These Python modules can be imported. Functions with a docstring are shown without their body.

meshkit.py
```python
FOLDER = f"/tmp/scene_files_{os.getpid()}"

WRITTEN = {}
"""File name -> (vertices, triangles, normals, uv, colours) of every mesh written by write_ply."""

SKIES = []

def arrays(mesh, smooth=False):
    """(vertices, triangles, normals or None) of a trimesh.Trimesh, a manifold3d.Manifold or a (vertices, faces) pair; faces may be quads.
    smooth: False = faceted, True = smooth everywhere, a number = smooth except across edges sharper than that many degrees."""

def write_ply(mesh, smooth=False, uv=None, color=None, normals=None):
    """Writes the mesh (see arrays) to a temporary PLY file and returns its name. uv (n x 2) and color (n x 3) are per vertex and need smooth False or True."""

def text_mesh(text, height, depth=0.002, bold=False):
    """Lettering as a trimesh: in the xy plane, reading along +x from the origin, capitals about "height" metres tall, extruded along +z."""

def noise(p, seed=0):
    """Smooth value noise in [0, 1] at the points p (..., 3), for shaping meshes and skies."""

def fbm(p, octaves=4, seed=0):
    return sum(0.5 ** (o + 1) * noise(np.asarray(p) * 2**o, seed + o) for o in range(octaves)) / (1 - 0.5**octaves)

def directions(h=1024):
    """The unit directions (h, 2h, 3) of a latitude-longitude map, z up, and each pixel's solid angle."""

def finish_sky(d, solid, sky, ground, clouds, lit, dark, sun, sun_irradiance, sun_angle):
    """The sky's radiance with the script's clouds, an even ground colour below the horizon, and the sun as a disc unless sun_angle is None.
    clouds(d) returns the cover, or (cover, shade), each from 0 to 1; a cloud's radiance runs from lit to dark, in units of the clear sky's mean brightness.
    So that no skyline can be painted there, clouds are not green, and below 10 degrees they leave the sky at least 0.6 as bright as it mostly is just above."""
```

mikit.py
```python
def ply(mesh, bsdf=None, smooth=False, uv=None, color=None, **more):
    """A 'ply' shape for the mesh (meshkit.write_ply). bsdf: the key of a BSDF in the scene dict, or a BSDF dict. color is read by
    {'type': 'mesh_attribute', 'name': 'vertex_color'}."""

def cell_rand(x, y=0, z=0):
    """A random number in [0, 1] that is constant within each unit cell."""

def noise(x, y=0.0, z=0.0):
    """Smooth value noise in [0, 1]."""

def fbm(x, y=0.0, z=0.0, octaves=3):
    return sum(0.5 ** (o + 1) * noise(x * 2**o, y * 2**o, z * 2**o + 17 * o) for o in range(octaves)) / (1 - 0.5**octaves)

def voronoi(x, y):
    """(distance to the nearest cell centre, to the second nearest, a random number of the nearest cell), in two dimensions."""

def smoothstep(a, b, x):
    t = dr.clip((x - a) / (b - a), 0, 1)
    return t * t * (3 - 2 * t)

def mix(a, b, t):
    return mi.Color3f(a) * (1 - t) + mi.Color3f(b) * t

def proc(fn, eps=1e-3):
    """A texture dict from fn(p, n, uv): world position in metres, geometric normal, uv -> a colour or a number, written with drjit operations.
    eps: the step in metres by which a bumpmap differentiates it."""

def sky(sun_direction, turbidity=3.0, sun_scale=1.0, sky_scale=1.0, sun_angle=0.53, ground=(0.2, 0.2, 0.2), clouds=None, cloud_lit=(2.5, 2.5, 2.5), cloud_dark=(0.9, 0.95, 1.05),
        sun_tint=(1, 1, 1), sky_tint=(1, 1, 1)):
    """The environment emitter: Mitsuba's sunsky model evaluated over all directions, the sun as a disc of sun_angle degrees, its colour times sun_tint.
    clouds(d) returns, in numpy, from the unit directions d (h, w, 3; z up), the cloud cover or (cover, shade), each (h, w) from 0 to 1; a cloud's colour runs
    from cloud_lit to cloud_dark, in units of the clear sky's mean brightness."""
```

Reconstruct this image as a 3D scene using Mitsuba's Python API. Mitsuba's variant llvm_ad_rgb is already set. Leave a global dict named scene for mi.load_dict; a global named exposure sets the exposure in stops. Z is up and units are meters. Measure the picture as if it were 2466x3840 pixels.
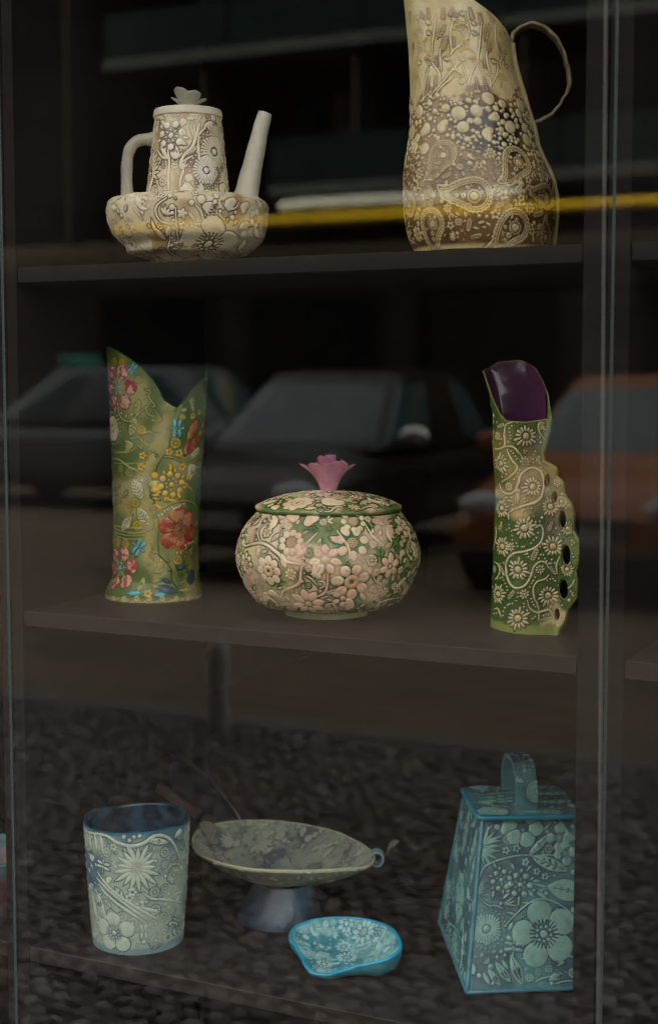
import math
import numpy as np
import trimesh
import mitsuba as mi
import drjit as dr
import mikit
import meshkit
from scipy.spatial import cKDTree
from mikit import proc, fbm, noise, mix, smoothstep

T = mi.ScalarTransform4f
PI = math.pi
scene, labels = {}, {}

# ------------------------------------------------------------------ camera, sky, exposure
CAM = np.array([0.0, -1.7018, 1.30])
YAW, PITCH = math.radians(25.832), math.radians(5.011)
FWD = np.array([-math.sin(YAW) * math.cos(PITCH), math.cos(YAW) * math.cos(PITCH), -math.sin(PITCH)])
scene['camera'] = dict(type='thinlens', fov=25.098, fov_axis='x', aperture_radius=0.0080, focus_distance=1.95,
                       near_clip=0.05, far_clip=500.0,
                       to_world=T().look_at(origin=CAM.tolist(), target=(CAM + FWD).tolist(), up=[0, 0, 1]))
SUN = (-0.85, 0.42, 0.33)                                                  # behind the shop, along the street: window and roadway lie in the shade of the shop's house
scene['daylight'] = mikit.sky(SUN, turbidity=3, sun_scale=1.0, sun_tint=(0.92, 1.0, 1.12), clouds=lambda d: np.full(d.shape[:2], 0.65), cloud_lit=(2.7, 2.5, 2.25), sky_tint=(1.06, 0.98, 0.86))
exposure = 4.12


# ------------------------------------------------------------------ helpers
def srgb(r, g, b):
    c = np.array([r, g, b], float) / 255
    return np.where(c <= 0.04045, c / 12.92, ((c + 0.055) / 1.055) ** 2.4)


def numbered(name):
    if name not in scene and name not in labels and not any(k.startswith(name + '__') for k in scene):
        return name
    k = 1
    while True:
        n = f'{name}_{k:03d}'
        if n not in scene and n not in labels and not any(q.startswith(n + '__') for q in scene):
            return n
        k += 1


def tag(key, label=None, category=None, group=None, kind=None):
    d = labels.setdefault(key, {})
    for k, v in (('label', label), ('category', category), ('group', group), ('kind', kind)):
        if v:
            d[k] = v
    return key


def thing(name, label, category, group=None):
    key = numbered(name)
    labels[key] = {}
    return tag(key, label, category, group)


def obj(name, mesh, bsdf, parent=None, smooth=30, color=None):
    key = numbered((parent + '__' if parent else '') + name)
    if color is not None and not isinstance(smooth, bool):                # split along sharp edges first, each new vertex with its old colour
        m = trimesh.graph.smooth_shade(mesh, angle=math.radians(smooth), facet_minarea=None)
        color = np.asarray(color)[cKDTree(mesh.vertices).query(m.vertices)[1]]
        mesh, smooth = m, True
    scene[key] = mikit.ply(mesh, bsdf, smooth=smooth, color=color)
    return key


def raw(name, v, f, n, c, bsdf, parent=None):
    key = numbered((parent + '__' if parent else '') + name)
    scene[key] = {'type': 'ply', 'filename': meshkit.write_ply((v, f), False, None, c, normals=n), 'face_normals': False,
                  'bsdf': {'type': 'ref', 'id': bsdf}}
    return key


def box(x0, x1, y0, y1, z0, z1, r=0.0):
    """A box, its edges chamfered by r."""
    if r <= 0:
        m = trimesh.creation.box(extents=(x1 - x0, y1 - y0, z1 - z0))
    else:
        a, b, c = (x1 - x0) / 2, (y1 - y0) / 2, (z1 - z0) / 2
        p = [(sx * (a - (k != 0) * r), sy * (b - (k != 1) * r), sz * (c - (k != 2) * r)) for sx in (-1, 1) for sy in (-1, 1) for sz in (-1, 1) for k in range(3)]
        m = trimesh.convex.convex_hull(np.array(p))
    m.apply_translation(((x0 + x1) / 2, (y0 + y1) / 2, (z0 + z1) / 2))
    return m


def join(*ms):
    return trimesh.util.concatenate(list(ms))


def gridfaces(nv, nu, flip=False):
    i, j = np.meshgrid(np.arange(nv - 1), np.arange(nu - 1), indexing='ij')
    a = (i * nu + j).ravel()
    q = np.stack([a, a + 1, a + nu + 1, a + nu], 1)
    f = np.vstack([q[:, [0, 1, 2]], q[:, [0, 2, 3]]])
    return f[:, ::-1] if flip else f


def gridnormals(P, wrap=False):
    if wrap:
        Q = np.concatenate([P[:, -2:-1], P, P[:, 1:2]], 1)
        du = np.gradient(Q, axis=1)[:, 1:-1]
    else:
        du = np.gradient(P, axis=1)
    dv = np.gradient(P, axis=0)
    n = np.cross(du, dv)
    return n / np.maximum(np.linalg.norm(n, axis=-1, keepdims=True), 1e-12)


def sheet(P):
    """A mesh from a grid of points (nv, nu, 3)."""
    P = np.asarray(P, float)
    return trimesh.Trimesh(P.reshape(-1, 3), gridfaces(*P.shape[:2]), process=False)


def tube(pts, rad, sides=14, flat=None, cap=True):
    """A tube along the points; rad a number or one per point; flat = (width factor, thickness factor) in a fixed frame."""
    p = np.asarray(pts, float)
    rad = np.broadcast_to(rad, (len(p),))
    t = np.gradient(p, axis=0)
    t /= np.linalg.norm(t, axis=1, keepdims=True)
    ref = np.array([0.31, 0.2, 0.9])
    a = np.cross(t, ref)
    for k in range(len(p)):
        v = a[k] if k == 0 else a[k - 1] - t[k] * (a[k - 1] @ t[k])
        a[k] = v / np.linalg.norm(v)
    b = np.cross(t, a)
    g = np.linspace(0, 2 * PI, sides + 1)
    P = p[:, None] + rad[:, None, None] * (np.cos(g)[None, :, None] * a[:, None] + np.sin(g)[None, :, None] * b[:, None])
    if cap:
        P = np.concatenate([np.repeat(p[:1, None], sides + 1, 1), P, np.repeat(p[-1:, None], sides + 1, 1)], 0)
    return trimesh.Trimesh(P.reshape(-1, 3), gridfaces(*P.shape[:2], flip=True), process=False)


def curve(pts, n=40):
    """Catmull-Rom through the points."""
    p = np.asarray(pts, float)
    p = np.vstack([2 * p[0] - p[1], p, 2 * p[-1] - p[-2]])
    m = len(p) - 3
    s = np.linspace(0, m - 1e-9, n)
    i = s.astype(int)
    t = (s - i)[:, None]
    a, b, c, d = p[i], p[i + 1], p[i + 2], p[i + 3]
    return 0.5 * (2 * b + (c - a) * t + (2 * a - 5 * b + 4 * c - d) * t ** 2 + (3 * b - a - 3 * c + d) * t ** 3)


def step(a, b, x):
    t = np.clip((x - a) / (b - a), 0, 1)
    return t * t * (3 - 2 * t)


def blend(a, b, t):
    return np.asarray(a) * (1 - t[..., None]) + np.asarray(b) * t[..., None]


def place(P, origin, yaw):
    c, s = math.cos(yaw), math.sin(yaw)
    return np.asarray(P) @ np.array([[c, s, 0], [-s, c, 0], [0, 0, 1]]) + np.asarray(origin)


def placed(mesh, origin, yaw):
    m = mesh.copy()
    m.vertices = place(m.vertices, origin, yaw)
    return m


# ------------------------------------------------------------------ the shop window: shelf units, glass, cord
ZT, ZM, ZB = 1.4616, 0.9725, 0.4748
TH = 0.022


def laminate(c0, c1, rough=0.5, spec=0.25):
    return {'type': 'principled', 'roughness': rough, 'specular': spec,
            'base_color': proc(lambda p, n, uv: mix(c0, c1, fbm(p.x * 9, p.y * 9, p.z * 30, 3)) * (0.85 + 0.3 * noise(p.x * 700, p.y * 700, p.z * 700))
                                * (1 + 0.5 * smoothstep(0.985, 1.0, 1 - dr.abs(noise(p.x * 14 + p.y * 5, p.y * 60 - p.x * 9, p.z * 40) - 0.5)) * noise(p.x * 31, p.y * 31, 3.0)))}


scene['shelf_brown'] = laminate((0.016, 0.0120, 0.0102), (0.026, 0.020, 0.0172))
scene['shelf_dark'] = laminate((0.0095, 0.0080, 0.0075), (0.0155, 0.0132, 0.0122), 0.65, 0.08)
scene['shelf_brown_shaded'] = laminate((0.009, 0.0074, 0.0068), (0.015, 0.0122, 0.0112), 0.6, 0.12)  # same brown board, its colour darkened to stand in for the dimmer top shelf
DEPTH = 0.52


def shelf_unit(label, x0, x1, w0, w1):
    t = thing('shelf_unit', label, 'shelf', 'dark shelf units side by side in the shop window')
    for z, m in ((ZT, 'shelf_brown_shaded'), (ZM, 'shelf_brown'), (ZB, 'shelf_brown')):
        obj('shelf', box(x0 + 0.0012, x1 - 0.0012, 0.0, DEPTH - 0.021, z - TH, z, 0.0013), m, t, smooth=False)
    obj('top', box(x0 - w0, x1 + w1, -0.002, DEPTH, 2.02, 2.05, 0.001), 'shelf_dark', t, smooth=False)
    obj('plinth', box(x0 + 0.001, x1 - 0.001, 0.004, DEPTH - 0.021, 0.0, 0.09, 0.001), 'shelf_dark', t, smooth=False)
    for a, b in ((x0 - w0, x0), (x1, x1 + w1)):
        obj('side_panel', box(a, b, -0.001, DEPTH, 0.0, 2.02, 0.0009), 'shelf_dark', t, smooth=False)
    return t


shelf_unit('dark brown shelf unit in the middle, holding all the whole ceramics', -1.3128, -0.4934, 0.0185, 0.0268)
shelf_unit('dark brown shelf unit cut by the left border, a pink bowl on it', -2.1700, -1.3510, 0.0185, 0.0185)
shelf_unit('dark brown shelf unit cut by the right border, beyond the grey cord', -0.4379, 0.3810, 0.0272, 0.0185)

scene['window_glass'] = {'type': 'thindielectric', 'int_ior': 1.52}
scene['glass_edge'] = {'type': 'principled', 'roughness': 0.25, 'specular': 0.5,
                       'base_color': {'type': 'rgb', 'value': [0.07, 0.10, 0.10]}}
YG = -0.05
E0, E1 = -1.2985, -0.4445
for label, x0, x1 in (('middle pane of the shop window glass, in front of the whole ceramics', E0 + 0.0012, E1 - 0.0012),
                      ('pane of the shop window glass at the left border', -2.30, E0 - 0.0012),
                      ('pane of the shop window glass at the right border, beyond the cord', E1 + 0.0012, 0.70)):
    t = thing('window_pane', label, 'window', 'panes of the shop window')
    gx, gz = np.meshgrid(np.linspace(x0, x1, 36), np.linspace(0.12, 2.25, 90))
    wave = (meshkit.noise(np.stack([gx * 3.1, gz * 2.3, 0 * gx + 4], -1), 3) - 0.5) * 0.00008                # drawn glass is never quite flat
    obj('glass', sheet(np.stack([gx, YG + wave, gz], -1)), 'window_glass', t, smooth=True)
    for a in (x0, x1):
        s = -1 if a == x0 else 1
        obj('polished_edge', box(min(a, a + s * 0.0006), max(a, a + s * 0.0006), YG - 0.0015, YG + 0.0015, 0.12, 2.25), 'glass_edge', t, smooth=False)

# the grey twisted cord that hangs in front of the post
zc = np.linspace(0.15, 2.2, 1900)
xc = -0.4585 + (zc - 1.0) * -0.0088
g = np.linspace(0, 2 * PI, 15)
A, Z2 = np.meshgrid(g, zc)
rr = 0.00215 + 0.00042 * np.abs(np.sin((A * 3 + Z2 * 2 * PI / 0.0072) / 2))
m = sheet(np.stack([np.repeat(xc[:, None], 15, 1) + rr * np.sin(A), -0.024 - rr * np.cos(A), Z2], -1))
scene['cord_grey'] = {'type': 'principled', 'roughness': 0.8, 'base_color': proc(lambda p, n, uv: mix((0.040, 0.040, 0.037), (0.085, 0.085, 0.078), fbm(p.x * 900, p.y * 900, p.z * 300, 2)))}
tag(obj('cord', m, 'cord_grey', smooth=True), 'grey twisted cord hanging straight down in front of the right post', 'cord')

# ------------------------------------------------------------------ the shop's own front round the window (it keeps the light out of the room)
scene['stone_dark'] = {'type': 'principled', 'roughness': 0.7, 'base_color': proc(lambda p, n, uv: mix((0.10, 0.09, 0.08), (0.17, 0.155, 0.14), fbm(p.x * 5, p.y * 5, p.z * 5, 4)))}
scene['plaster'] = {'type': 'principled', 'roughness': 0.9, 'base_color': proc(lambda p, n, uv: mix((0.26, 0.24, 0.22), (0.34, 0.32, 0.29), fbm(p.x * 2, p.y * 2, p.z * 2, 3)))}
scene['floor_wood'] = {'type': 'principled', 'roughness': 0.5, 'base_color': proc(lambda p, n, uv: mix((0.10, 0.065, 0.04), (0.16, 0.11, 0.07), fbm(p.x * 3, p.y * 30, 0.0, 3)))}
t = thing('shop_front', 'dark stone shop front round the display window', 'building')
obj('sill', box(-2.30, 0.70, -0.16, 0.02, 0.0, 0.12, 0.01), 'stone_dark', t, smooth=False)
obj('pier', box(-3.1, -2.303, -0.16, 0.62, 0.0, 3.0, 0.01), 'stone_dark', t, smooth=False)
obj('pier', box(0.703, 1.5, -0.16, 0.62, 0.0, 3.0, 0.01), 'stone_dark', t, smooth=False)
obj('lintel', box(-2.30, 0.70, -0.16, 0.62, 2.252, 3.0, 0.01), 'stone_dark', t, smooth=False)
obj('upper_wall', box(-75, 25, -0.10, 9.0, 3.003, 16.6), 'stone_dark', t, smooth=False)  # unseen storeys, height and length set so that they shade the street
obj('side_wall', box(-75, -3.103, -0.10, 9.0, 0.0, 3.0), 'stone_dark', t, smooth=False)
obj('side_wall', box(1.503, 25, -0.10, 9.0, 0.0, 3.0), 'stone_dark', t, smooth=False)
obj('room_wall', box(-3.10, 1.50, 6.0, 6.2, 0.0, 3.0), 'plaster', t, smooth=False)
obj('room_floor', box(-3.10, 1.50, 0.60, 6.0, -0.004, 0.012), 'floor_wood', t, smooth=False)

# ------------------------------------------------------------------ the street that the glass mirrors
rs = np.random.default_rng(5)
scene['asphalt'] = {'type': 'principled', 'roughness': 0.8, 'specular': 0.2,
                    'base_color': proc(lambda p, n, uv: mix((0.160, 0.126, 0.092), (0.235, 0.186, 0.136), fbm(p.x * 1.3, p.y * 3.0, 0.0, 4)) * (0.75 + 0.5 * noise(p.x * 60, p.y * 60)))}
scene['bedding'] = {'type': 'principled', 'roughness': 0.95, 'base_color': {'type': 'rgb', 'value': [0.125, 0.108, 0.094]}}
q = np.array([[[-200, -200, -0.104], [200, -200, -0.104]], [[-200, 200, -0.104], [200, 200, -0.104]]])
tag(obj('road', sheet(q), 'asphalt', smooth=False), kind='structure')
pv = tag(obj('pavement', box(-40, 20, -3.36, 9.0, -0.108, -0.006), 'bedding', smooth=False), kind='structure')
for k, c in enumerate(((0.105, 0.090, 0.079), (0.150, 0.130, 0.115), (0.210, 0.183, 0.163), (0.30, 0.263, 0.235))):
    scene[f'cobble_{k}'] = {'type': 'principled', 'roughness': 0.6, 'base_color': proc(lambda p, n, uv, c=c: mi.Color3f(c) * (0.7 + 0.6 * fbm(p.x * 40, p.y * 40, 0.0, 3)))}
bins = [[], [], [], []]
D = 0.056
for j in range(61):
    for i in range(88):
        x = -4.75 + (i + 0.5 * (j % 2) + rs.uniform(-0.30, 0.30)) * D
        y = -0.30 - (j + rs.uniform(-0.26, 0.26)) * D * 0.86
        if y < -3.2:
            continue
        n = int(rs.integers(5, 8))
        a = np.sort(rs.uniform(0, 2 * PI, n) * 0.25 + np.arange(n) * 2 * PI / n)
        r = D * rs.uniform(0.42, 0.50, n) * rs.uniform(0.86, 1.22)
        h = rs.uniform(0.0, 0.004)
        lo = np.stack([x + r * np.cos(a), y + r * np.sin(a), np.full(n, -0.02)], 1)
        up = np.stack([x + r * 0.93 * np.cos(a), y + r * 0.93 * np.sin(a), np.full(n, h)], 1)
        tp_ = np.stack([x + r * 0.6 * np.cos(a), y + r * 0.6 * np.sin(a), np.full(n, h + 0.006)], 1)
        v = np.vstack([lo, up, tp_, [[x, y, h + 0.0075]]])
        f = []
        for e in range(n):
            e2 = (e + 1) % n
            f += [[e, e2, n + e2], [e, n + e2, n + e], [n + e, n + e2, 2 * n + e2], [n + e, 2 * n + e2, 2 * n + e], [2 * n + e, 2 * n + e2, 3 * n]]
        tone_ = 0.62 * float(meshkit.fbm(np.array([x * 2.2, y * 2.2, 0.5]), 3, 4)) + 0.55 * rs.random() - 0.08
        bins[int(np.clip(tone_ * 4.4 - 0.3, 0, 3))].append((v, np.array(f)))
for k, b in enumerate(bins):
    o, V_, F_ = 0, [], []
    for v, f in b:
        V_.append(v)
        F_.append(f + o)
        o += len(v)
    key = obj('cobbles', trimesh.Trimesh(np.vstack(V_), np.vstack(F_), process=False), f'cobble_{k}', 'pavement', smooth=50)
    labels[key] = {'kind': 'stuff'}
kb = [box(-14 + k * 1.0 + 0.004, -13 + k * 1.0 - 0.004, -3.38, -3.25, -0.11, 0.003, 0.008) for k in range(20)]
for m in kb:
    obj('kerb_stone', m, 'cobble_1', 'pavement', smooth=False)

scene['pale_stone'] = {'type': 'principled', 'roughness': 0.7, 'base_color': proc(lambda p, n, uv: mix((0.42, 0.40, 0.40), (0.52, 0.50, 0.50), fbm(p.x * 12, p.y * 12, p.z * 12, 4)))}
a = np.linspace(0, 2 * PI, 25)
pr = np.array([(0.040, 0.0), (0.038, 0.28), (0.033, 0.315), (0.020, 0.335), (0.0, 0.342)])
m = sheet(np.stack([-2.74 + pr[:, :1] * np.sin(a), -3.12 - pr[:, :1] * np.cos(a), np.repeat(pr[:, 1:], 25, 1)], -1))
tag(obj('bollard', m, 'pale_stone', smooth=50), 'low pale stone bollard at the kerb, mirrored in the glass', 'bollard')
far = tag(obj('pavement', box(-60, 40, -30, -15.4, -0.108, 0.02), 'stone_dark', smooth=False), kind='structure')


# cars
def paint(c, flake=0.0):
    return {'type': 'principled', 'base_color': {'type': 'rgb', 'value': list(map(float, c))}, 'metallic': flake, 'roughness': 0.30, 'specular': 0.5, 'clearcoat': 1.0, 'clearcoat_gloss': 0.985}


scene['car_glass'] = {'type': 'principled', 'base_color': {'type': 'rgb', 'value': [0.06, 0.125, 0.13]}, 'roughness': 0.08, 'specular': 0.9}
scene['rubber'] = {'type': 'principled', 'base_color': {'type': 'rgb', 'value': [0.015, 0.015, 0.015]}, 'roughness': 0.8}
scene['chrome'] = {'type': 'roughconductor', 'material': 'Al', 'alpha': 0.08}
scene['lamp_glass'] = {'type': 'principled', 'base_color': {'type': 'rgb', 'value': [0.55, 0.62, 0.63]}, 'roughness': 0.08, 'specular': 0.9}
scene['black_plastic'] = {'type': 'principled', 'base_color': {'type': 'rgb', 'value': [0.02, 0.02, 0.021]}, 'roughness': 0.5}


def loft(st, n=40, power=3.2):
    """Closed sections along x: (x, z0, z1, half width at the bottom, half width at the top)."""
    a = np.linspace(0, 2 * PI, n + 1)
    ca, sa = np.cos(a), np.sin(a)
    u, v = np.sign(ca) * np.abs(ca) ** (2 / power), np.sign(sa) * np.abs(sa) ** (2 / power)
    S = []
    xs = np.array(st, float)
    from scipy.interpolate import PchipInterpolator
    k = np.linspace(xs[0, 0], xs[-1, 0], 70)
    k = np.unique(np.r_[k, xs[:, 0]])
    P = np.stack([PchipInterpolator(xs[:, 0], xs[:, c])(k) for c in range(1, 5)], 1)
    for x, (z0, z1, wb, wt) in zip(k, P):
        zc_, hz = (z0 + z1) / 2, (z1 - z0) / 2
        w = wb + (wt - wb) * (v + 1) / 2
        S.append(np.stack([np.full(n + 1, x), w * u, zc_ + hz * v], 1))
    S = [np.repeat(S[0].mean(0)[None], n + 1, 0)] + S + [np.repeat(S[-1].mean(0)[None], n + 1, 0)]
    return sheet(np.stack(S, 0))


def car(name, label, loc, heading, body, H, L=4.35, sign=None, belt=0.95, group='cars mirrored in the window glass'):
    t = thing(name, label, 'car', group)
    M = trimesh.transformations.rotation_matrix(heading, (0, 0, 1))
    M[:3, 3] = (loc[0], loc[1], -0.104)

    def add(part, mesh, mat, parent=t, smooth=35):
        mesh = mesh.copy()
        mesh.apply_transform(M)
        return obj(part, mesh, mat, parent, smooth=smooth)

    h = L / 2
    add('body', loft([(-h, 0.42, belt - 0.12, 0.70, 0.66), (-h + 0.12, 0.30, belt, 0.83, 0.80), (-h + 0.8, 0.22, belt + 0.02, 0.90, 0.86), (0.4, 0.20, belt, 0.91, 0.87), (h - 1.15, 0.20, belt - 0.01, 0.90, 0.85), (h - 0.45, 0.21, belt - 0.12, 0.89, 0.82), (h - 0.12, 0.25, belt - 0.24, 0.84, 0.76), (h, 0.36, belt - 0.34, 0.72, 0.66)]), body)
    c0, c1 = -h + 0.35, h - 1.05                                       # the cabin's ends at the belt
    r0, r1 = -h + 0.85, h - 1.85                                       # and at the roof

    def cab(s, v, o=0.0):
        """The cabin's skin: s 0..1 round from the left front corner over the windscreen to the right and on to the back; v 0 belt .. 1 roof."""
        xf, xb, w = c1 + (r1 - c1) * v + o, c0 + (r0 - c0) * v - o, 0.80 + (0.60 - 0.80) * v ** 1.3 + o
        xm, hx = (xf + xb) / 2, (xf - xb) / 2
        a_ = s * 2 * PI
        ca, sa = np.cos(a_), np.sin(a_)
        return np.stack([xm + hx * np.sign(ca) * np.abs(ca) ** 0.36, w * np.sign(sa) * np.abs(sa) ** 0.36, belt - 0.04 + (H - 0.05 - belt + 0.04) * v], -1)

    s_, v_ = np.meshgrid(np.linspace(0, 1, 121), np.linspace(0, 1, 14))
    C = cab(s_, v_)
    top = C[-1]
    ctr = top.mean(0)
    cap_ = [ctr + (top - ctr) * q + [0, 0, dz] for q, dz in ((0.97, 0.025), (0.85, 0.042), (0.5, 0.05), (0.0, 0.052))]
    add('cabin', sheet(np.concatenate([C, np.array(cap_)], 0)), body)
    for part, s0, s1 in (('windscreen', -0.112, 0.112), ('side_window', 0.148, 0.245), ('side_window', 0.255, 0.352), ('side_window', 0.648, 0.745), ('side_window', 0.755, 0.852), ('rear_window', 0.388, 0.612)):
        s_, v_ = np.meshgrid(np.linspace(s0, s1, 30), np.linspace(0.10, 0.90, 10))
        add(part, sheet(cab(s_, v_, 0.006)), 'car_glass')
    for x in (h - 0.85, -h + 0.80):
        for y in (-0.82, 0.82):
            m = trimesh.creation.cylinder(radius=0.32, height=0.20, sections=32)
            m.apply_transform(trimesh.transformations.rotation_matrix(PI / 2, (1, 0, 0)))
            m.apply_translation((x, y, 0.32))
            w = add('wheel', m, 'rubber', smooth=35)
            m = trimesh.creation.cylinder(radius=0.21, height=0.215, sections=24)
            m.apply_transform(trimesh.transformations.rotation_matrix(PI / 2, (1, 0, 0)))
            m.apply_translation((x, y, 0.32))
            add('rim', m, 'chrome', w)
    for y in (-0.60, 0.60):
        m = trimesh.creation.icosphere(3)
        m.apply_scale((0.13, 0.17, 0.085))
        m.apply_translation((h - 0.13, y, belt - 0.30))
        add('headlight', m, 'lamp_glass', smooth=True)
        m = trimesh.creation.icosphere(3)
        m.apply_scale((0.07, 0.12, 0.08))
        m.apply_translation((c1 - 0.30, y / 0.6 * 0.98, belt + 0.06))
        add('mirror', m, body if y > 0 else 'chrome', smooth=True)
    add('grille', box(h - 0.10, h + 0.012, -0.38, 0.38, 0.44, 0.58, 0.02), 'black_plastic', smooth=False)
    add('bumper', box(h - 0.25, h + 0.03, -0.74, 0.74, 0.26, 0.38, 0.04), 'black_plastic', smooth=False)
    add('number_plate', box(h + 0.020, h + 0.032, -0.26, 0.26, 0.40, 0.51, 0.002), 'pale_stone', smooth=False)
    if sign:
        add('roof_sign', box(r1 - 0.15, r1 + 0.07, -0.28, 0.28, H + 0.0, H + 0.13, 0.02), sign, smooth=False)
    return t


scene['paint_black'] = paint((0.012, 0.012, 0.014))
scene['paint_grey'] = paint((0.15, 0.18, 0.195), 0.15)
scene['paint_orange'] = paint((0.38, 0.115, 0.014), 0.0)
scene['sign_green'] = {'type': 'principled', 'base_color': {'type': 'rgb', 'value': [0.10, 0.42, 0.33]}, 'roughness': 0.4}
car('taxi', 'dark grey taxi with a green roof sign, mirrored behind the green vase', (-9.75, -12.65), PI, 'paint_grey', 1.58, 4.5, 'sign_green', 1.02)
car('black_car', 'black car facing the shop, mirrored above the lidded pot', (-5.22, -9.42), PI / 2, 'paint_black', 1.50, 4.3, None, 0.94)
car('orange_car', 'orange brown car facing the shop, mirrored beside the slim jug', (-2.62, -9.30), PI / 2, 'paint_orange', 1.46, 4.2, None, 0.92)

# the building across the street
for nm, c in (('wall_dark', (0.066, 0.060, 0.057)), ('railing_shaded_teal', (0.008, 0.020, 0.025)), ('slab_pale', (0.060, 0.080, 0.086)), ('curtain_grey', (0.20, 0.20, 0.23)), ('pane_dark', (0.010, 0.012, 0.014)), ('awning_white', (0.66, 0.78, 0.82)), ('awning_yellow', (0.66, 0.47, 0.012))):  # teal parapets coloured near black in place of shade, with a glassy finish
    scene[nm] = {'type': 'principled', 'roughness': 0.12 if nm in ('pane_dark', 'railing_shaded_teal') else 0.8, 'specular': 0.4 if nm.startswith(('awn', 'pane', 'rail')) else 0.05, 'base_color': proc(lambda p, n, uv, c=c: mi.Color3f(c) * (0.8 + 0.4 * fbm(p.x * 3, p.y * 3, p.z * 3, 3)))}
b = thing('apartment_building', 'dark apartment building with teal balconies across the street, mirrored in the upper glass', 'building')
obj('wall', box(-30, 16, -26, -18.3, 0.0, 7.6), 'wall_dark', b, smooth=False)
obj('roof_slab', box(-30, 16, -18.298, -16.95, 7.35, 7.60, 0.01), 'slab_pale', b, smooth=False)
for i in range(12):
    x = -20.7 + 2.4 * i
    obj('partition', box(x, x + 0.03, -18.298, -17.16, 3.403, 7.347), 'wall_dark', b, smooth=False)  # fins added between the balconies to shade the recessed wall
obj('ground_floor', box(-30, 16, -18.297, -17.25, 0.0, 3.40), 'wall_dark', b, smooth=False)
for z0, xa, xb in ((3.90, -9.95, 6.0), (5.88, -12.7, 6.0)):
    k = obj('balcony', box(xa, xb, -18.298, -17.0, z0, z0 + 0.15, 0.01), 'slab_pale', b, smooth=False)
    for i in range(int((xb - xa) / 2.1)):
        obj('glass_railing', box(xa + 0.02 + i * 2.1, xa + 0.02 + i * 2.1 + 2.05, -17.10, -17.02, z0 + 0.153, z0 + 0.80, 0.01), 'railing_shaded_teal', k, smooth=False)
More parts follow.
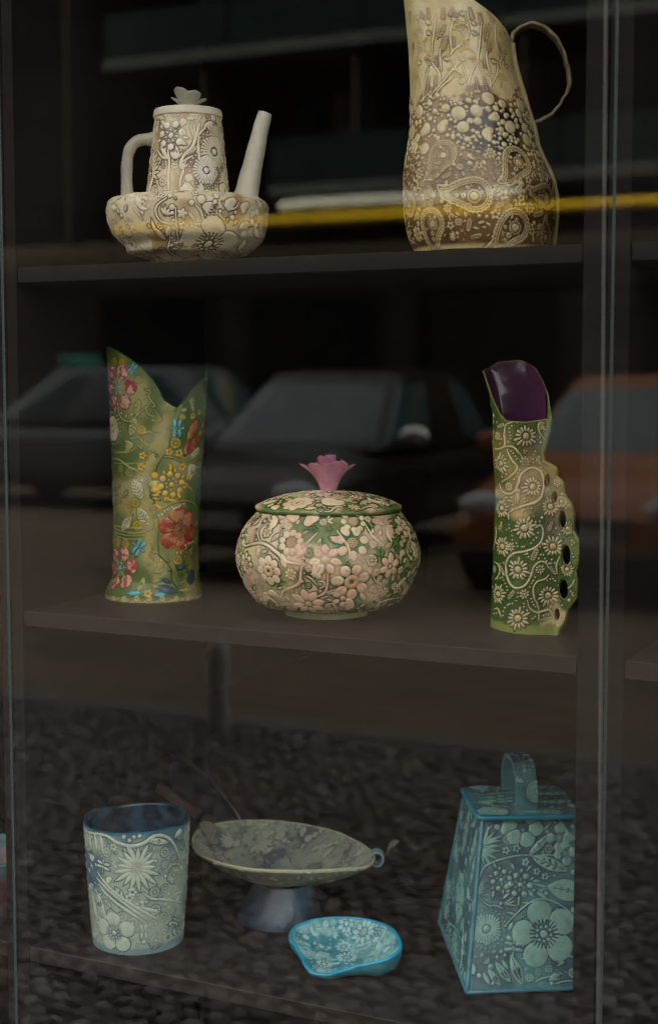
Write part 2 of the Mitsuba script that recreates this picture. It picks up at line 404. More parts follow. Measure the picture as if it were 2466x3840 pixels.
for z0 in (4.06, 6.04):
    for i in range(9):
        x = -12.2 + i * 2.0
        w = obj('window', box(x, x + 1.35, -18.298, -18.24, z0, z0 + 1.5), 'wall_dark', b, smooth=False)
        obj('pane', box(x + 0.06, x + 0.65, -18.238, -18.225, z0 + 0.05, z0 + 1.44), 'pane_dark', w, smooth=False)
        obj('pane', box(x + 0.69, x + 1.29, -18.238, -18.225, z0 + 0.05, z0 + 1.44), 'curtain_grey' if i % 3 else 'pane_dark', w, smooth=False)
for i in range(6):
    x = -13 + i * 2.6
    w = obj('shop_window', box(x, x + 2.1, -17.248, -17.20, 0.4, 2.6), 'black_plastic', b, smooth=False)
    obj('pane', box(x + 0.06, x + 2.04, -17.198, -17.19, 0.46, 2.54), 'pane_dark', w, smooth=False)
a = np.linspace(-PI / 2, PI / 2, 13)
aw = thing('awning', 'rolled yellow awning under a white housing, sunlit across the street, mirrored behind the teapot', 'awning')
xs_ = np.array([-9.80, -9.77, -9.70, -9.55, -6.35, -6.25, -6.20, -6.18])
sc_ = np.array([0.0, 0.55, 0.85, 1, 1, 0.85, 0.55, 0.0])
P = np.stack([np.stack([np.full(13, x), -17.05 + 0.16 * np.cos(a) * s, 3.755 + 0.095 * np.sin(a) * s], 1) for x, s in zip(xs_, sc_)], 0)
obj('housing', trimesh.Trimesh(P.reshape(-1, 3), gridfaces(8, 13), process=False), 'awning_white', aw, smooth=40)
P = np.stack([np.stack([np.full(13, x), -17.05 + 0.17 * np.cos(a) * s, 3.545 + 0.085 * np.sin(a) * s], 1) for x, s in ((-12.5, 0.0), (-12.49, 1), (8.0, 1), (8.01, 0.0))], 0)
obj('roll', trimesh.Trimesh(P.reshape(-1, 3), gridfaces(4, 13), process=False), 'awning_yellow', aw, smooth=40)


# ------------------------------------------------------------------ pressed relief: motifs in unit size, and the skins they are pressed into
def hsh(k, seed=0):
    return np.modf(np.abs(np.sin((k + 1.3) * 12.9898 + seed * 78.233) * 43758.5453))[0]


def fold(X, Y, n, rot=0.0):
    r, a = np.hypot(X, Y), np.arctan2(Y, X) - rot
    s = 2 * PI / n
    k = np.round(a / s)
    b = a - k * s
    return r, np.mod(k, n), r * np.cos(b), r * np.sin(b)


def ell(x, y, a, b):
    return (1 - np.sqrt((x / a) ** 2 + (y / b) ** 2)) * min(a, b)


def lens(x, y, x0, x1, w):
    u = (x - (x0 + x1) / 2) / ((x1 - x0) / 2)
    return np.where(np.abs(u) < 1.2, w * (1 - u ** 2) - np.abs(y), w * (1 - np.abs(u)) * 2 - np.abs(y) * 0.3)


def dome(f, w):
    return np.sqrt(np.clip(f / w, 0, 1))


def centre(X, Y, kind, s):
    r = np.hypot(X, Y)
    if kind == 'ball':
        f = s - r
        return f, dome(f, s) * 1.15
    if kind == 'ring':
        f = s * 0.42 - np.abs(r - s * 0.75)
        return f, dome(f, s * 0.4)
    if kind == 'dots':
        f = (s * 0.28) - r
        for n, q in ((6, 0.58), (11, 1.05)):
            _, _, px, py = fold(X, Y, n, q)
            f = np.maximum(f, s * 0.25 - np.hypot(px - q * s, py))
        return f, dome(f, s * 0.22)
    if kind == 'disc':
        f = s - r
        grain = 0.85 + 0.15 * np.sin(X * 60 / (s * 8)) * np.sin(Y * 60 / (s * 8))
        return f, dome(f, s * 0.7) * grain
    return np.full_like(X, -9.0), np.zeros_like(X)


def m_flower(X, Y, n=8, w=0.4, r0=0.28, tip=0, c='ball', cs=0.22, vein=0.3, seed=0, jit=0.14):
    r, k, px, py = fold(X, Y, n, seed * 1.7)
    L = 1 - jit * hsh(k, seed)
    u0 = r0
    if tip:
        f = lens(px, py, u0, L, w / 2)
    else:
        a = (L - u0) / 2
        f = (1 - np.sqrt(((px - (L + u0) / 2) / a) ** 2 + (py / (w / 2)) ** 2)) * (w / 2)
    h = dome(f, w * 0.32) * (1 - vein * np.exp(-(py / 0.045) ** 2))
    fc, hc = centre(X, Y, c, cs)
    tone = np.where(fc > f, 1, 0)
    return np.maximum(f, fc), np.where(fc > f, hc, h), tone


def m_burst(X, Y, n=24, seed=0, dots=1, c=0.16):
    r, k, px, py = fold(X, Y, n, seed)
    L = 0.86 - 0.12 * hsh(k, seed)
    f = np.minimum(0.028 + 0.05 * px - np.abs(py), np.minimum(px - 0.24, L - px))
    h = dome(f, 0.05)
    if dots:
        _, k2, qx, qy = fold(X, Y, max(10, int(n * 0.95)), seed + 0.1)
        fd = 0.055 - np.hypot(qx - 1.0, qy)
        h = np.where(fd > f, dome(fd, 0.05), h)
        f = np.maximum(f, fd)
    fc = c - r
    return np.maximum(f, fc), np.where(fc > f, dome(fc, c) * 1.3, h), np.where(fc > f, 1, 0)


def m_bead(X, Y, n=11, seed=0, hole=0):
    r, k, px, py = fold(X, Y, n, seed)
    f = np.minimum(1 - r, np.where(r > 0.34, np.abs(np.abs(py) - PI / n * r) - 0.07, 1))
    f = np.minimum(f, np.abs(r - 0.32) - 0.06)
    return f, dome(f, 0.2), np.where(r < 0.3, 1, 0)


def m_ros5(X, Y, n=5, seed=0, hole=0.3):
    r, a = np.hypot(X, Y), np.arctan2(Y, X)
    f = np.minimum(0.8 + 0.2 * np.cos(n * a + seed) - r, r - hole)
    return f, dome(f, 0.3), np.zeros(X.shape, int)


def m_star(X, Y, n=8, seed=0):
    r, a = np.hypot(X, Y), np.arctan2(Y, X)
    f = 0.72 + 0.28 * np.cos(n * a + seed) - r
    return f, dome(f, 0.5), np.zeros(X.shape, int)


def m_poppy(X, Y, n=5, seed=0, c=0.13, gap=0.5, stam=1):
    r, k, px, py = fold(X, Y, n, seed)
    f = np.full_like(X, -9.0)
    g2 = np.full_like(X, -9.0)
    h = np.zeros_like(X)
    for j in range(n):
        a = seed + 2 * PI * j / n
        L = 0.62 + 0.1 * hsh(np.array(j), seed)
        q = 0.39 + 0.07 * hsh(np.array(j + 9), seed)
        x, y = X * np.cos(a) + Y * np.sin(a), -X * np.sin(a) + Y * np.cos(a)
        fj = q - np.hypot((x - L) / 0.96, y * (1 + 0.25 * np.clip(L - x, 0, 1)))
        fj = np.minimum(fj, x - 0.2)
        hj = dome(fj, 0.22) * (0.9 + 0.1 * hsh(np.array(j + 3), seed))
        h = np.where(fj > f, hj, h)
        g2 = np.maximum(g2, np.minimum(f, fj))
        f = np.maximum(f, fj)
    seam = (g2 > -0.012) & (f - g2 < 0.045)
    tone = np.where(seam, 2, 0)
    h = np.where(seam, h * 0.4, h)
    if stam:
        _, _, sx, sy = fold(X, Y, 22, seed)
        line = (r < 0.5) & (np.abs(sy) < 0.022 + 0.02 * (0.5 - r)) & (r > 0.2)
        tone = np.where(line, 2, tone)
        h = np.where(line, h * 0.55, h)
        _, _, dx, dy = fold(X, Y, 9, seed)
        fs = 0.055 - np.hypot(dx - 0.24, dy)
        fc = c - r
        g = np.maximum(fs, fc)
        near = r < 0.31
        f = np.where(near, g, f)
        h = np.where(near, dome(g, 0.08), h)
        tone = np.where(near, 1, tone)
    return f, h, tone


def m_wheelflower(X, Y, n=6, seed=0):
    """Round petals standing apart round a small hub on thin spokes."""
    r, k, px, py = fold(X, Y, n, seed)
    f = 0.30 - np.hypot((px - 0.70) / 1.0, py / 1.05)
    h = dome(f, 0.2)
    fs = np.minimum(0.022 - np.abs(py), np.minimum(px - 0.1, 0.45 - px))
    _, _, qx, qy = fold(X, Y, n * 2, seed + PI / n / 2)
    fd = 0.03 - np.hypot(qx - 0.27, qy)
    g = np.maximum(fs, fd)
    fc = 0.10 - r
    tone = np.where(fc > np.maximum(f, g), 1, np.where(g > f, 3, 0))
    h = np.where(g > f, 0.4, h)
    return np.maximum(np.maximum(f, g), fc), np.where(fc > np.maximum(f, g), 1.0, h), tone


def m_dot(X, Y, seed=0, ry=1.0):
    f = ell(X, Y, 1.0, ry)
    return f, dome(f, 0.75 * min(1, ry)), np.zeros(X.shape, int)


def m_leaf(X, Y, w=0.42, veins=6, seed=0):
    f = lens(X, Y, -1, 1, w)
    h = dome(f, 0.22)
    tone = np.zeros(X.shape, int)
    if veins:
        v = np.abs(np.mod((X + np.abs(Y) * 0.9) * veins / 2 + 0.3, 1) - 0.5) < 0.17
        slot = (v & (np.abs(Y) > 0.05) & (f > 0.09)) | ((np.abs(Y) < 0.02) & (X < 0.8))
        tone = np.where(slot, 2, 0)
        h = np.where(slot, h * 0.45, h)
    return f, h, tone


def m_fan(X, Y, n=5, spread=1.6, w=0.13, seed=0, tip=1):
    f = np.full_like(X, -9.0)
    for j in range(n):
        a = (j / max(n - 1, 1) - 0.5) * spread + 0.1 * (hsh(np.array(j), seed) - 0.5)
        L = 1 - 0.25 * hsh(np.array(j + 5), seed)
        x, y = X * math.cos(a) + Y * math.sin(a), -X * math.sin(a) + Y * math.cos(a)
        y = y + 0.12 * np.sin(x * 3 + j) * x
        f = np.maximum(f, lens(x, y, 0.08, L, w) if tip else ell(x - L * 0.6, y, L * 0.4, w))
    return f, dome(f, w * 0.8), np.zeros(X.shape, int)


def m_spray(X, Y, n=5, w=0.1, seed=0):
    f = np.minimum(0.03 - np.abs(Y), np.minimum(X + 1, 0.8 - X))
    for j in range(n):
        t = -0.8 + 1.6 * j / n
        for sgn in (-1, 1):
            a = sgn * 0.65
            x, y = (X - t) * math.cos(a) + Y * math.sin(a), -(X - t) * math.sin(a) + Y * math.cos(a)
            f = np.maximum(f, lens(x, y, 0.06, 0.62 - 0.3 * abs(j / n - 0.3), w))
    f = np.maximum(f, lens(X, Y, 0.6, 1.05, w))
    return f, dome(f, w * 0.8), np.zeros(X.shape, int)


def m_dragonfly(X, Y, seed=0):
    f = np.full_like(X, -9.0)
    for sx, sy, a in ((0.15, 1, 0.18), (-0.22, 1, -0.12)):
        for sg in (-1, 1):
            x, y = X - sx, Y * sg
            x2, y2 = x * math.cos(a) - y * math.sin(a), x * math.sin(a) + y * math.cos(a)
            f = np.maximum(f, ell(x2, y2 - 0.52, 0.17, 0.44))
    for q, s in ((0.62, 0.14), (0.3, 0.1), (-0.1, 0.12), (-0.35, 0.1), (-0.58, 0.09), (-0.78, 0.08), (-0.94, 0.07)):
        f = np.maximum(f, s - np.hypot(X - q, Y))
    return f, dome(f, 0.14), np.zeros(X.shape, int)


def m_cluster(X, Y, n=7, seed=0, leaves=1):
    r, k, px, py = fold(X, Y, n, seed)
    f = 0.19 - np.hypot(px - 0.66, py)
    fc = 0.16 - r
    f = np.maximum(f, fc)
    h = dome(f, 0.15)
    _, _, qx, qy = fold(X, Y, n, seed + PI / n)
    g = lens(qx, qy, 0.72, 1.08, 0.07)
    g = np.maximum(g, lens(qx, qy, 0.2, 0.46, 0.05))
    h = np.where(g > f, dome(g, 0.06) * 0.8, h)
    return np.maximum(f, g), h, np.zeros(X.shape, int)


def m_paisley(X, Y, seed=0):
    t = np.linspace(0, 1, 26)
    cx = -0.34 + 1.30 * t
    cy = -0.06 + 0.62 * t ** 1.4 - 1.9 * np.clip(t - 0.5, 0, 1) ** 2
    rr = 0.56 * (1 - t) ** 0.8 + 0.03
    f = np.full_like(X, -9.0)
    for a, b, q in zip(cx, cy, rr):
        f = np.maximum(f, q - np.hypot(X - a, Y - b))
    edge = f + 0.022 * np.cos(np.arctan2(Y, X + 0.25) * 30 + X * 8)
    g = 0.042 - np.abs(edge - 0.042)
    g = np.maximum(g, 0.024 - np.abs(f - 0.130))
    g = np.maximum(g, 0.022 - np.abs(f - 0.200))
    d = np.hypot(X + 0.33, Y)
    _, _, px, py = fold(X + 0.33, Y, 16)
    g = np.maximum(g, np.where(f > 0.22, np.maximum(0.135 - d, np.minimum(0.03 - np.abs(py), 0.03 - np.abs(d - 0.2))), -9))
    for a, b, q in ((0.0, 0.12, 0.09), (0.2, 0.2, 0.07), (-0.02, -0.18, 0.06), (-0.3, 0.3, 0.05), (-0.5, -0.22, 0.05)):
        dd = np.hypot(X - a, Y - b)
        g = np.maximum(g, np.where(f > 0.16, np.minimum(q - dd, dd - q * 0.35), -9))
    return g, dome(g, 0.03), np.zeros(X.shape, int)


def m_umbel(X, Y, n=6, seed=0, spread=1.9):
    f = np.minimum(0.035 - np.abs(Y - 0.06 * np.sin(X * 3)), np.minimum(X + 1.0, 0.05 - X))
    g = np.full_like(X, -9.0)
    for j in range(n):
        a = (j / (n - 1) - 0.5) * spread
        L = 0.85 + 0.2 * hsh(np.array(j), seed)
        x, y = X * math.cos(a) + Y * math.sin(a), -X * math.sin(a) + Y * math.cos(a)
        f = np.maximum(f, np.minimum(0.03 - np.abs(y), np.minimum(x, L - x)))
        g = np.maximum(g, 0.17 - np.hypot(x - L, y))
    h = np.where(g > f, dome(g, 0.17), dome(f, 0.05) * 0.6)
    return np.maximum(f, g), h, np.where(g > f, 1, 0)


def m_spike(X, Y, seed=0, n=6):
    f = np.minimum(0.05 - np.abs(Y), np.minimum(X + 1.2, 1 - X))
    g = np.full_like(X, -9.0)
    for j in range(n):
        for sg in (-1, 1):
            g = np.maximum(g, 0.20 * (1 - 0.6 * j / n) - np.hypot(X - (-0.8 + 1.7 * j / (n - 1)), Y - sg * 0.19 * (1.25 - 0.5 * j / n)))
    h = np.where(g > f, dome(g, 0.18), 0.4)
    return np.maximum(f, g), h, np.where(g > f, 1, 0)


def m_blob(X, Y, seed=0):
    r, a = np.hypot(X, Y), np.arctan2(Y, X)
    f = 0.78 + 0.13 * np.sin(a * 2 + seed * 3) + 0.09 * np.sin(a * 3 + seed * 7) - r
    return f, dome(f, 0.35), np.zeros(X.shape, int)


def m_scroll(X, Y, seed=0):
    """A little curled leaf with a toothed edge."""
    r, a = np.hypot(X, Y), np.arctan2(Y, X)
    sp = np.abs(r - (0.35 + 0.10 * a)) - 0.0
    f = np.where((a > -2.4) & (a < 3.0), 0.14 + 0.045 * np.cos(a * 9 + seed) - sp, -1)
    f = np.maximum(f, 0.16 - np.hypot(X - 0.05, Y))
    for j in range(3):
        q = seed * 2 + j * 2.1
        f = np.maximum(f, ell((X - 0.8 * math.cos(q)) * math.cos(q) + (Y - 0.8 * math.sin(q)) * math.sin(q), -(X - 0.8 * math.cos(q)) * math.sin(q) + (Y - 0.8 * math.sin(q)) * math.cos(q), 0.3, 0.13))
    return f, dome(f, 0.1), np.zeros(X.shape, int)


KINDS = {k[2:]: v for k, v in list(globals().items()) if k.startswith('m_')}
PART = dict(flower='flower', burst='flower', bead='flower', ros5='flower', star='flower', poppy='flower', wheelflower='flower', dot='dot', leaf='leaf', fan='leaf_spray', spray='leaf_spray',
            dragonfly='dragonfly', cluster='berry_cluster', paisley='paisley', umbel='umbel_flower', spike='flower_spike', blob='petal', scroll='scroll', vine='vine')


class Skin:
    """A grid of points with a chart; x is an angle where R (the radius at each point) is given, else metres; y metres along the surface."""

    def __init__(s, P, x, y, R=None, wrap=False, sign=1.0, offset=None):
        s.P, s.x, s.y, s.R, s.wrap, s.sign = np.asarray(P, float), x, y, R, wrap, sign
        s.N = gridnormals(s.P, wrap) * sign
        sh = s.P.shape[:2]
        s.H, s.K, s.pool = np.zeros(sh), np.zeros(sh), np.zeros(sh)
        s.MC = np.zeros(sh + (3,))
        s.ID = np.zeros(sh, int)
        s.names = [None]
        s.extra = np.zeros(sh) if offset is None else offset
        s.chart = np.stack([x * (R if R is not None else 1.0), y, np.zeros(sh)], -1)

    def near(s, cx, cy, rad):
        """(flat numbers, x, y) of the points within rad of the place, measured from it."""
        if not hasattr(s, 'lo'):
            s.lo, s.hi = s.y.min(1), s.y.max(1)
        rows = np.flatnonzero((s.hi > cy - rad) & (s.lo < cy + rad))
        if not len(rows):
            return np.zeros(0, int), np.zeros(0), np.zeros(0)
        i0, i1 = rows[0], rows[-1] + 1
        x, y = s.x[i0:i1], s.y[i0:i1]
        nu = x.shape[1]
        cols = np.arange(nu)
        if s.R is not None:
            R = s.R[i0:i1]
            dx = np.mod(x[0] - cx + PI, 2 * PI) - PI
            cols = np.flatnonzero(np.abs(dx) * R.min() < rad)
            X = dx[cols][None] * R[:, cols]
        else:
            X = x - cx
        Y = y[:, cols] - cy
        idx = (np.arange(i0, i1)[:, None] * nu + cols[None])
        q = (np.abs(X) < rad) & (np.abs(Y) < rad)
        return idx[q], X[q], Y[q]

    def lay(s, q, f, h, tone, r, cols, height, part, e=0.00045, kp=0.0018, poolk=1.0):
        f = f * r
        cov = step(-e, e, f)
        c = np.asarray(cols)[np.clip(tone, 0, len(cols) - 1)]
        MC, K, H, pool, ID = s.MC.reshape(-1, 3), s.K.reshape(-1), s.H.reshape(-1), s.pool.reshape(-1), s.ID.reshape(-1)
        MC[q] = MC[q] * (1 - cov[:, None]) + c * cov[:, None]
        K[q] = K[q] + (1 - K[q]) * cov
        H[q] = np.where(f > 0, np.maximum(H[q] * 0.35, 0) + h * height, H[q])
        pool[q] = np.maximum(pool[q] * (1 - cov), poolk * step(-kp, -e * 0.5, f) * (1 - cov))
        if part:
            s.names.append(part)
            ID[q[f > 0]] = len(s.names) - 1

    def stamp(s, kind, cx, cy, r, rot=0.0, cols=None, height=0.0012, part=True, min_part=0.0048, kp=0.0018, poolk=1.0, **kw):
        q, X, Y = s.near(cx, cy, 1.5 * r)
        if not len(q):
            return
        X, Y = X / r, Y / r
        c, si = math.cos(rot), math.sin(rot)
        f, h, tone = KINDS[kind](X * c + Y * si, -X * si + Y * c, **kw)
        s.lay(q, f, h, tone, r, cols, height, PART[kind] if part and r >= min_part else None, kp=kp, poolk=poolk)

    def vine(s, pts, w, cols=None, height=0.0009, part=True, kp=0.0015, taper=0.5):
        p = np.asarray(pts, float)
        c0 = p.mean(0)
        d = p - c0
        if s.R is not None:
            i = np.argmin(np.abs(s.y[:, s.y.shape[1] // 2] - c0[1]))
            d[:, 0] = (np.mod(d[:, 0] + PI, 2 * PI) - PI) * s.R[i].mean()
        p = curve(d, max(14, 10 * len(p)))
        q, X, Y = s.near(*c0, np.abs(p).max() + 5 * w)
        if not len(q):
            return
        k = (X > p[:, 0].min() - 4 * w) & (X < p[:, 0].max() + 4 * w) & (Y > p[:, 1].min() - 4 * w) & (Y < p[:, 1].max() + 4 * w)
        q, X, Y = q[k], X[k], Y[k]
        f = np.full(X.shape, -9.0)
        for k in range(len(p) - 1):
            a, d = p[k], p[k + 1] - p[k]
            t = np.clip(((X - a[0]) * d[0] + (Y - a[1]) * d[1]) / max(d @ d, 1e-12), 0, 1)
            ww = w * (1 - taper * abs(2 * (k + t) / len(p) - 1) ** 2)
            f = np.maximum(f, ww - np.hypot(X - a[0] - t * d[0], Y - a[1] - t * d[1]))
        s.lay(q, f, dome(f, w), np.zeros(X.shape, int), 1.0, cols, height, 'vine' if part else None, kp=kp)

    def fill(s, rng, kinds, n, cols, lo, hi, rmin, rmax, height=0.001, gap=1.15, region=None, **kw):
        """Presses small motifs into what is still bare."""
        busy = (s.K > 0.5).reshape(-1)
        if region is not None:
            busy = busy | ~region.reshape(-1)
        for _ in range(n):
            cx, cy = rng.uniform(lo[0], hi[0]), rng.uniform(lo[1], hi[1])
            r = rmin + (rmax - rmin) * rng.random() ** 1.5
            kind = kinds[rng.integers(len(kinds))]
            rot, sd = rng.uniform(0, 2 * PI), rng.random() * 5
            q, X, Y = s.near(cx, cy, gap * r)
            k = X ** 2 + Y ** 2 < (gap * r) ** 2
            q = q[k]
            if not len(q) or busy[q].any():
                continue
            busy[q] = True
            kk = dict(kw)
            if kind != 'dot':
                kk['seed'] = sd
            s.stamp(kind, cx, cy, r, rot, cols=cols, height=height, **kk)

    def finish(s, ground, pool, poolmax=0.9, lump=0.0002, mottle=0.10, seed=0):
        """(points, normals, colours) of the pressed and glazed skin."""
        g = meshkit.fbm(s.chart * 90 + seed * 7.1, 3, seed)
        s.H = s.H + s.extra + lump * (meshkit.fbm(s.chart * 160 + 3.3, 2, seed + 5) - 0.5) * 2
        worn = 0.30 + 0.95 * step(0.34, 0.60, meshkit.fbm(s.chart * 38 + 11 + seed, 2, seed + 3))
        C = blend(ground, pool, np.clip(s.pool * poolmax * (0.6 + 0.8 * g) * worn, 0, 1))
        C = C * (1 - s.K[..., None]) + s.MC * (s.K[..., None])
        C = C * (1 + mottle * 2 * (meshkit.fbm(s.chart * 420, 2, seed + 9) - 0.5))[..., None] * (1 + 0.25 * (g - 0.5))[..., None]
        C = C * (1 - 0.45 * step(0.86, 0.93, meshkit.noise(s.chart * 620 + 2.7, seed + 2)))[..., None]      # pin holes and specks in the glaze
        Q = s.P + s.N * s.H[..., None]
        return Q, gridnormals(Q, s.wrap) * s.sign, np.clip(C, 0.003, 0.9)

    def emit(s, Q, N, C, owner, body, bsdf, origin, yaw, keep=None, parts=True):
        nv, nu = Q.shape[:2]
        F = gridfaces(nv, nu, flip=s.sign < 0)
        v, n, c, ids = place(Q.reshape(-1, 3), origin, yaw), place(N.reshape(-1, 3), (0, 0, 0), yaw), C.reshape(-1, 3), s.ID.ravel()
        if keep is not None:
            F = F[keep.ravel()[F].all(1)]
        fid = ids[F]
        fid = np.where((fid[:, 0] == fid[:, 1]) & (fid[:, 0] == fid[:, 2]), fid[:, 0], 0)
        if not parts:
            fid[:] = 0
        order = np.argsort(fid, kind='stable')
        F, fid = F[order], fid[order]
        starts = np.flatnonzero(np.r_[True, fid[1:] != fid[:-1]])
        for a, b in zip(starts, np.r_[starts[1:], len(fid)]):
            k = fid[a]
            f = F[a:b]
            if k and len(f) < 24:
                continue
            u, inv = np.unique(f, return_inverse=True)
            raw(s.names[k] if k else body, v[u], inv.reshape(-1, 3), n[u], c[u], bsdf, owner)


def thetas(r, dx=0.0009, front=1.95):
    """Angles all round: fine where the front is, coarse behind."""
    a = np.linspace(-front, front, int(2 * front * r / dx))
    b = np.linspace(front, 2 * PI - front, 70)[1:-1]
    t = np.concatenate([b[b > PI] - 2 * PI, a, b[b <= PI]])
    return np.concatenate([[-PI], t[(t > -PI) & (t < PI)], [PI]])


def turned(rows, dx=0.0009, top=None, front=1.95, fold_in=None):
    """A turned (or hand-rolled) wall from rows (z, centre offset, radius), seen from the front at angle 0; top(theta) cuts its upper rim."""
    rows = np.asarray(rows, float)
    d = np.r_[0, np.cumsum(np.hypot(np.diff(rows[:, 0]), np.diff(rows[:, 2])))]
    n = max(4, int(d[-1] / dx))
    sm = np.linspace(0, d[-1], n)
    from scipy.interpolate import PchipInterpolator
    z, off, rad = (PchipInterpolator(d, rows[:, k])(sm) for k in range(3))
    th = thetas(rad.max(), dx, front)
    if top is None:
        Z, OFF, RAD = (np.repeat(a[:, None], len(th), 1) for a in (z, off, rad))
        ARC = np.repeat(sm[:, None], len(th), 1)
    else:
        tz = top(th)
        Z = z[0] + (tz - z[0])[None, :] * np.linspace(0, 1, n)[:, None]
        OFF, RAD = np.interp(Z, z, off), np.interp(Z, z, rad)
        ARC = np.interp(Z, z, sm)
    TH = np.repeat(th[None, :], n, 0)
    P = np.stack([OFF + RAD * np.sin(TH), -RAD * np.cos(TH), Z], -1)
    return Skin(P, TH, ARC, RAD, wrap=True)


def inner_wall(s, Q, thick, rows_skip=4, floor=0.006):
    """The inside of an open vessel as one sheet that starts on the rim of the outer wall."""
    N = s.N.copy()
    I = Q - N * thick
    step_ = max(1, Q.shape[0] // 60)
    idx = np.arange(Q.shape[0] - 1, 0, -step_)
    rim = Q[-1:]
    mid = rim * 0.5 + (rim - N[-1:] * thick) * 0.5 + np.array([0, 0, thick * 0.35])
    G = np.concatenate([rim, mid, I[idx]], 0)
    G[2:, :, 2] = np.maximum(G[2:, :, 2], floor)
    c = G[-1:].mean(1, keepdims=True)
    c[..., 2] = floor
    G = np.concatenate([G, np.repeat(c, G.shape[1], 1)], 0)
    return G


# ------------------------------------------------------------------ the skins of the ceramics (sizes in metres, each in the frame of its own piece)
ORIGIN = {"teapot": [-1.1168, 0.14, 1.4616],
    "pitcher": [-0.6647, 0.122, 1.4616],
    "vase": [-1.2259, 0.2077, 0.9725],
    "pot": [-0.9108, 0.1726, 0.9725],
    "cup": [-1.1876, 0.0983, 0.4748],
    "foot": [-1.0381, 0.2708, 0.4748],
    "jug": [-0.6192, 0.1825, 0.9725],
    "boat": [-1.0381, 0.2708, 0.4748],
    "dish": [-0.8683, 0.1448, 0.4748],
    "canister": [-0.6682, 0.2774, 0.4748]}
TURN = {"teapot": 0.5451, "pitcher": 0.3495, "vase": 0.5708, "pot": 0.4523, "cup": 0.5832, "foot": 0.4844, "jug": -0.1396, "boat": 0.0, "dish": 0.0, "canister": 0.5356}
ROWS = {"teapot_bowl": [[-0.0058, -0.0002, 0.0272], [0.0008, -0.0001, 0.0412], [0.0081, 0.0003, 0.0501], [0.0154, 0.0004, 0.0598], [0.0218, 0.0003, 0.0839], [0.0342, 0.0054, 0.0955], [0.0435, 0.0039, 0.1051], [0.0584, 0.0015, 0.1118], [0.0735, 0.0006, 0.1147], [0.0856, 0.0008, 0.1154], [0.094, 0.0009, 0.1126], [0.0988, 0.0014, 0.1034], [0.1012, 0.0013, 0.0852], [0.103, 0.0012, 0.0608]],
    "teapot_neck": [[0.1018, 0.0011, 0.0596], [0.1397, 0.0014, 0.0553], [0.1757, 0.002, 0.0513], [0.2139, 0.0025, 0.0471]],
    "teapot_lid": [[0.2133, 0.0023, 0.0488], [0.2151, 0.0022, 0.0495], [0.2211, 0.0021, 0.0484], [0.2241, 0.0021, 0.0472]],
    "pitcher": [[0.0043, 0.0022, 0.087], [0.0082, 0.0022, 0.0881], [0.0174, 0.0007, 0.0911], [0.0284, -0.0005, 0.0938], [0.0447, -0.0014, 0.0966], [0.061, -0.0022, 0.0978], [0.0746, -0.0029, 0.0978], [0.0936, -0.0048, 0.0956], [0.1099, -0.0079, 0.092], [0.1261, -0.0109, 0.0872], [0.1423, -0.0126, 0.0822], [0.1639, -0.0139, 0.0784], [0.1909, -0.018, 0.0741], [0.2178, -0.0228, 0.0699], [0.2446, -0.0271, 0.0669], [0.2607, -0.0287, 0.0662], [0.2794, -0.0302, 0.0664], [0.3034, -0.0334, 0.0655], [0.3248, -0.0365, 0.0647], [0.3567, -0.0417, 0.0651], [0.3833, -0.0459, 0.0664]],
    "vase": [[-0.0, 0.0006, 0.0721], [0.0086, 0.0007, 0.0721], [0.0139, 0.0011, 0.0711], [0.0212, 0.0024, 0.0685], [0.0304, 0.0041, 0.0655], [0.0634, 0.0046, 0.064], [0.0964, 0.0053, 0.0636], [0.1292, 0.0064, 0.064], [0.162, 0.0074, 0.0652], [0.1947, 0.0081, 0.0668], [0.2274, 0.0088, 0.0683], [0.2599, 0.0094, 0.0698], [0.2924, 0.0101, 0.0714], [0.3248, 0.0107, 0.0735], [0.3571, 0.0117, 0.076], [0.3829, 0.0123, 0.0776]],
    "pot": [[0.0, -0.0003, 0.0587], [0.0086, -0.0006, 0.059], [0.0104, 0.0, 0.073], [0.0221, 0.0018, 0.1038], [0.0485, 0.0015, 0.1202], [0.0833, 0.0018, 0.1305], [0.1107, 0.0015, 0.1247], [0.1259, 0.0018, 0.1165], [0.1411, 0.0021, 0.1048], [0.1484, 0.0024, 0.0998]],
    "cup": [[-0.0, 0.0006, 0.0672], [0.0046, 0.0006, 0.0675], [0.0634, 0.0007, 0.0714], [0.1285, 0.0005, 0.0753], [0.1835, 0.0006, 0.0783]],
    "foot": [[0.0, -0.0006, 0.0669], [0.0055, -0.0006, 0.0655], [0.0313, 0.0018, 0.0546], [0.0571, 0.0045, 0.042]]}
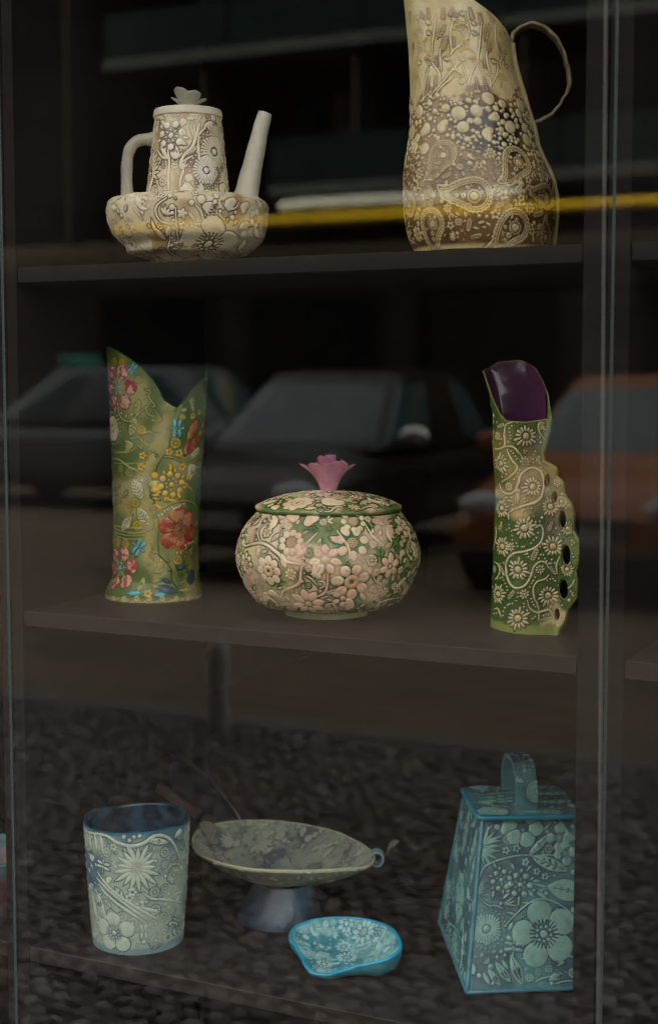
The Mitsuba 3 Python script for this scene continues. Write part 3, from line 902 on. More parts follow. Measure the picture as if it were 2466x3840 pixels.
PATH = {"pitcher_rim": [[-0.0988, 0.3579], [-0.0775, 0.3495], [-0.0429, 0.3321], [-0.0137, 0.3117], [0.0102, 0.2956], [0.0261, 0.2797], [0.0352, 0.2665]],
    "pitcher_handle": [[0.0368, 0.2699], [0.0388, 0.2815], [0.0474, 0.2898], [0.0619, 0.2937], [0.0808, 0.2869], [0.0944, 0.2728], [0.1038, 0.2525], [0.11, 0.2311], [0.1097, 0.2151], [0.1045, 0.2019], [0.0955, 0.1877], [0.0822, 0.1767], [0.0644, 0.1685]],
    "vase_rim": [[-0.0653, 0.3813], [-0.0519, 0.375], [-0.0329, 0.3634], [-0.0138, 0.3493], [0.0053, 0.3293], [0.0168, 0.3118], [0.0218, 0.3008], [0.0276, 0.2975], [0.0341, 0.2936], [0.0438, 0.2897], [0.0569, 0.3053], [0.07, 0.3215], [0.0818, 0.3345], [0.0896, 0.3429]],
    "vase_seam": [[0.0431, 0.2921], [0.0309, 0.2586], [0.0281, 0.2365], [0.0242, 0.2251], [0.0115, 0.2081], [0.0011, 0.1796], [0.0022, 0.1605], [0.0082, 0.135], [0.0105, 0.1126], [0.0091, 0.0903], [0.0101, 0.071], [0.0227, 0.058], [0.0289, 0.0451], [0.0288, 0.0309], [0.0432, 0.0114]],
    "teapot_spout": [[0.0815, 0.0949], [0.0847, 0.1076], [0.0891, 0.1288], [0.0947, 0.153], [0.1003, 0.1771], [0.1059, 0.2012], [0.1121, 0.2229]],
    "teapot_handle": [[-0.0431, 0.1828], [-0.0558, 0.1832], [-0.0679, 0.1812], [-0.077, 0.1745], [-0.0825, 0.1637], [-0.0848, 0.1475], [-0.0854, 0.1266], [-0.085, 0.1086], [-0.0845, 0.0954]],
    "jug_left": [[-0.0483, 0.0032], [-0.0467, 0.0725], [-0.0443, 0.1454], [-0.0432, 0.1889], [-0.0477, 0.2465], [-0.0491, 0.2867], [-0.0543, 0.3125], [-0.0602, 0.3279], [-0.0658, 0.3434], [-0.067, 0.3566]],
    "jug_right": [[0.0465, -0.0054], [0.0463, 0.0066], [0.0552, 0.0219], [0.0581, 0.0368], [0.0693, 0.0522], [0.0705, 0.0718], [0.0677, 0.0857], [0.0751, 0.1077], [0.0721, 0.1245], [0.0638, 0.1385], [0.0642, 0.1595], [0.061, 0.1718], [0.0527, 0.1811], [0.051, 0.1853], [0.0484, 0.1994], [0.0409, 0.2057], [0.0395, 0.2175], [0.0227, 0.2243], [0.0201, 0.235], [0.0219, 0.239], [0.0295, 0.2651], [0.0314, 0.2809], [0.0317, 0.2915], [0.0308, 0.3558]],
    "jug_pinch": [[0.044, -0.0057], [0.0426, 0.0062], [0.0417, 0.0257], [0.0449, 0.0602], [0.047, 0.0832], [0.0479, 0.1059], [0.0457, 0.1285], [0.0429, 0.1567], [0.0382, 0.1819], [0.0305, 0.2042], [0.0228, 0.2181], [0.0189, 0.2321], [0.0201, 0.239], [0.0265, 0.265], [0.0288, 0.2808], [0.0277, 0.3559]],
    "jug_front_rim": [[-0.0552, 0.3421], [-0.0497, 0.3251], [-0.0425, 0.3081], [-0.0296, 0.2884], [-0.0181, 0.2772], [0.007, 0.2759], [0.0255, 0.2795], [0.0413, 0.2814]],
    "jug_back_rim": [[-0.0768, 0.3436], [-0.0651, 0.3511], [-0.0329, 0.3532], [-0.0073, 0.3433], [0.0067, 0.3296], [0.0144, 0.3138], [0.0179, 0.2882]],
    "jug_holes": [[0.0299, 0.2014, 0.0032, 0.0078], [0.0396, 0.1799, 0.0041, 0.0073], [0.0503, 0.1519, 0.0055, 0.0119], [0.0559, 0.1064, 0.0067, 0.0134], [0.0529, 0.0614, 0.007, 0.0134], [0.0451, 0.0277, 0.0038, 0.0078]],
    "boat_rim": [[0.1506, 0.0178], [0.158, -0.0205], [0.1332, -0.0454], [0.0864, -0.0787], [0.0402, -0.0989], [-0.0117, -0.1091], [-0.0618, -0.0984], [-0.1036, -0.0758], [-0.1313, -0.0425], [-0.152, -0.0041], [-0.1595, 0.0349], [-0.1494, 0.0655], [-0.1251, 0.093], [-0.0884, 0.1133], [-0.0378, 0.1221], [0.011, 0.1174], [0.0664, 0.0967], [0.1097, 0.067], [0.1383, 0.039]],
    "boat_scrolls": [[0.1516, 0.0251, 0.106], [0.1528, 0.0644, 0.11], [-0.1445, 0.0031, 0.118], [-0.1486, 0.0574, 0.118]],
    "dish_rim": [[0.0776, 0.013, 0.038], [0.0851, -0.0107, 0.036], [0.0772, -0.0296, 0.031], [0.0566, -0.037, 0.024], [0.0353, -0.0443, 0.018], [0.0184, -0.0571, 0.013], [0.0039, -0.0719, 0.011], [-0.0108, -0.0741, 0.011], [-0.0285, -0.0626, 0.014], [-0.0458, -0.0428, 0.018], [-0.0632, -0.0246, 0.021], [-0.0815, -0.0078, 0.024], [-0.0884, 0.007, 0.026], [-0.0896, 0.0314, 0.029], [-0.0799, 0.0512, 0.031], [-0.0611, 0.066, 0.033], [-0.0311, 0.0765, 0.035], [0.0002, 0.076, 0.037], [0.0321, 0.0657, 0.038], [0.0591, 0.0407, 0.039]],
    "can_base": [[-0.0858, -0.1317], [0.0809, -0.1317], [0.0858, 0.1317], [-0.0809, 0.1317]],
    "can_lid": [[-0.0586, -0.0636], [0.0833, -0.0654], [0.0898, 0.0837], [-0.0568, 0.0868]],
    "can_top": [[-0.0515, -0.0551], [0.0802, -0.0541], [0.0862, 0.0895], [-0.05, 0.0918]],
    "can_strap": [[-0.0017, -0.0416], [0.0286, -0.04], [0.0302, 0.0655], [-0.0035, 0.0637]],
    "plate": [[-1.4409, 0.6801], [-1.4338, 0.6824], [-1.4021, 0.6836], [-1.3457, 0.6822], [-1.2821, 0.6678], [-1.2323, 0.6442], [-1.1956, 0.6122], [-1.1689, 0.5793], [-1.1595, 0.5261], [-1.1719, 0.4732], [-1.2174, 0.4294], [-1.4436, 0.394]],
    "bar": [[-1.3129, 0.6266], [-1.2333, 0.5877]]}
SK = {}


def xz(name):
    a = np.array(PATH[name])
    o = np.argsort(a[:, 0])
    return a[o, 0], a[o, 1]


def along(name):
    a = np.array(PATH[name])
    o = np.argsort(a[:, 1])
    return lambda z: np.interp(z, a[o, 1], a[o, 0])


SK['teapot_bowl'] = turned(ROWS['teapot_bowl'])
SK['teapot_neck'] = turned(ROWS['teapot_neck'])


def pitcher_top(th):
    x, z = xz('pitcher_rim')
    return np.interp(-0.0335 + 0.067 * np.sin(th), x, z) - 0.012 * (np.cos(th) < 0) * np.cos(th) ** 2


SK['pitcher'] = turned(ROWS['pitcher'], top=pitcher_top)


def vase_top(th):
    x, z = xz('vase_rim')
    f = np.interp(0.0115 + 0.077 * np.sin(th), x, z)
    lo, hi = np.interp(-0.0655, x, z), np.interp(0.0885, x, z)
    u = np.mod(th - PI / 2, 2 * PI) / PI                                # 0..1 across the back, from the right side to the left
    b = hi + (lo - hi) * step(0, 1, u) - 0.075 * np.sin(PI * np.clip(u, 0, 1)) ** 1.2
    return np.where(np.cos(th) >= 0, f, b)


SK['vase'] = turned(ROWS['vase'], top=vase_top)
seam_x = np.array(PATH['vase_seam'])[::-1]
s_ = SK['vase']
side = s_.P[..., 0] - np.interp(s_.P[..., 2], seam_x[:, 1], seam_x[:, 0])
s_.extra = np.where(np.cos(s_.x) > 0, 0.0030 * step(-0.0007, 0.0009, side) * step(-0.2, 0.2, np.cos(s_.x)), 0.0)
s_.side = side
SK['pot'] = turned(ROWS['pot'])
SK['pot_lid'] = turned([(0.1478, 0.0024, 0.0975), (0.1490, 0.0024, 0.1020), (0.1515, 0.0024, 0.1042), (0.1535, 0.0024, 0.1035), (0.1592, 0.0024, 0.092), (0.1665, 0.0024, 0.070), (0.1722, 0.0024, 0.043), (0.1748, 0.0024, 0.018), (0.1752, 0.0024, 0.004)])
SK['cup'] = turned(ROWS['cup'])
SK['foot'] = turned(ROWS['foot'], dx=0.0014)

# the slim jug: two pressed slabs that meet in a pierced fin
jl, jr, jp = along('jug_left'), along('jug_right'), along('jug_pinch')
FIN = 0.0032


def jug_sheet(front, nu=190, nv=400):
    a = np.linspace(0, 1, nu)
    u = np.where(a < 0.34, 0.5 * (1 - np.cos(PI * a / 0.34 / 2)), 0.5 + (a - 0.34) / 0.66 * 0.5)     # fine where the left side turns away
    u = u * 1.0
    rx, rz = xz('jug_front_rim' if front else 'jug_back_rim')
    U = np.repeat(u[None], nv, 0)
    zt = np.interp(jl(0.28) + (jr(0.28) - jl(0.28)) * u, rx, rz) if front else np.interp(-0.085 + 0.128 * u, [-0.085, -0.07, -0.03, 0.0, 0.02, 0.034, 0.0425], [0.3437, 0.3545, 0.357, 0.346, 0.328, 0.312, 0.283])
    for _ in range(6):
        x = jl(zt) + (jr(zt) - jl(zt)) * u
        zt = np.interp(x, rx, rz) if front else zt
    Z = zt[None] * np.linspace(0, 1, nv)[:, None]
    L, Rr, Pn = jl(Z), jr(Z), jp(Z)
    X = L + (Rr - L) * U
    w = np.clip((X - L) / np.maximum(Pn - L, 1e-4), 0, 1)
    bulge = np.where(w < 0.5, np.sqrt(np.clip(1 - (1 - 2 * w) ** 2, 0, 1)), np.cos(PI / 2 * (2 * w - 1)) ** 1.3)
    D = 0.031 * bulge * (1 - 0.15 * Z / 0.3) + FIN * step(0.0, 0.06, w)
    near = 0.05 * (X + 0.06) / 0.126                                       # the fin stands nearer the window than the round side
    P = np.stack([X + 0.477 * near, (-D if front else D) - 0.879 * near, Z], -1)
    c = np.concatenate([np.zeros((nv, 1)), np.cumsum(np.hypot(np.diff(X, axis=1), np.diff(D, axis=1)), 1)], 1)
    c = c - c[:, nu // 2][:, None] + X[:, nu // 2][:, None]
    return Skin(P, c, Z, None, sign=1.0 if front else -1.0)


SK['jug_front'], SK['jug_back'] = jug_sheet(True), jug_sheet(False, 120, 160)


def quad(a, b, c, d, dx=0.0009):
    """A flat grid: a b along the bottom, d c along the top."""
    a, b, c, d = (np.array(q, float) for q in (a, b, c, d))
    nu, nv = int(np.linalg.norm(b - a) / dx), int(np.linalg.norm(d - a) / dx)
    u, v = np.linspace(0, 1, nu)[None, :, None], np.linspace(0, 1, nv)[:, None, None]
    P = (a * (1 - u) + b * u) * (1 - v) + (d * (1 - u) + c * u) * v
    x = (u[..., 0] - 0.5) * (np.linalg.norm(b - a) * (1 - v[..., 0]) + np.linalg.norm(c - d) * v[..., 0])
    return Skin(P, x, np.repeat(v[..., 0] * np.linalg.norm((d + c - a - b) / 2), nu, 1), None)


cb = [np.array([*p, 0.0]) for p in PATH['can_base']]
ct = [np.array([*p, 0.216]) for p in PATH['can_top']]
cl_ = [np.array([*p, 0.226]) for p in PATH['can_lid']]
SK['can_front'] = quad(cb[0], cb[1], ct[1], ct[0])
SK['can_left'] = quad(cb[3], cb[0], ct[0], ct[3])
SK['can_lid'] = quad(cl_[0], cl_[1], cl_[2], cl_[3])


def polar(rim, depth, power, zrim, dx=0.0012, nr=160, na=760, lift=None):
    a = np.array(rim + rim[:1])
    ang = np.unwrap(np.arctan2(a[:, 1], a[:, 0]))
    if ang[-1] < ang[0]:
        ang, a = ang[::-1], a[::-1]
    g = np.linspace(0, 2 * PI, na) - PI
    rad = np.hypot(a[:, 0], a[:, 1])
    from scipy.interpolate import PchipInterpolator
    rp = np.r_[rad[:-1], rad[0]]
    cs = PchipInterpolator(np.r_[ang[-4:-1] - 2 * PI, ang, ang[1:4] + 2 * PI], np.r_[rp[-4:-1], rp, rp[1:4]])
    R = cs(np.mod(g - ang[0], 2 * PI) + ang[0])
    if a.shape[1] == 3:                                                    # a rim that rises and falls
        ap = np.r_[a[:-1, 2], a[0, 2]]
        zrim = PchipInterpolator(np.r_[ang[-4:-1] - 2 * PI, ang, ang[1:4] + 2 * PI], np.r_[ap[-4:-1], ap, ap[1:4]])(np.mod(g - ang[0], 2 * PI) + ang[0])
        depth = lambda g: zrim - 0.005
    rho = np.linspace(0.004, 1, nr)[:, None]
    X, Y = rho * R * np.cos(g), rho * R * np.sin(g)
    zr = zrim + (lift(g) if lift else 0.0)
    Z = zr - depth(g) * (1 - rho ** power)
    return Skin(np.stack([X, Y, Z], -1), X, Y, None, sign=-1.0)


SK['boat'] = polar(PATH['boat_rim'], lambda g: 0.052 + 0 * g, 1.9, 0.110)
SK['dish'] = polar(PATH['dish_rim'], lambda g: 0.022 + 0 * g, 2.6, 0.030)


# what is pressed into each skin: kind, place (angle or metres, metres), radius, turn, settings; or a vine: points, half width
MOTIFS = {
 'pot': [
  ["blob",-0.491,0.1936,np.float64(0.01114),0.524,{"seed": 1}],
  ["blob",-0.2282,0.1909,np.float64(0.01256),0.0,{"seed": 2}],
  ["fan",-0.6846,0.1864,np.float64(0.02236),3.491,{"n": 5,"spread": 1.2}],
  ["fan",0.733,0.171,np.float64(0.0242),-0.524,{"n": 5,"spread": 1.5}],
  ["flower",-0.0277,0.1321,np.float64(0.02516),1.571,{"n": 7,"w": 0.42,"r0": 0.25,"tip": 1,"c": "ball","cs": 0.2}],
  ["flower",-0.4149,0.1547,np.float64(0.02057),0.175,{"n": 9,"w": 0.46,"r0": 0.42,"c": "dots","cs": 0.27,"vein": 0.45}],
  ["flower",-0.6707,0.1131,np.float64(0.02369),0.0,{"n": 8,"w": 0.52,"r0": 0.36,"c": "ring","cs": 0.3,"vein": 0.4}],
  ["flower",-0.242,0.0661,np.float64(0.02774),0.209,{"n": 8,"w": 0.4,"r0": 0.18,"tip": 1,"c": "ball","cs": 0.17,"vein": 0.25}],
  ["flower",0.2559,0.1004,np.float64(0.02934),0.349,{"n": 7,"w": 0.5,"r0": 0.36,"c": "ring","cs": 0.3,"vein": 0.35}],
  ["flower",-1.0372,0.1185,np.float64(0.01789),0.0,{"n": 8,"w": 0.4,"r0": 0.4,"c": "dots","cs": 0.27}],
  ["flower",0.2697,0.1547,np.float64(0.02747),-0.698,{"n": 7,"w": 0.42,"r0": 0.4,"c": "dots","cs": 0.22,"vein": 0.4}],
  ["flower",0.3319,0.1873,np.float64(0.01995),0.349,{"n": 9,"w": 0.42,"r0": 0.48,"c": "dots","cs": 0.26}],
  ["flower",1.1479,0.171,np.float64(0.02086),0.524,{"n": 7,"w": 0.5,"r0": 0.35,"c": "ring","cs": 0.25}],
  ["flower",0.6984,0.1194,np.float64(0.01945),-1.745,{"n": 6,"w": 0.5,"r0": 0.2,"c": "ball","cs": 0.15}],
  ["flower",1.2101,0.1348,np.float64(0.01521),0.0,{"n": 7,"w": 0.45,"r0": 0.3,"c": "dots"}],
  ["flower",0.7053,0.0814,np.float64(0.00969),0.0,{"n": 7,"w": 0.35,"r0": 0.22,"tip": 1}],
  ["flower",0.9197,0.0832,np.float64(0.00903),0.0,{"n": 6,"w": 0.4,"r0": 0.3}],
  ["flower",-0.7745,0.1665,np.float64(0.00894),0.0,{"n": 7,"w": 0.5,"r0": 0.45,"c": "dots","cs": 0.35}],
  ["flower",0.1729,0.076,np.float64(0.0175),-2.618,{"n": 6,"w": 0.45,"r0": 0.3}],
  ["burst",-1.0165,0.1583,np.float64(0.01242),0.0,{"n": 12,"dots": 0}],
  ["bead",-0.2005,0.1412,np.float64(0.00767),0.0,{"p": "g"}],
  ["bead",0.4702,0.1294,np.float64(0.00808),0.0,{"n": 10}],
  ["ros5",-0.1798,0.1746,np.float64(0.00625),0.0,{"p": "g"}],
  ["ros5",0.0069,0.1746,np.float64(0.00587),0.0,{"p": "g"}],
  ["ros5",0.5878,0.1393,np.float64(0.00664),0.0,{"p": "g"}],
  ["ros5",0.8229,0.1402,np.float64(0.00559),0.0,{"p": "g"}],
  ["bead",-0.2144,0.095,np.float64(0.00367),0.0,{}],
  ["star",-0.2766,0.1013,np.float64(0.00312),0.0,{}],
  ["star",-0.3596,0.0841,np.float64(0.00295),0.0,{}],
  ["star",-0.083,0.0869,np.float64(0.00294),0.0,{}],
  ["star",0.159,0.143,np.float64(0.0031),0.0,{}],
  ["star",0.2697,0.1366,np.float64(0.00274),0.0,{}],
  ["star",0.6915,0.0968,np.float64(0.00279),0.0,{}],
  ["star",0.567,0.0832,np.float64(0.0026),0.0,{}],
  ["star",0.5601,0.1611,np.float64(0.00314),0.0,{}],
  ["fan",0.3388,0.067,np.float64(0.02037),3.491,{"n": 6,"spread": 1.6}],
  ["fan",-0.7122,0.086,np.float64(0.0149),-1.396,{"n": 3,"spread": 1.0,"w": 0.22}],
  ["fan",-0.892,0.076,np.float64(0.01692),-0.698,{"n": 5}],
  ["spray",0.0484,0.086,np.float64(0.0101),0.349,{}],
  ["leaf",-0.1245,0.1194,np.float64(0.01277),1.222,{"veins": 0}],
  ["leaf",-0.4771,0.1285,np.float64(0.01102),1.92,{"veins": 0}],
  ["fan",-0.0968,0.1158,np.float64(0.0146),4.189,{"n": 4,"spread": 1.2,"w": 0.16}],
  ["leaf",0.0691,0.162,np.float64(0.00659),-0.175,{"veins": 0}],
  ["leaf",0.0761,0.1574,np.float64(0.00622),-0.436,{"veins": 0}],
  ["fan",-1.1963,0.1421,np.float64(0.01329),1.047,{"n": 4}],
  ["fan",-0.3181,0.133,np.float64(0.02195),1.222,{"n": 2,"spread": 0.5,"w": 0.16}],
  ["spray",-0.4564,0.0869,np.float64(0.01016),2.618,{}],
  ["spray",-0.6154,0.0733,np.float64(0.01117),2.793,{}],
  ["leaf",0.4149,0.0769,np.float64(0.00851),-0.873,{"veins": 0}],
  ["fan",0.9473,0.0986,np.float64(0.01691),-1.047,{"n": 5}],
  ["fan",1.1686,0.1113,np.float64(0.01329),-1.047,{"n": 4}],
  ["cluster",-1.1271,0.0398,np.float64(0.01052),0.0,{}],
  ["fan",-0.0207,0.1891,np.float64(0.0129),0.349,{"n": 3}],
  ["vine",[[-1.1133,0.1421],[-0.7952,0.1502],[-0.567,0.1393],[-0.4495,0.1285],[-0.2835,0.1249]],np.float64(0.00236),"a"],
  ["vine",[[-0.2697,0.1222],[-0.2904,0.1077],[-0.3319,0.0959],[-0.5117,0.0851],[-0.5601,0.076]],np.float64(0.00246),"a"],
  ["vine",[[0.1106,0.1728],[0.1936,0.1547],[0.2282,0.1439],[0.2213,0.1321]],np.float64(0.00176),"a"],
  ["vine",[[0.0,0.1158],[-0.0069,0.0968],[-0.0415,0.0841],[-0.1176,0.0787]],np.float64(0.00193),"a"],
  ["vine",[[0.484,0.1819],[0.5186,0.1647],[0.567,0.1574],[0.6569,0.1475]],np.float64(0.0016),"a"],
  ["vine",[[0.4771,0.1095],[0.5394,0.0995],[0.6293,0.0932],[0.6154,0.0814],[0.5186,0.0579]],np.float64(0.00142),"a"],
  ["vine",[[-0.0968,0.1022],[-0.0415,0.1004],[-0.0484,0.0941],[-0.0968,0.0914]],np.float64(0.00141),"a"],
  ["vine",[[-0.1245,0.1701],[-0.2005,0.1583],[-0.242,0.1511]],np.float64(0.00141),"a"],
  ["vine",[[0.0,0.0679],[0.083,0.0633],[0.1521,0.0344]],np.float64(0.00124),"a"],
  ["vine",[[-0.816,0.1502],[-0.9543,0.1665],[-0.9266,0.1783]],np.float64(0.00143),"a"],
  ["vine",[[-0.2351,0.1095],[-0.1798,0.1059],[-0.1106,0.095]],np.float64(0.00123),"a"],
  ["vine",[[0.5463,0.0516],[0.7745,0.067],[1.2101,0.0661]],np.float64(0.00126),"a"],
  ["vine",[[1.2032,0.1665],[1.134,0.143],[1.2309,0.1294]],np.float64(0.00146),"a"],
  ["vine",[[-1.0303,0.0733],[-0.7745,0.0715],[-0.6638,0.0534]],np.float64(0.00127),"a"],
 ],
 'pot_lid': [
  ["flower",-0.546,0.0346,np.float64(0.02522),0.0,{"n": 9,"w": 0.5,"r0": 0.35,"c": "ring","cs": 0.3}],
  ["blob",0.0607,0.041,np.float64(0.01886),0.0,{"seed": 3}],
  ["flower",0.3813,0.0218,np.float64(0.01036),0.0,{"n": 8,"w": 0.32,"r0": 0.2,"tip": 1}],
  ["bead",-0.104,0.0146,np.float64(0.0039),0.0,{}],
  ["fan",-1.17,0.0209,np.float64(0.02014),2.094,{"n": 5}],
  ["fan",0.832,0.0355,np.float64(0.01996),0.349,{"n": 6}],
  ["flower",0.7193,0.0564,np.float64(0.01093),0.0,{"n": 7}],
  ["fan",-1.6813,0.0519,np.float64(0.01495),2.618,{"n": 5}],
  ["flower",1.0487,0.0273,np.float64(0.01094),0.0,{"n": 7}],
  ["blob",-0.8407,0.0173,np.float64(0.00903),0.0,{"seed": 5}],
  ["leaf",-0.2513,0.0191,np.float64(0.0089),0.175,{"veins": 0}],
  ["fan",0.572,0.0337,np.float64(0.01081),0.0,{"n": 4}],
  ["star",0.2513,0.0282,np.float64(0.00232),0.0,{}],
  ["star",0.6673,0.0255,np.float64(0.00234),0.0,{}],
  ["vine",[[-0.0693,0.0109],[0.026,0.0127],[0.1127,0.0237],[0.208,0.0228]],np.float64(0.00142),"a"],
  ["vine",[[0.4333,0.0146],[0.6327,0.0218],[0.7193,0.0118]],np.float64(0.00143),"a"],
  ["vine",[[-1.196,0.0464],[-1.1527,0.0573],[-0.9187,0.0582]],np.float64(0.00129),"a"],
 ],
 'vase': [
  ["wheelflower",-0.9255,0.3216,np.float64(0.03616),0.0,{"n": 6,"p": "r","seed": 0.05}],
  ["dragonfly",-0.5181,0.3492,np.float64(0.01005),-0.698,{"p": "t"}],
  ["bead",-0.7742,0.3584,np.float64(0.00555),0.0,{"p": "y"}],
  ["bead",-0.9954,0.3602,np.float64(0.00583),0.0,{"p": "y"}],
  ["leaf",-0.4249,0.2921,np.float64(0.01323),1.309,{"p": "o","veins": 5}],
  ["leaf",-0.5413,0.2623,np.float64(0.01517),1.134,{"p": "o","veins": 5}],
  ["burst",-1.2166,0.2602,np.float64(0.02437),0.0,{"n": 26,"p": "c"}],
  ["bead",-0.3318,0.2585,np.float64(0.00681),0.0,{"p": "y"}],
  ["fan",-0.5064,0.2383,np.float64(0.02404),3.491,{"n": 7,"spread": 1.0,"w": 0.07,"p": "o"}],
  ["ros5",-0.3085,0.2204,np.float64(0.00658),0.0,{"p": "y"}],
  ["bead",-0.6461,0.1954,np.float64(0.00737),0.0,{"p": "o"}],
  ["bead",-0.9372,0.2005,np.float64(0.00562),0.0,{"p": "o"}],
  ["ros5",-0.3551,0.2035,np.float64(0.00684),0.0,{"p": "y"}],
  ["dragonfly",0.4249,0.2612,np.float64(0.01456),0.0,{"p": "t"}],
  ["bead",0.4016,0.2392,np.float64(0.00811),0.0,{"p": "y"}],
  ["ros5",0.2619,0.2264,np.float64(0.00633),0.0,{"p": "y"}],
  ["ros5",0.4831,0.2239,np.float64(0.00686),0.0,{"p": "y"}],
  ["ros5",0.7975,0.279,np.float64(0.00561),0.0,{"p": "y"}],
  ["ros5",1.007,0.2844,np.float64(0.00487),0.0,{"p": "y"}],
  ["leaf",0.8207,0.2586,np.float64(0.01916),1.012,{"w": 0.4,"veins": 0,"p": "n"}],
  ["dot",0.6927,0.2318,np.float64(0.01173),1.222,{"ry": 0.42,"p": "n"}],
  ["dot",0.8557,0.2355,np.float64(0.01178),1.047,{"ry": 0.42,"p": "n"}],
  ["dot",0.9954,0.2446,np.float64(0.01156),0.96,{"ry": 0.4,"p": "n"}],
  ["dot",1.1234,0.2549,np.float64(0.00902),0.873,{"ry": 0.4,"p": "n"}],
  ["dot",1.2282,0.2661,np.float64(0.00775),0.873,{"ry": 0.5,"p": "n"}],
  ["ros5",0.5763,0.2033,np.float64(0.00688),0.0,{"p": "y"}],
  ["ros5",0.7742,0.1886,np.float64(0.00615),0.0,{"p": "y"}],
  ["leaf",0.7858,0.291,np.float64(0.00663),-1.047,{"veins": 0,"p": "o"}],
  ["dot",0.5413,0.278,np.float64(0.00583),-0.349,{"ry": 0.8,"p": "o"}],
  ["dot",0.5646,0.2881,np.float64(0.00558),0.175,{"ry": 0.6,"p": "o"}],
  ["fan",0.6694,0.2979,np.float64(0.01651),0.436,{"n": 4,"spread": 0.9,"w": 0.07,"p": "o"}],
  ["spray",0.9372,0.2234,np.float64(0.01283),0.611,{"p": "c"}],
  ["fan",0.7043,0.2076,np.float64(0.0281),-0.785,{"n": 5,"spread": 0.9,"w": 0.06,"p": "c"}],
  ["leaf",0.2969,0.2031,np.float64(0.0066),-1.484,{"veins": 0,"p": "y"}],
  ["dot",-1.0769,0.2871,np.float64(0.00191),0.0,{"p": "c"}],
  ["dot",-0.8324,0.2834,np.float64(0.0019),0.0,{"p": "c"}],
  ["dot",-0.7043,0.2793,np.float64(0.0019),0.0,{"p": "c"}],
  ["dot",-0.5646,0.2817,np.float64(0.00189),0.0,{"p": "c"}],
  ["vine",[[-0.9488,0.2931],[-0.9022,0.2807],[-0.7393,0.2724],[-0.5646,0.2724],[-0.39,0.2832],[-0.1804,0.295]],np.float64(0.00125),"o"],
  ["vine",[[-0.1688,0.31],[-0.1455,0.3004],[-0.227,0.291],[-0.1804,0.2815],[-0.0757,0.279],[-0.099,0.2722]],np.float64(0.00112),"o"],
  ["vine",[[-0.2619,0.3191],[-0.1339,0.316],[-0.1804,0.3084],[-0.0524,0.2943],[-0.1688,0.2934]],np.float64(0.00112),"o"],
  ["vine",[[-0.3085,0.2523],[-0.1804,0.2561],[-0.0873,0.252]],np.float64(0.00113),"o"],
  ["vine",[[-0.0873,0.2644],[-0.064,0.2578],[0.0757,0.255]],np.float64(0.00101),"o"],
  ["vine",[[-0.0058,0.2924],[0.0873,0.2809],[0.0524,0.2722],[-0.1339,0.2729]],np.float64(0.00101),"o"],
  ["vine",[[-1.496,0.2106],[-1.2166,0.2147],[-0.9022,0.2123],[-0.7276,0.2056],[-0.5181,0.1999],[-0.2619,0.1899]],np.float64(0.00127),"o"],
  ["vine",[[-1.2282,0.2077],[-0.7276,0.2082],[-0.2619,0.2093]],np.float64(0.00103),"o"],
  ["vine",[[-0.4016,0.2472],[-0.3318,0.2429],[-0.3318,0.2314],[-0.4016,0.2356]],np.float64(0.00113),"o"],
  ["vine",[[-0.2503,0.2466],[-0.2619,0.2392],[-0.1804,0.2347]],np.float64(0.00113),"o"],
  ["vine",[[0.1455,0.2197],[0.3434,0.2179],[0.6578,0.2118],[1.1467,0.2248]],np.float64(0.00136),"o"],
  ["vine",[[-0.6461,0.2451],[-0.39,0.2484]],np.float64(0.00102),"o"],
  ["vine",[[-1.2515,0.2284],[-0.716,0.2252],[-0.4366,0.2334]],np.float64(0.00103),"o"],
  ["vine",[[-1.5309,0.2303],[-1.1584,0.2241],[-0.681,0.2245]],np.float64(0.00104),"o"],
  ["leaf",-0.4482,0.1704,np.float64(0.0165),-1.082,{"w": 0.55,"veins": 6,"p": "c"}],
  ["leaf",-0.3085,0.1299,np.float64(0.01589),-0.96,{"w": 0.5,"veins": 6,"p": "c"}],
  ["leaf",-0.7625,0.1179,np.float64(0.0147),0.785,{"w": 0.5,"veins": 6,"p": "c"}],
  ["bead",-0.5181,0.1501,np.float64(0.00687),0.0,{"p": "y"}],
  ["bead",-0.6927,0.1404,np.float64(0.00638),0.0,{"p": "y"}],
  ["bead",-0.4482,0.1161,np.float64(0.00764),0.0,{"p": "y"}],
  ["bead",-0.7625,0.0876,np.float64(0.00691),0.0,{"p": "y"}],
  ["bead",-1.0652,0.0886,np.float64(0.00644),0.0,{"p": "y"}],
  ["burst",-1.3796,0.1611,np.float64(0.02459),0.0,{"n": 13,"dots": 0,"p": "v"}],
  ["wheelflower",-0.9488,0.0495,np.float64(0.03447),0.087,{"n": 6,"p": "r","seed": 0.1}],
  ["dragonfly",-0.4016,0.0831,np.float64(0.01402),-0.611,{"p": "t"}],
  ["cluster",0.3318,0.1776,np.float64(0.02415),0.175,{"n": 8,"p": "y"}],
  ["poppy",0.5763,0.1092,np.float64(0.03149),0.436,{"n": 6,"p": "n","seed": 0.3}],
  ["dot",-0.0407,0.1916,np.float64(0.00506),0.0,{"p": "y"}],
  ["dot",-0.064,0.1778,np.float64(0.00583),0.0,{"p": "y"}],
  ["dot",-0.0291,0.1696,np.float64(0.0071),0.262,{"ry": 0.5,"p": "y"}],
  ["dot",-0.0175,0.162,np.float64(0.00634),0.0,{"ry": 0.3,"p": "y"}],
  ["dot",-0.0175,0.1567,np.float64(0.00609),-0.262,{"ry": 0.25,"p": "y"}],
  ["dot",0.0291,0.1452,np.float64(0.00635),-0.524,{"ry": 0.4,"p": "y"}],
  ["leaf",0.3667,0.1537,np.float64(0.00738),-0.175,{"veins": 0,"p": "y"}],
  ["leaf",0.5297,0.1603,np.float64(0.00574),-0.873,{"veins": 0,"p": "y"}],
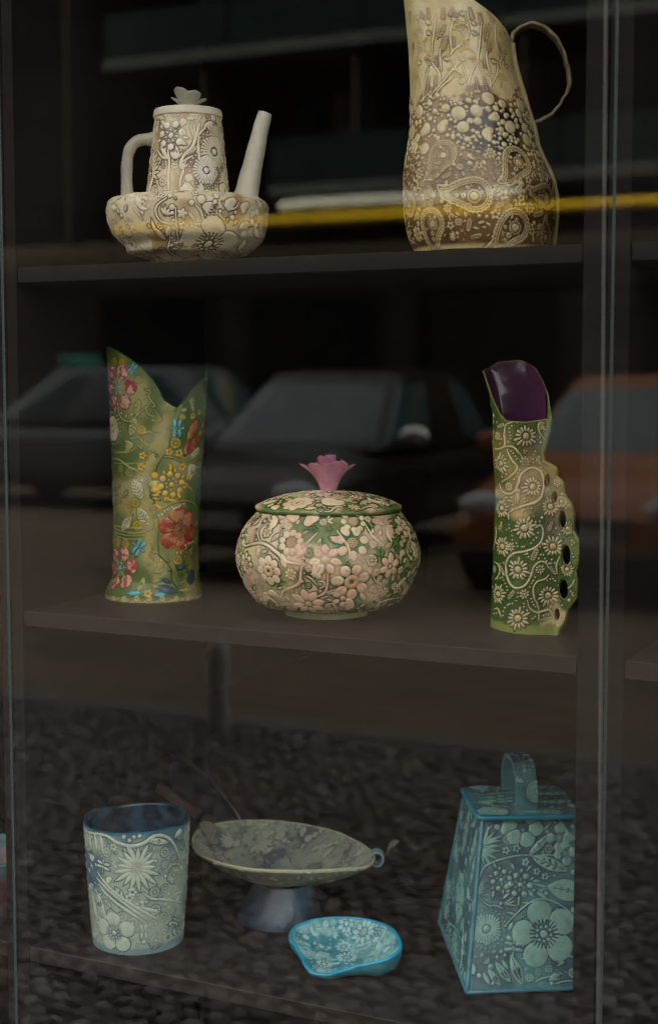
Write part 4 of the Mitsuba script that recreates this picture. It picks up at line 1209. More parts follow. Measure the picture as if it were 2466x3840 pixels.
  ["leaf",0.1921,0.1558,np.float64(0.00508),1.396,{"veins": 0,"p": "y"}],
  ["leaf",0.681,0.1774,np.float64(0.00511),-0.349,{"veins": 0,"p": "y"}],
  ["blob",1.2049,0.1597,np.float64(0.01167),0.0,{"p": "b"}],
  ["fan",0.5181,0.0478,np.float64(0.01922),1.047,{"n": 5,"spread": 1.4,"w": 0.06,"p": "b"}],
  ["dot",0.9139,0.0346,np.float64(0.01099),1.222,{"ry": 0.75,"p": "b"}],
  ["fan",0.8557,0.0794,np.float64(0.01934),-0.698,{"n": 4,"spread": 0.9,"w": 0.05,"p": "o"}],
  ["bead",0.5181,0.0637,np.float64(0.00717),0.0,{"p": "y"}],
  ["fan",-0.064,0.045,np.float64(0.01911),0.611,{"n": 3,"spread": 0.8,"w": 0.08,"p": "o"}],
  ["leaf",-0.3085,0.0269,np.float64(0.01275),1.309,{"w": 0.35,"veins": 2,"p": "o"}],
  ["leaf",0.2619,0.0198,np.float64(0.01913),-0.314,{"w": 0.3,"veins": 0,"p": "b"}],
  ["leaf",0.2503,0.033,np.float64(0.00894),-0.524,{"w": 0.35,"veins": 0,"p": "b"}],
  ["fan",0.1339,0.0321,np.float64(0.01913),2.88,{"n": 4,"spread": 0.6,"w": 0.05,"p": "o"}],
  ["fan",0.1222,0.0241,np.float64(0.01912),3.142,{"n": 3,"spread": 0.4,"w": 0.05,"p": "o"}],
  ["ros5",-0.1106,0.0141,np.float64(0.00712),0.0,{"p": "y"}],
  ["leaf",-0.4133,0.0142,np.float64(0.01146),0.087,{"w": 0.25,"veins": 0,"p": "t"}],
  ["leaf",0.1455,0.012,np.float64(0.01018),0.0,{"w": 0.3,"veins": 0,"p": "t"}],
  ["leaf",0.7393,0.0156,np.float64(0.01415),-0.087,{"w": 0.2,"veins": 0,"p": "o"}],
  ["ros5",-0.9488,0.0035,np.float64(0.00488),0.0,{"p": "c"}],
  ["ros5",-0.6345,0.0051,np.float64(0.00485),0.0,{"p": "c"}],
  ["ros5",-0.3434,0.0066,np.float64(0.00484),0.0,{"p": "c"}],
  ["ros5",-0.0757,0.0069,np.float64(0.00483),0.0,{"p": "c"}],
  ["ros5",0.1921,0.0063,np.float64(0.00484),0.0,{"p": "c"}],
  ["ros5",0.5064,0.0048,np.float64(0.00486),0.0,{"p": "c"}],
  ["ros5",0.7742,0.0029,np.float64(0.00489),0.0,{"p": "c"}],
  ["ros5",1.0885,0.0,np.float64(0.00493),0.0,{"p": "c"}],
  ["dot",0.1339,0.0639,np.float64(0.00191),0.0,{"p": "c"}],
  ["dot",-0.3318,0.1838,np.float64(0.0019),0.0,{"p": "c"}],
  ["dot",0.1921,0.1376,np.float64(0.00191),0.0,{"p": "c"}],
  ["dot",0.2619,0.1397,np.float64(0.00191),0.0,{"p": "c"}],
  ["dot",0.3551,0.1429,np.float64(0.00191),0.0,{"p": "c"}],
  ["dot",0.4599,0.1429,np.float64(0.00191),0.0,{"p": "c"}],
  ["dot",0.5646,0.1463,np.float64(0.00192),0.0,{"p": "c"}],
  ["dot",0.6578,0.1475,np.float64(0.00192),0.0,{"p": "c"}],
  ["dot",0.0524,0.1314,np.float64(0.00191),0.0,{"p": "c"}],
  ["dot",0.1339,0.1331,np.float64(0.00191),0.0,{"p": "c"}],
  ["dot",0.5181,0.1438,np.float64(0.00192),0.0,{"p": "c"}],
  ["dot",0.4016,0.1409,np.float64(0.00191),0.0,{"p": "c"}],
  ["dot",0.8324,0.0873,np.float64(0.00193),0.0,{"p": "c"}],
  ["dot",0.7276,0.0847,np.float64(0.00193),0.0,{"p": "c"}],
  ["dot",0.7509,0.08,np.float64(0.00193),0.0,{"p": "c"}],
  ["dot",0.6112,0.0745,np.float64(0.00192),0.0,{"p": "c"}],
  ["dot",0.5064,0.0739,np.float64(0.00192),0.0,{"p": "c"}],
  ["dot",0.9139,0.0871,np.float64(0.00194),0.0,{"p": "c"}],
  ["dot",1.0187,0.0884,np.float64(0.00194),0.0,{"p": "c"}],
  ["vine",[[0.0175,0.1368],[0.1921,0.1446],[0.3784,0.1501],[0.681,0.1527],[0.9954,0.1467],[1.2166,0.1354]],np.float64(0.00136),"o"],
  ["vine",[[-1.5425,0.1111],[-0.7975,0.1053],[-0.4016,0.1046],[-0.1688,0.1084]],np.float64(0.00116),"o"],
  ["vine",[[-1.4727,0.1049],[-0.7509,0.1005],[-0.2387,0.1014]],np.float64(0.00105),"o"],
  ["vine",[[-1.3563,0.0993],[-0.6927,0.0948],[-0.2503,0.0968]],np.float64(0.00104),"o"],
  ["vine",[[-1.5193,0.1138],[-0.7509,0.1117],[-0.2503,0.1121]],np.float64(0.00116),"o"],
  ["vine",[[-0.3551,0.1623],[-0.4133,0.1504],[-0.4366,0.1393],[-0.4133,0.128]],np.float64(0.00113),"o"],
  ["vine",[[-0.8091,0.1288],[-0.6345,0.1284],[-0.553,0.1322]],np.float64(0.00103),"o"],
  ["vine",[[-0.0407,0.1222],[-0.0757,0.1122],[-0.1804,0.1095]],np.float64(0.00102),"o"],
  ["vine",[[-0.1572,0.0924],[-0.0757,0.089],[-0.064,0.081]],np.float64(0.00114),"o"],
  ["vine",[[-0.099,0.0764],[0.0757,0.0754]],np.float64(0.00102),"o"],
  ["vine",[[-0.1339,0.0723],[-0.0175,0.0638]],np.float64(0.00102),"o"],
  ["vine",[[0.553,0.0253],[0.7393,0.0327]],np.float64(0.00103),"o"],
  ["vine",[[0.5646,0.183],[0.7742,0.173],[0.9255,0.1665]],np.float64(0.00102),"y"],
  ["vine",[[-0.9022,0.0052],[-0.7975,0.0009],[-0.6927,0.0069]],np.float64(0.00069),"o"],
  ["vine",[[-0.5996,0.0068],[-0.5064,0.0025],[-0.4366,0.0083]],np.float64(0.00068),"o"],
  ["vine",[[-0.2969,0.0081],[-0.227,0.0032],[-0.1572,0.0087]],np.float64(0.00068),"o"],
  ["vine",[[-0.0407,0.0084],[0.0291,0.0037],[0.099,0.0086]],np.float64(0.00068),"o"],
  ["vine",[[0.227,0.0077],[0.2969,0.0027],[0.3784,0.0075]],np.float64(0.00068),"o"],
  ["vine",[[0.5297,0.0056],[0.6228,0.0007],[0.716,0.0051]],np.float64(0.00069),"o"],
  ["vine",[[0.7975,0.0037],[0.9022,0.0],[1.0419,0.0023]],np.float64(0.00069),"o"],
 ],
 'cup': [
  ["flower",-0.0115,0.1313,np.float64(0.04072),0.0,{"n": 17,"w": 0.15,"r0": 0.12,"tip": 1,"c": "dots","cs": 0.12,"vein": 0.1,"jit": 0.3}],
  ["bead",-0.6462,0.1693,np.float64(0.00599),0.0,{"hole": 1}],
  ["ros5",-0.45,0.163,np.float64(0.00631),0.0,{}],
  ["bead",-0.6,0.154,np.float64(0.00733),0.0,{}],
  ["bead",0.5423,0.1503,np.float64(0.00736),0.0,{}],
  ["bead",0.5538,0.1322,np.float64(0.00603),0.0,{}],
  ["bead",0.75,0.1377,np.float64(0.00538),0.0,{}],
  ["burst",0.7846,0.1123,np.float64(0.01602),0.0,{"n": 18,"dots": 0}],
  ["bead",0.3346,0.0933,np.float64(0.00769),0.0,{}],
  ["bead",0.5538,0.096,np.float64(0.00604),0.0,{}],
  ["ros5",-0.1038,0.096,np.float64(0.00766),0.0,{}],
  ["ros5",-0.1615,0.0869,np.float64(0.00733),0.0,{}],
  ["dragonfly",-0.7038,0.1331,np.float64(0.01253),1.396,{}],
  ["dragonfly",0.1154,0.0362,np.float64(0.01206),0.0,{}],
  ["bead",-0.5769,0.0607,np.float64(0.0067),0.0,{}],
  ["bead",-0.3346,0.058,np.float64(0.00735),0.0,{}],
  ["bead",-0.1154,0.0489,np.float64(0.00802),0.0,{}],
  ["bead",0.3115,0.0453,np.float64(0.00604),0.0,{}],
  ["bead",0.3577,0.0661,np.float64(0.00804),0.0,{}],
  ["bead",0.5423,0.0525,np.float64(0.00673),0.0,{}],
  ["bead",0.5885,0.0326,np.float64(0.00641),0.0,{}],
  ["burst",0.3808,0.019,np.float64(0.0148),0.0,{"n": 14,"dots": 0}],
  ["poppy",-0.5192,0.0326,np.float64(0.02851),0.349,{"n": 5,"stam": 1}],
  ["leaf",-0.8654,0.0724,np.float64(0.02524),-1.134,{"w": 0.3,"veins": 3}],
  ["leaf",-1.0731,0.0643,np.float64(0.02369),-1.309,{"w": 0.22,"veins": 0}],
  ["leaf",-0.7154,0.1684,np.float64(0.01501),1.658,{"w": 0.2,"veins": 0}],
  ["leaf",-0.8654,0.1666,np.float64(0.01506),1.658,{"w": 0.22,"veins": 0}],
  ["leaf",-1.05,0.163,np.float64(0.0143),1.658,{"w": 0.22,"veins": 0}],
  ["leaf",-1.3038,0.1558,np.float64(0.01356),1.658,{"w": 0.22,"veins": 0}],
  ["fan",-1.0269,0.1322,np.float64(0.01684),1.571,{"n": 5,"spread": 0.9,"w": 0.1}],
  ["leaf",-0.3692,0.0951,np.float64(0.01),-0.873,{"w": 0.4,"veins": 3}],
  ["leaf",-0.6462,0.0761,np.float64(0.00838),-0.698,{"w": 0.4,"veins": 2}],
  ["leaf",-0.8077,0.0851,np.float64(0.00672),-0.698,{"w": 0.4,"veins": 2}],
  ["leaf",0.0462,0.077,np.float64(0.01335),0.262,{"w": 0.35,"veins": 4}],
  ["blob",-0.5885,0.1123,np.float64(0.00668),0.0,{}],
  ["fan",0.8308,0.1793,np.float64(0.01514),-1.047,{"n": 5}],
  ["burst",0.9231,0.1703,np.float64(0.01013),0.0,{"n": 12,"dots": 0}],
  ["burst",1.0154,0.153,np.float64(0.00932),0.0,{"n": 12,"dots": 0}],
  ["bead",0.7962,0.0571,np.float64(0.00609),0.0,{}],
  ["dragonfly",0.9,0.0389,np.float64(0.01019),1.047,{}],
  ["leaf",0.2308,0.0679,np.float64(0.0184),-0.349,{"w": 0.14,"veins": 0}],
  ["leaf",0.4038,0.1675,np.float64(0.01833),-0.209,{"w": 0.25,"veins": 3}],
  ["blob",0.9462,0.0734,np.float64(0.00679),0.0,{}],
  ["fan",-1.2231,0.0978,np.float64(0.01866),-1.047,{"n": 4,"w": 0.08}],
  ["bead",1.0731,0.086,np.float64(0.00579),0.0,{}],
  ["bead",-1.2923,0.0344,np.float64(0.00512),0.0,{}],
  ["fan",0.8077,0.0217,np.float64(0.01188),0.524,{"n": 4}],
  ["vine",[[-1.2808,0.1748],[-0.6692,0.1802],[-0.3808,0.1703],[-0.1385,0.1648],[0.0923,0.1666],[0.3577,0.1766],[0.6231,0.1703],[0.8077,0.1521],[0.9577,0.1277]],np.float64(0.00271),"a"],
  ["vine",[[-0.8885,0.1204],[-0.6231,0.1032],[-0.2769,0.0851],[0.0808,0.067],[0.3692,0.0525]],np.float64(0.00218),"a"],
  ["vine",[[-0.9231,0.1114],[-0.5308,0.0924],[-0.1731,0.0734],[0.1731,0.0525]],np.float64(0.00219),"a"],
  ["vine",[[-0.8769,0.1023],[-0.5308,0.0833],[-0.2423,0.0697],[0.0808,0.0516]],np.float64(0.00202),"a"],
  ["vine",[[0.0923,0.0951],[0.2769,0.0842],[0.5769,0.0788],[1.1077,0.0625]],np.float64(0.00183),"a"],
  ["vine",[[-0.1846,0.1639],[-0.1385,0.1558],[-0.0346,0.1413]],np.float64(0.00199),"a"],
  ["vine",[[0.6692,0.0779],[0.9,0.0815],[1.1423,0.0779]],np.float64(0.00168),"a"],
  ["vine",[[-0.7846,0.0942],[-0.4615,0.0788],[-0.1038,0.0607]],np.float64(0.00151),"a"],
  ["dot",-0.1385,0.173,np.float64(0.00298),0.0,{}],
  ["dot",-0.0577,0.1775,np.float64(0.00298),0.0,{}],
  ["dot",0.0462,0.1784,np.float64(0.00298),0.0,{}],
  ["dot",0.6577,0.0869,np.float64(0.00303),0.0,{}],
  ["dot",0.8654,0.0788,np.float64(0.00305),0.0,{}],
  ["dot",-0.7038,0.0543,np.float64(0.00302),0.0,{}],
  ["dot",-0.7962,0.048,np.float64(0.00303),0.0,{}],
  ["dot",-0.9923,0.0417,np.float64(0.00304),0.0,{}],
  ["dot",-0.9115,0.0498,np.float64(0.00304),0.0,{}],
  ["dot",-0.7269,0.0462,np.float64(0.00303),0.0,{}],
  ["dot",0.6692,0.0652,np.float64(0.00304),0.0,{}],
  ["dot",0.5769,0.0715,np.float64(0.00303),0.0,{}],
  ["dot",-0.2423,0.1784,np.float64(0.00298),0.0,{}],
  ["dot",0.7269,0.0389,np.float64(0.00304),0.0,{}],
 ],
 'jug_front': [
  ["flower",0.0093,0.2583,np.float64(0.01794),1.134,{"n": 14,"w": 0.19,"r0": 0.33,"c": "disc","cs": 0.25,"vein": 0.2,"jit": 0.32,"seed": 0.33}],
  ["flower",-0.0279,0.2215,np.float64(0.01579),1.134,{"n": 14,"w": 0.19,"r0": 0.33,"c": "disc","cs": 0.25,"vein": 0.2,"jit": 0.32,"seed": 0.44}],
  ["flower",0.0176,0.1931,np.float64(0.01603),0.908,{"n": 14,"w": 0.19,"r0": 0.33,"c": "disc","cs": 0.25,"vein": 0.2,"jit": 0.32,"seed": 0.33}],
  ["flower",0.0088,0.2247,np.float64(0.00805),0.0,{"n": 8,"w": 0.36,"r0": 0.3,"c": "ball","cs": 0.22,"seed": 0.0}],
  ["flower",-0.0144,0.192,np.float64(0.00714),0.0,{"n": 8,"w": 0.36,"r0": 0.3,"c": "ball","cs": 0.22,"seed": 0.22}],
  ["flower",-0.0321,0.2571,np.float64(0.00672),0.0,{"n": 8,"w": 0.36,"r0": 0.3,"c": "ball","cs": 0.22,"seed": 0.0}],
  ["flower",0.0497,0.199,np.float64(0.00609),0.0,{"n": 8,"w": 0.36,"r0": 0.3,"c": "ball","cs": 0.22,"seed": 0.67}],
  ["flower",0.0283,0.2711,np.float64(0.00565),0.0,{"n": 8,"w": 0.36,"r0": 0.3,"c": "ball","cs": 0.22,"seed": 0.56}],
  ["spray",-0.0017,0.1811,np.float64(0.00899),1.309,{}],
  ["spray",0.026,0.2262,np.float64(0.00757),1.222,{}],
  ["spray",-0.0272,0.2708,np.float64(0.00765),0.349,{}],
  ["fan",0.0358,0.221,np.float64(0.00707),1.222,{"n": 5,"spread": 1.6}],
  ["fan",0.0312,0.266,np.float64(0.00754),1.047,{"n": 3}],
  ["dot",-0.0096,0.2712,np.float64(0.00142),0.0,{}],
  ["dot",-0.0132,0.2679,np.float64(0.00142),0.0,{}],
  ["dot",-0.0126,0.263,np.float64(0.00142),0.0,{}],
  ["dot",-0.0112,0.2587,np.float64(0.00142),0.0,{}],
  ["dot",-0.0113,0.2545,np.float64(0.00142),0.0,{}],
  ["dot",-0.0141,0.2505,np.float64(0.00142),0.0,{}],
  ["dot",0.0069,0.2398,np.float64(0.00142),0.0,{}],
  ["dot",0.0104,0.2389,np.float64(0.00142),0.0,{}],
  ["dot",0.0079,0.2366,np.float64(0.00142),0.0,{}],
  ["dot",-0.0098,0.2384,np.float64(0.00142),0.0,{}],
  ["dot",-0.0072,0.2355,np.float64(0.00142),0.0,{}],
  ["dot",-0.0045,0.2319,np.float64(0.00142),0.0,{}],
  ["dot",-0.0022,0.2284,np.float64(0.00142),0.0,{}],
  ["dot",-0.0004,0.2141,np.float64(0.00142),0.0,{}],
  ["dot",-0.0021,0.2101,np.float64(0.00142),0.0,{}],
  ["dot",-0.0034,0.2053,np.float64(0.00142),0.0,{}],
  ["dot",-0.0069,0.202,np.float64(0.00142),0.0,{}],
  ["dot",-0.0254,0.2034,np.float64(0.00144),0.0,{}],
  ["dot",-0.0229,0.1803,np.float64(0.00143),0.0,{}],
  ["dot",-0.0201,0.177,np.float64(0.00143),0.0,{}],
  ["dot",-0.0094,0.1783,np.float64(0.00142),0.0,{}],
  ["dot",-0.0157,0.1732,np.float64(0.00143),0.0,{}],
  ["dot",-0.0121,0.173,np.float64(0.00143),0.0,{}],
  ["dot",0.0063,0.1768,np.float64(0.00142),0.0,{}],
  ["dot",0.0105,0.1746,np.float64(0.00141),0.0,{}],
  ["dot",0.0071,0.1733,np.float64(0.00142),0.0,{}],
  ["dot",0.0201,0.2282,np.float64(0.00142),0.0,{}],
  ["dot",0.0193,0.2237,np.float64(0.00142),0.0,{}],
  ["dot",0.0282,0.2223,np.float64(0.00142),0.0,{}],
  ["dot",0.0274,0.2174,np.float64(0.00142),0.0,{}],
  ["dot",0.0301,0.2135,np.float64(0.00142),0.0,{}],
  ["dot",0.0364,0.1869,np.float64(0.00141),0.0,{}],
  ["dot",0.0391,0.1892,np.float64(0.00141),0.0,{}],
  ["dot",0.0275,0.2567,np.float64(0.00142),0.0,{}],
  ["dot",0.0291,0.2501,np.float64(0.00142),0.0,{}],
  ["dot",0.0228,0.2384,np.float64(0.00142),0.0,{}],
  ["dot",0.0203,0.2341,np.float64(0.00142),0.0,{}],
  ["vine",[[-0.0081,0.276],[-0.0178,0.2723],[-0.0203,0.2605],[-0.0199,0.2445],[-0.0334,0.2396],[-0.038,0.2417]],np.float64(0.00161),"a"],
  ["vine",[[-0.0199,0.2438],[-0.0079,0.2439],[-0.0002,0.2366],[0.0049,0.2306]],np.float64(0.00162),"a"],
  ["vine",[[-0.0159,0.2408],[-0.0105,0.2294],[-0.0044,0.2204],[-0.0055,0.2122],[-0.0123,0.2049],[-0.0263,0.1971]],np.float64(0.00171),"a"],
  ["vine",[[-0.0312,0.1943],[-0.0273,0.1857],[-0.0147,0.182],[-0.0048,0.1867],[-0.0017,0.1963],[0.0026,0.2085],[0.0112,0.2159],[0.0221,0.2162],[0.0314,0.208],[0.0326,0.1929],[0.0282,0.1777],[0.0139,0.1711],[0.0014,0.1672]],np.float64(0.00192),"a"],
  ["vine",[[0.0336,0.2753],[0.0269,0.2757],[0.0265,0.2653],[0.0343,0.2527]],np.float64(0.00132),"a"],
  ["flower",-0.0273,0.1624,np.float64(0.01535),0.227,{"n": 14,"w": 0.19,"r0": 0.33,"c": "disc","cs": 0.25,"vein": 0.2,"jit": 0.32,"seed": 0.56}],
  ["flower",0.0407,0.1678,np.float64(0.01458),0.908,{"n": 14,"w": 0.19,"r0": 0.33,"c": "disc","cs": 0.25,"vein": 0.2,"jit": 0.32,"seed": 0.56}],
  ["flower",0.0077,0.1394,np.float64(0.01793),0.227,{"n": 14,"w": 0.19,"r0": 0.33,"c": "disc","cs": 0.25,"vein": 0.2,"jit": 0.32,"seed": 0.56}],
  ["flower",-0.026,0.1119,np.float64(0.01584),1.361,{"n": 14,"w": 0.19,"r0": 0.33,"c": "disc","cs": 0.25,"vein": 0.2,"jit": 0.32,"seed": 0.11}],
  ["flower",0.0441,0.1163,np.float64(0.01645),1.361,{"n": 14,"w": 0.19,"r0": 0.33,"c": "disc","cs": 0.25,"vein": 0.2,"jit": 0.32,"seed": 0.89}],
  ["flower",0.0002,0.0847,np.float64(0.01754),0.0,{"n": 14,"w": 0.19,"r0": 0.33,"c": "disc","cs": 0.25,"vein": 0.2,"jit": 0.32,"seed": 0.11}],
  ["flower",0.0644,0.0882,np.float64(0.01168),1.134,{"n": 14,"w": 0.19,"r0": 0.33,"c": "disc","cs": 0.25,"vein": 0.2,"jit": 0.32,"seed": 0.56}],
  ["flower",-0.0308,0.0479,np.float64(0.01593),1.134,{"n": 14,"w": 0.19,"r0": 0.33,"c": "disc","cs": 0.25,"vein": 0.2,"jit": 0.32,"seed": 0.56}],
  ["flower",0.0393,0.0519,np.float64(0.017),0.454,{"n": 14,"w": 0.19,"r0": 0.33,"c": "disc","cs": 0.25,"vein": 0.2,"jit": 0.32,"seed": 0.22}],
  ["flower",0.0647,0.1409,np.float64(0.01119),0.227,{"n": 14,"w": 0.19,"r0": 0.33,"c": "disc","cs": 0.25,"vein": 0.2,"jit": 0.32,"seed": 0.67}],
  ["flower",0.0024,0.0201,np.float64(0.01806),0.454,{"n": 14,"w": 0.19,"r0": 0.33,"c": "disc","cs": 0.25,"vein": 0.2,"jit": 0.32,"seed": 0.56}],
  ["flower",0.0554,0.175,np.float64(0.01029),0.0,{"n": 14,"w": 0.19,"r0": 0.33,"c": "disc","cs": 0.25,"vein": 0.2,"jit": 0.32,"seed": 0.22}],
  ["flower",-0.0119,0.1132,np.float64(0.00714),0.0,{"n": 8,"w": 0.36,"r0": 0.3,"c": "ball","cs": 0.22,"seed": 0.56}],
  ["flower",0.029,0.0858,np.float64(0.00707),0.0,{"n": 8,"w": 0.36,"r0": 0.3,"c": "ball","cs": 0.22,"seed": 0.56}],
  ["flower",0.0082,0.0527,np.float64(0.00758),0.0,{"n": 8,"w": 0.36,"r0": 0.3,"c": "ball","cs": 0.22,"seed": 0.33}],
  ["flower",-0.0416,0.0792,np.float64(0.00582),0.0,{"n": 8,"w": 0.36,"r0": 0.3,"c": "ball","cs": 0.22,"seed": 0.0}],
  ["flower",0.0137,0.1421,np.float64(0.00518),0.0,{"n": 8,"w": 0.36,"r0": 0.3,"c": "ball","cs": 0.22,"seed": 0.44}],
  ["spray",-0.0026,0.1749,np.float64(0.00852),1.309,{}],
  ["spray",-0.0296,0.1378,np.float64(0.00769),1.134,{}],
  ["spray",0.0413,0.1414,np.float64(0.00752),1.222,{}],
  ["spray",0.0202,0.1046,np.float64(0.01037),1.222,{}],
  ["spray",-0.0252,0.0806,np.float64(0.00865),-0.96,{}],
  ["spray",-0.0095,0.0496,np.float64(0.00811),1.047,{}],
  ["spray",0.045,0.0853,np.float64(0.00753),-0.96,{}],
  ["spray",0.057,0.0495,np.float64(0.00752),1.047,{}],
  ["fan",0.0688,0.0568,np.float64(0.00747),0.524,{"n": 3}],
  ["fan",0.0655,0.1735,np.float64(0.00744),0.698,{"n": 3}],
  ["fan",0.0354,0.0174,np.float64(0.00568),1.571,{"n": 3}],
  ["dot",-0.0201,0.177,np.float64(0.00143),0.0,{}],
  ["dot",-0.0157,0.1732,np.float64(0.00143),0.0,{}],
  ["dot",-0.0121,0.173,np.float64(0.00143),0.0,{}],
  ["dot",-0.0105,0.1775,np.float64(0.00142),0.0,{}],
  ["dot",0.0074,0.1775,np.float64(0.00142),0.0,{}],
  ["dot",0.0105,0.1746,np.float64(0.00141),0.0,{}],
  ["dot",0.0071,0.1733,np.float64(0.00142),0.0,{}],
  ["dot",-0.0099,0.1633,np.float64(0.00142),0.0,{}],
  ["dot",0.0068,0.163,np.float64(0.00142),0.0,{}],
  ["dot",0.0111,0.1643,np.float64(0.00141),0.0,{}],
  ["dot",0.0153,0.1649,np.float64(0.00141),0.0,{}],
  ["dot",0.0035,0.1603,np.float64(0.00142),0.0,{}],
  ["dot",0.017,0.1489,np.float64(0.00141),0.0,{}],
  ["dot",0.022,0.1475,np.float64(0.00141),0.0,{}],
  ["dot",0.0273,0.1481,np.float64(0.00141),0.0,{}],
  ["dot",-0.0134,0.1373,np.float64(0.00143),0.0,{}],
  ["dot",-0.0183,0.1347,np.float64(0.00143),0.0,{}],
  ["dot",-0.0104,0.1336,np.float64(0.00143),0.0,{}],
  ["dot",-0.0099,0.128,np.float64(0.00143),0.0,{}],
  ["dot",-0.0094,0.1223,np.float64(0.00143),0.0,{}],
  ["dot",-0.0037,0.1188,np.float64(0.00142),0.0,{}],
  ["dot",-0.0021,0.1146,np.float64(0.00142),0.0,{}],
  ["dot",0.0253,0.1336,np.float64(0.00141),0.0,{}],
  ["dot",0.0226,0.1274,np.float64(0.00141),0.0,{}],
  ["dot",0.0188,0.124,np.float64(0.00141),0.0,{}],
  ["dot",0.0156,0.1199,np.float64(0.00141),0.0,{}],
  ["dot",0.0068,0.1152,np.float64(0.00142),0.0,{}],
  ["dot",0.0038,0.1145,np.float64(0.00142),0.0,{}],
  ["dot",0.0086,0.1047,np.float64(0.00142),0.0,{}],
  ["dot",0.0112,0.1061,np.float64(0.00142),0.0,{}],
  ["dot",0.0128,0.1019,np.float64(0.00142),0.0,{}],
  ["dot",0.0285,0.1052,np.float64(0.00141),0.0,{}],
  ["dot",0.0317,0.1052,np.float64(0.00141),0.0,{}],
  ["dot",0.0261,0.1004,np.float64(0.00141),0.0,{}],
  ["dot",0.0344,0.1003,np.float64(0.00141),0.0,{}],
  ["dot",0.0367,0.0968,np.float64(0.00141),0.0,{}],
  ["dot",0.0404,0.0941,np.float64(0.00141),0.0,{}],
  ["dot",0.0429,0.0942,np.float64(0.00141),0.0,{}],
  ["dot",0.0474,0.095,np.float64(0.00141),0.0,{}],
  ["dot",-0.0282,0.0887,np.float64(0.00144),0.0,{}],
  ["dot",-0.0217,0.0905,np.float64(0.00144),0.0,{}],
  ["dot",-0.0241,0.0714,np.float64(0.00144),0.0,{}],
  ["dot",-0.0217,0.0678,np.float64(0.00144),0.0,{}],
  ["dot",-0.0193,0.0638,np.float64(0.00144),0.0,{}],
  ["dot",-0.0169,0.0598,np.float64(0.00144),0.0,{}],
  ["dot",-0.0158,0.0554,np.float64(0.00143),0.0,{}],
  ["dot",0.0222,0.0755,np.float64(0.00142),0.0,{}],
  ["dot",0.0195,0.0707,np.float64(0.00142),0.0,{}],
  ["dot",0.0175,0.0672,np.float64(0.00142),0.0,{}],
  ["dot",0.0149,0.0624,np.float64(0.00142),0.0,{}],
  ["dot",-0.0007,0.0535,np.float64(0.00142),0.0,{}],
  ["dot",-0.0003,0.0479,np.float64(0.00142),0.0,{}],
  ["dot",-0.0013,0.043,np.float64(0.00143),0.0,{}],
  ["dot",-0.0061,0.0389,np.float64(0.00143),0.0,{}],
  ["dot",-0.0102,0.0376,np.float64(0.00143),0.0,{}],
  ["dot",-0.0129,0.0357,np.float64(0.00143),0.0,{}],
  ["dot",-0.0169,0.0318,np.float64(0.00144),0.0,{}],
  ["dot",-0.0196,0.0264,np.float64(0.00144),0.0,{}],
  ["dot",-0.0198,0.0207,np.float64(0.00144),0.0,{}],
  ["dot",0.0091,0.0402,np.float64(0.00142),0.0,{}],
  ["dot",0.0093,0.036,np.float64(0.00142),0.0,{}],
  ["dot",0.0177,0.0471,np.float64(0.00142),0.0,{}],
  ["dot",0.0194,0.0429,np.float64(0.00142),0.0,{}],
  ["dot",0.0218,0.0395,np.float64(0.00142),0.0,{}],
  ["dot",0.0245,0.0367,np.float64(0.00142),0.0,{}],
  ["dot",0.0249,0.0235,np.float64(0.00142),0.0,{}],
  ["dot",0.0219,0.0208,np.float64(0.00142),0.0,{}],
  ["dot",0.0387,0.0264,np.float64(0.00142),0.0,{}],
  ["dot",0.0421,0.0264,np.float64(0.00142),0.0,{}],
  ["dot",0.0356,0.025,np.float64(0.00142),0.0,{}],
  ["dot",0.0451,0.0223,np.float64(0.00142),0.0,{}],
  ["dot",0.0471,0.0188,np.float64(0.00142),0.0,{}],
  ["dot",0.0506,0.0237,np.float64(0.00142),0.0,{}],
  ["dot",0.0378,0.0719,np.float64(0.00141),0.0,{}],
  ["dot",0.042,0.0734,np.float64(0.00141),0.0,{}],
  ["dot",0.0455,0.0742,np.float64(0.00141),0.0,{}],
  ["dot",0.0481,0.0715,np.float64(0.00141),0.0,{}],
  ["dot",0.0619,0.1668,np.float64(0.0014),0.0,{}],
  ["dot",0.0641,0.1698,np.float64(0.0014),0.0,{}],
  ["dot",0.0672,0.1056,np.float64(0.0014),0.0,{}],
  ["dot",0.0697,0.1092,np.float64(0.0014),0.0,{}],
  ["dot",0.0714,0.1051,np.float64(0.0014),0.0,{}],
  ["dot",0.0723,0.1234,np.float64(0.00139),0.0,{}],
  ["dot",0.069,0.1205,np.float64(0.0014),0.0,{}],
  ["dot",0.0269,0.1156,np.float64(0.00141),0.0,{}],
  ["dot",0.0305,0.1184,np.float64(0.00141),0.0,{}],
  ["dot",0.0489,0.1398,np.float64(0.00141),0.0,{}],
  ["dot",0.0531,0.1323,np.float64(0.00141),0.0,{}],
  ["dot",0.0592,0.0406,np.float64(0.00141),0.0,{}],
  ["dot",0.0571,0.0364,np.float64(0.00141),0.0,{}],
  ["dot",-0.0373,0.02,np.float64(0.00146),0.0,{}],
  ["dot",-0.0321,0.0217,np.float64(0.00145),0.0,{}],
  ["dot",-0.034,0.0677,np.float64(0.00145),0.0,{}],
  ["dot",-0.0279,0.0696,np.float64(0.00144),0.0,{}],
  ["vine",[[0.0219,0.1399],[0.0283,0.1432],[0.0321,0.1363],[0.0288,0.1225],[0.0185,0.113],[0.0057,0.1083],[-0.0077,0.1044],[-0.0164,0.0943],[-0.0175,0.0793],[-0.0126,0.0656],[-0.0032,0.0597],[0.0083,0.0638],[0.0168,0.0769],[0.0215,0.09],[0.029,0.0962],[0.0366,0.0941],[0.0396,0.0886]],np.float64(0.00179),"a"],
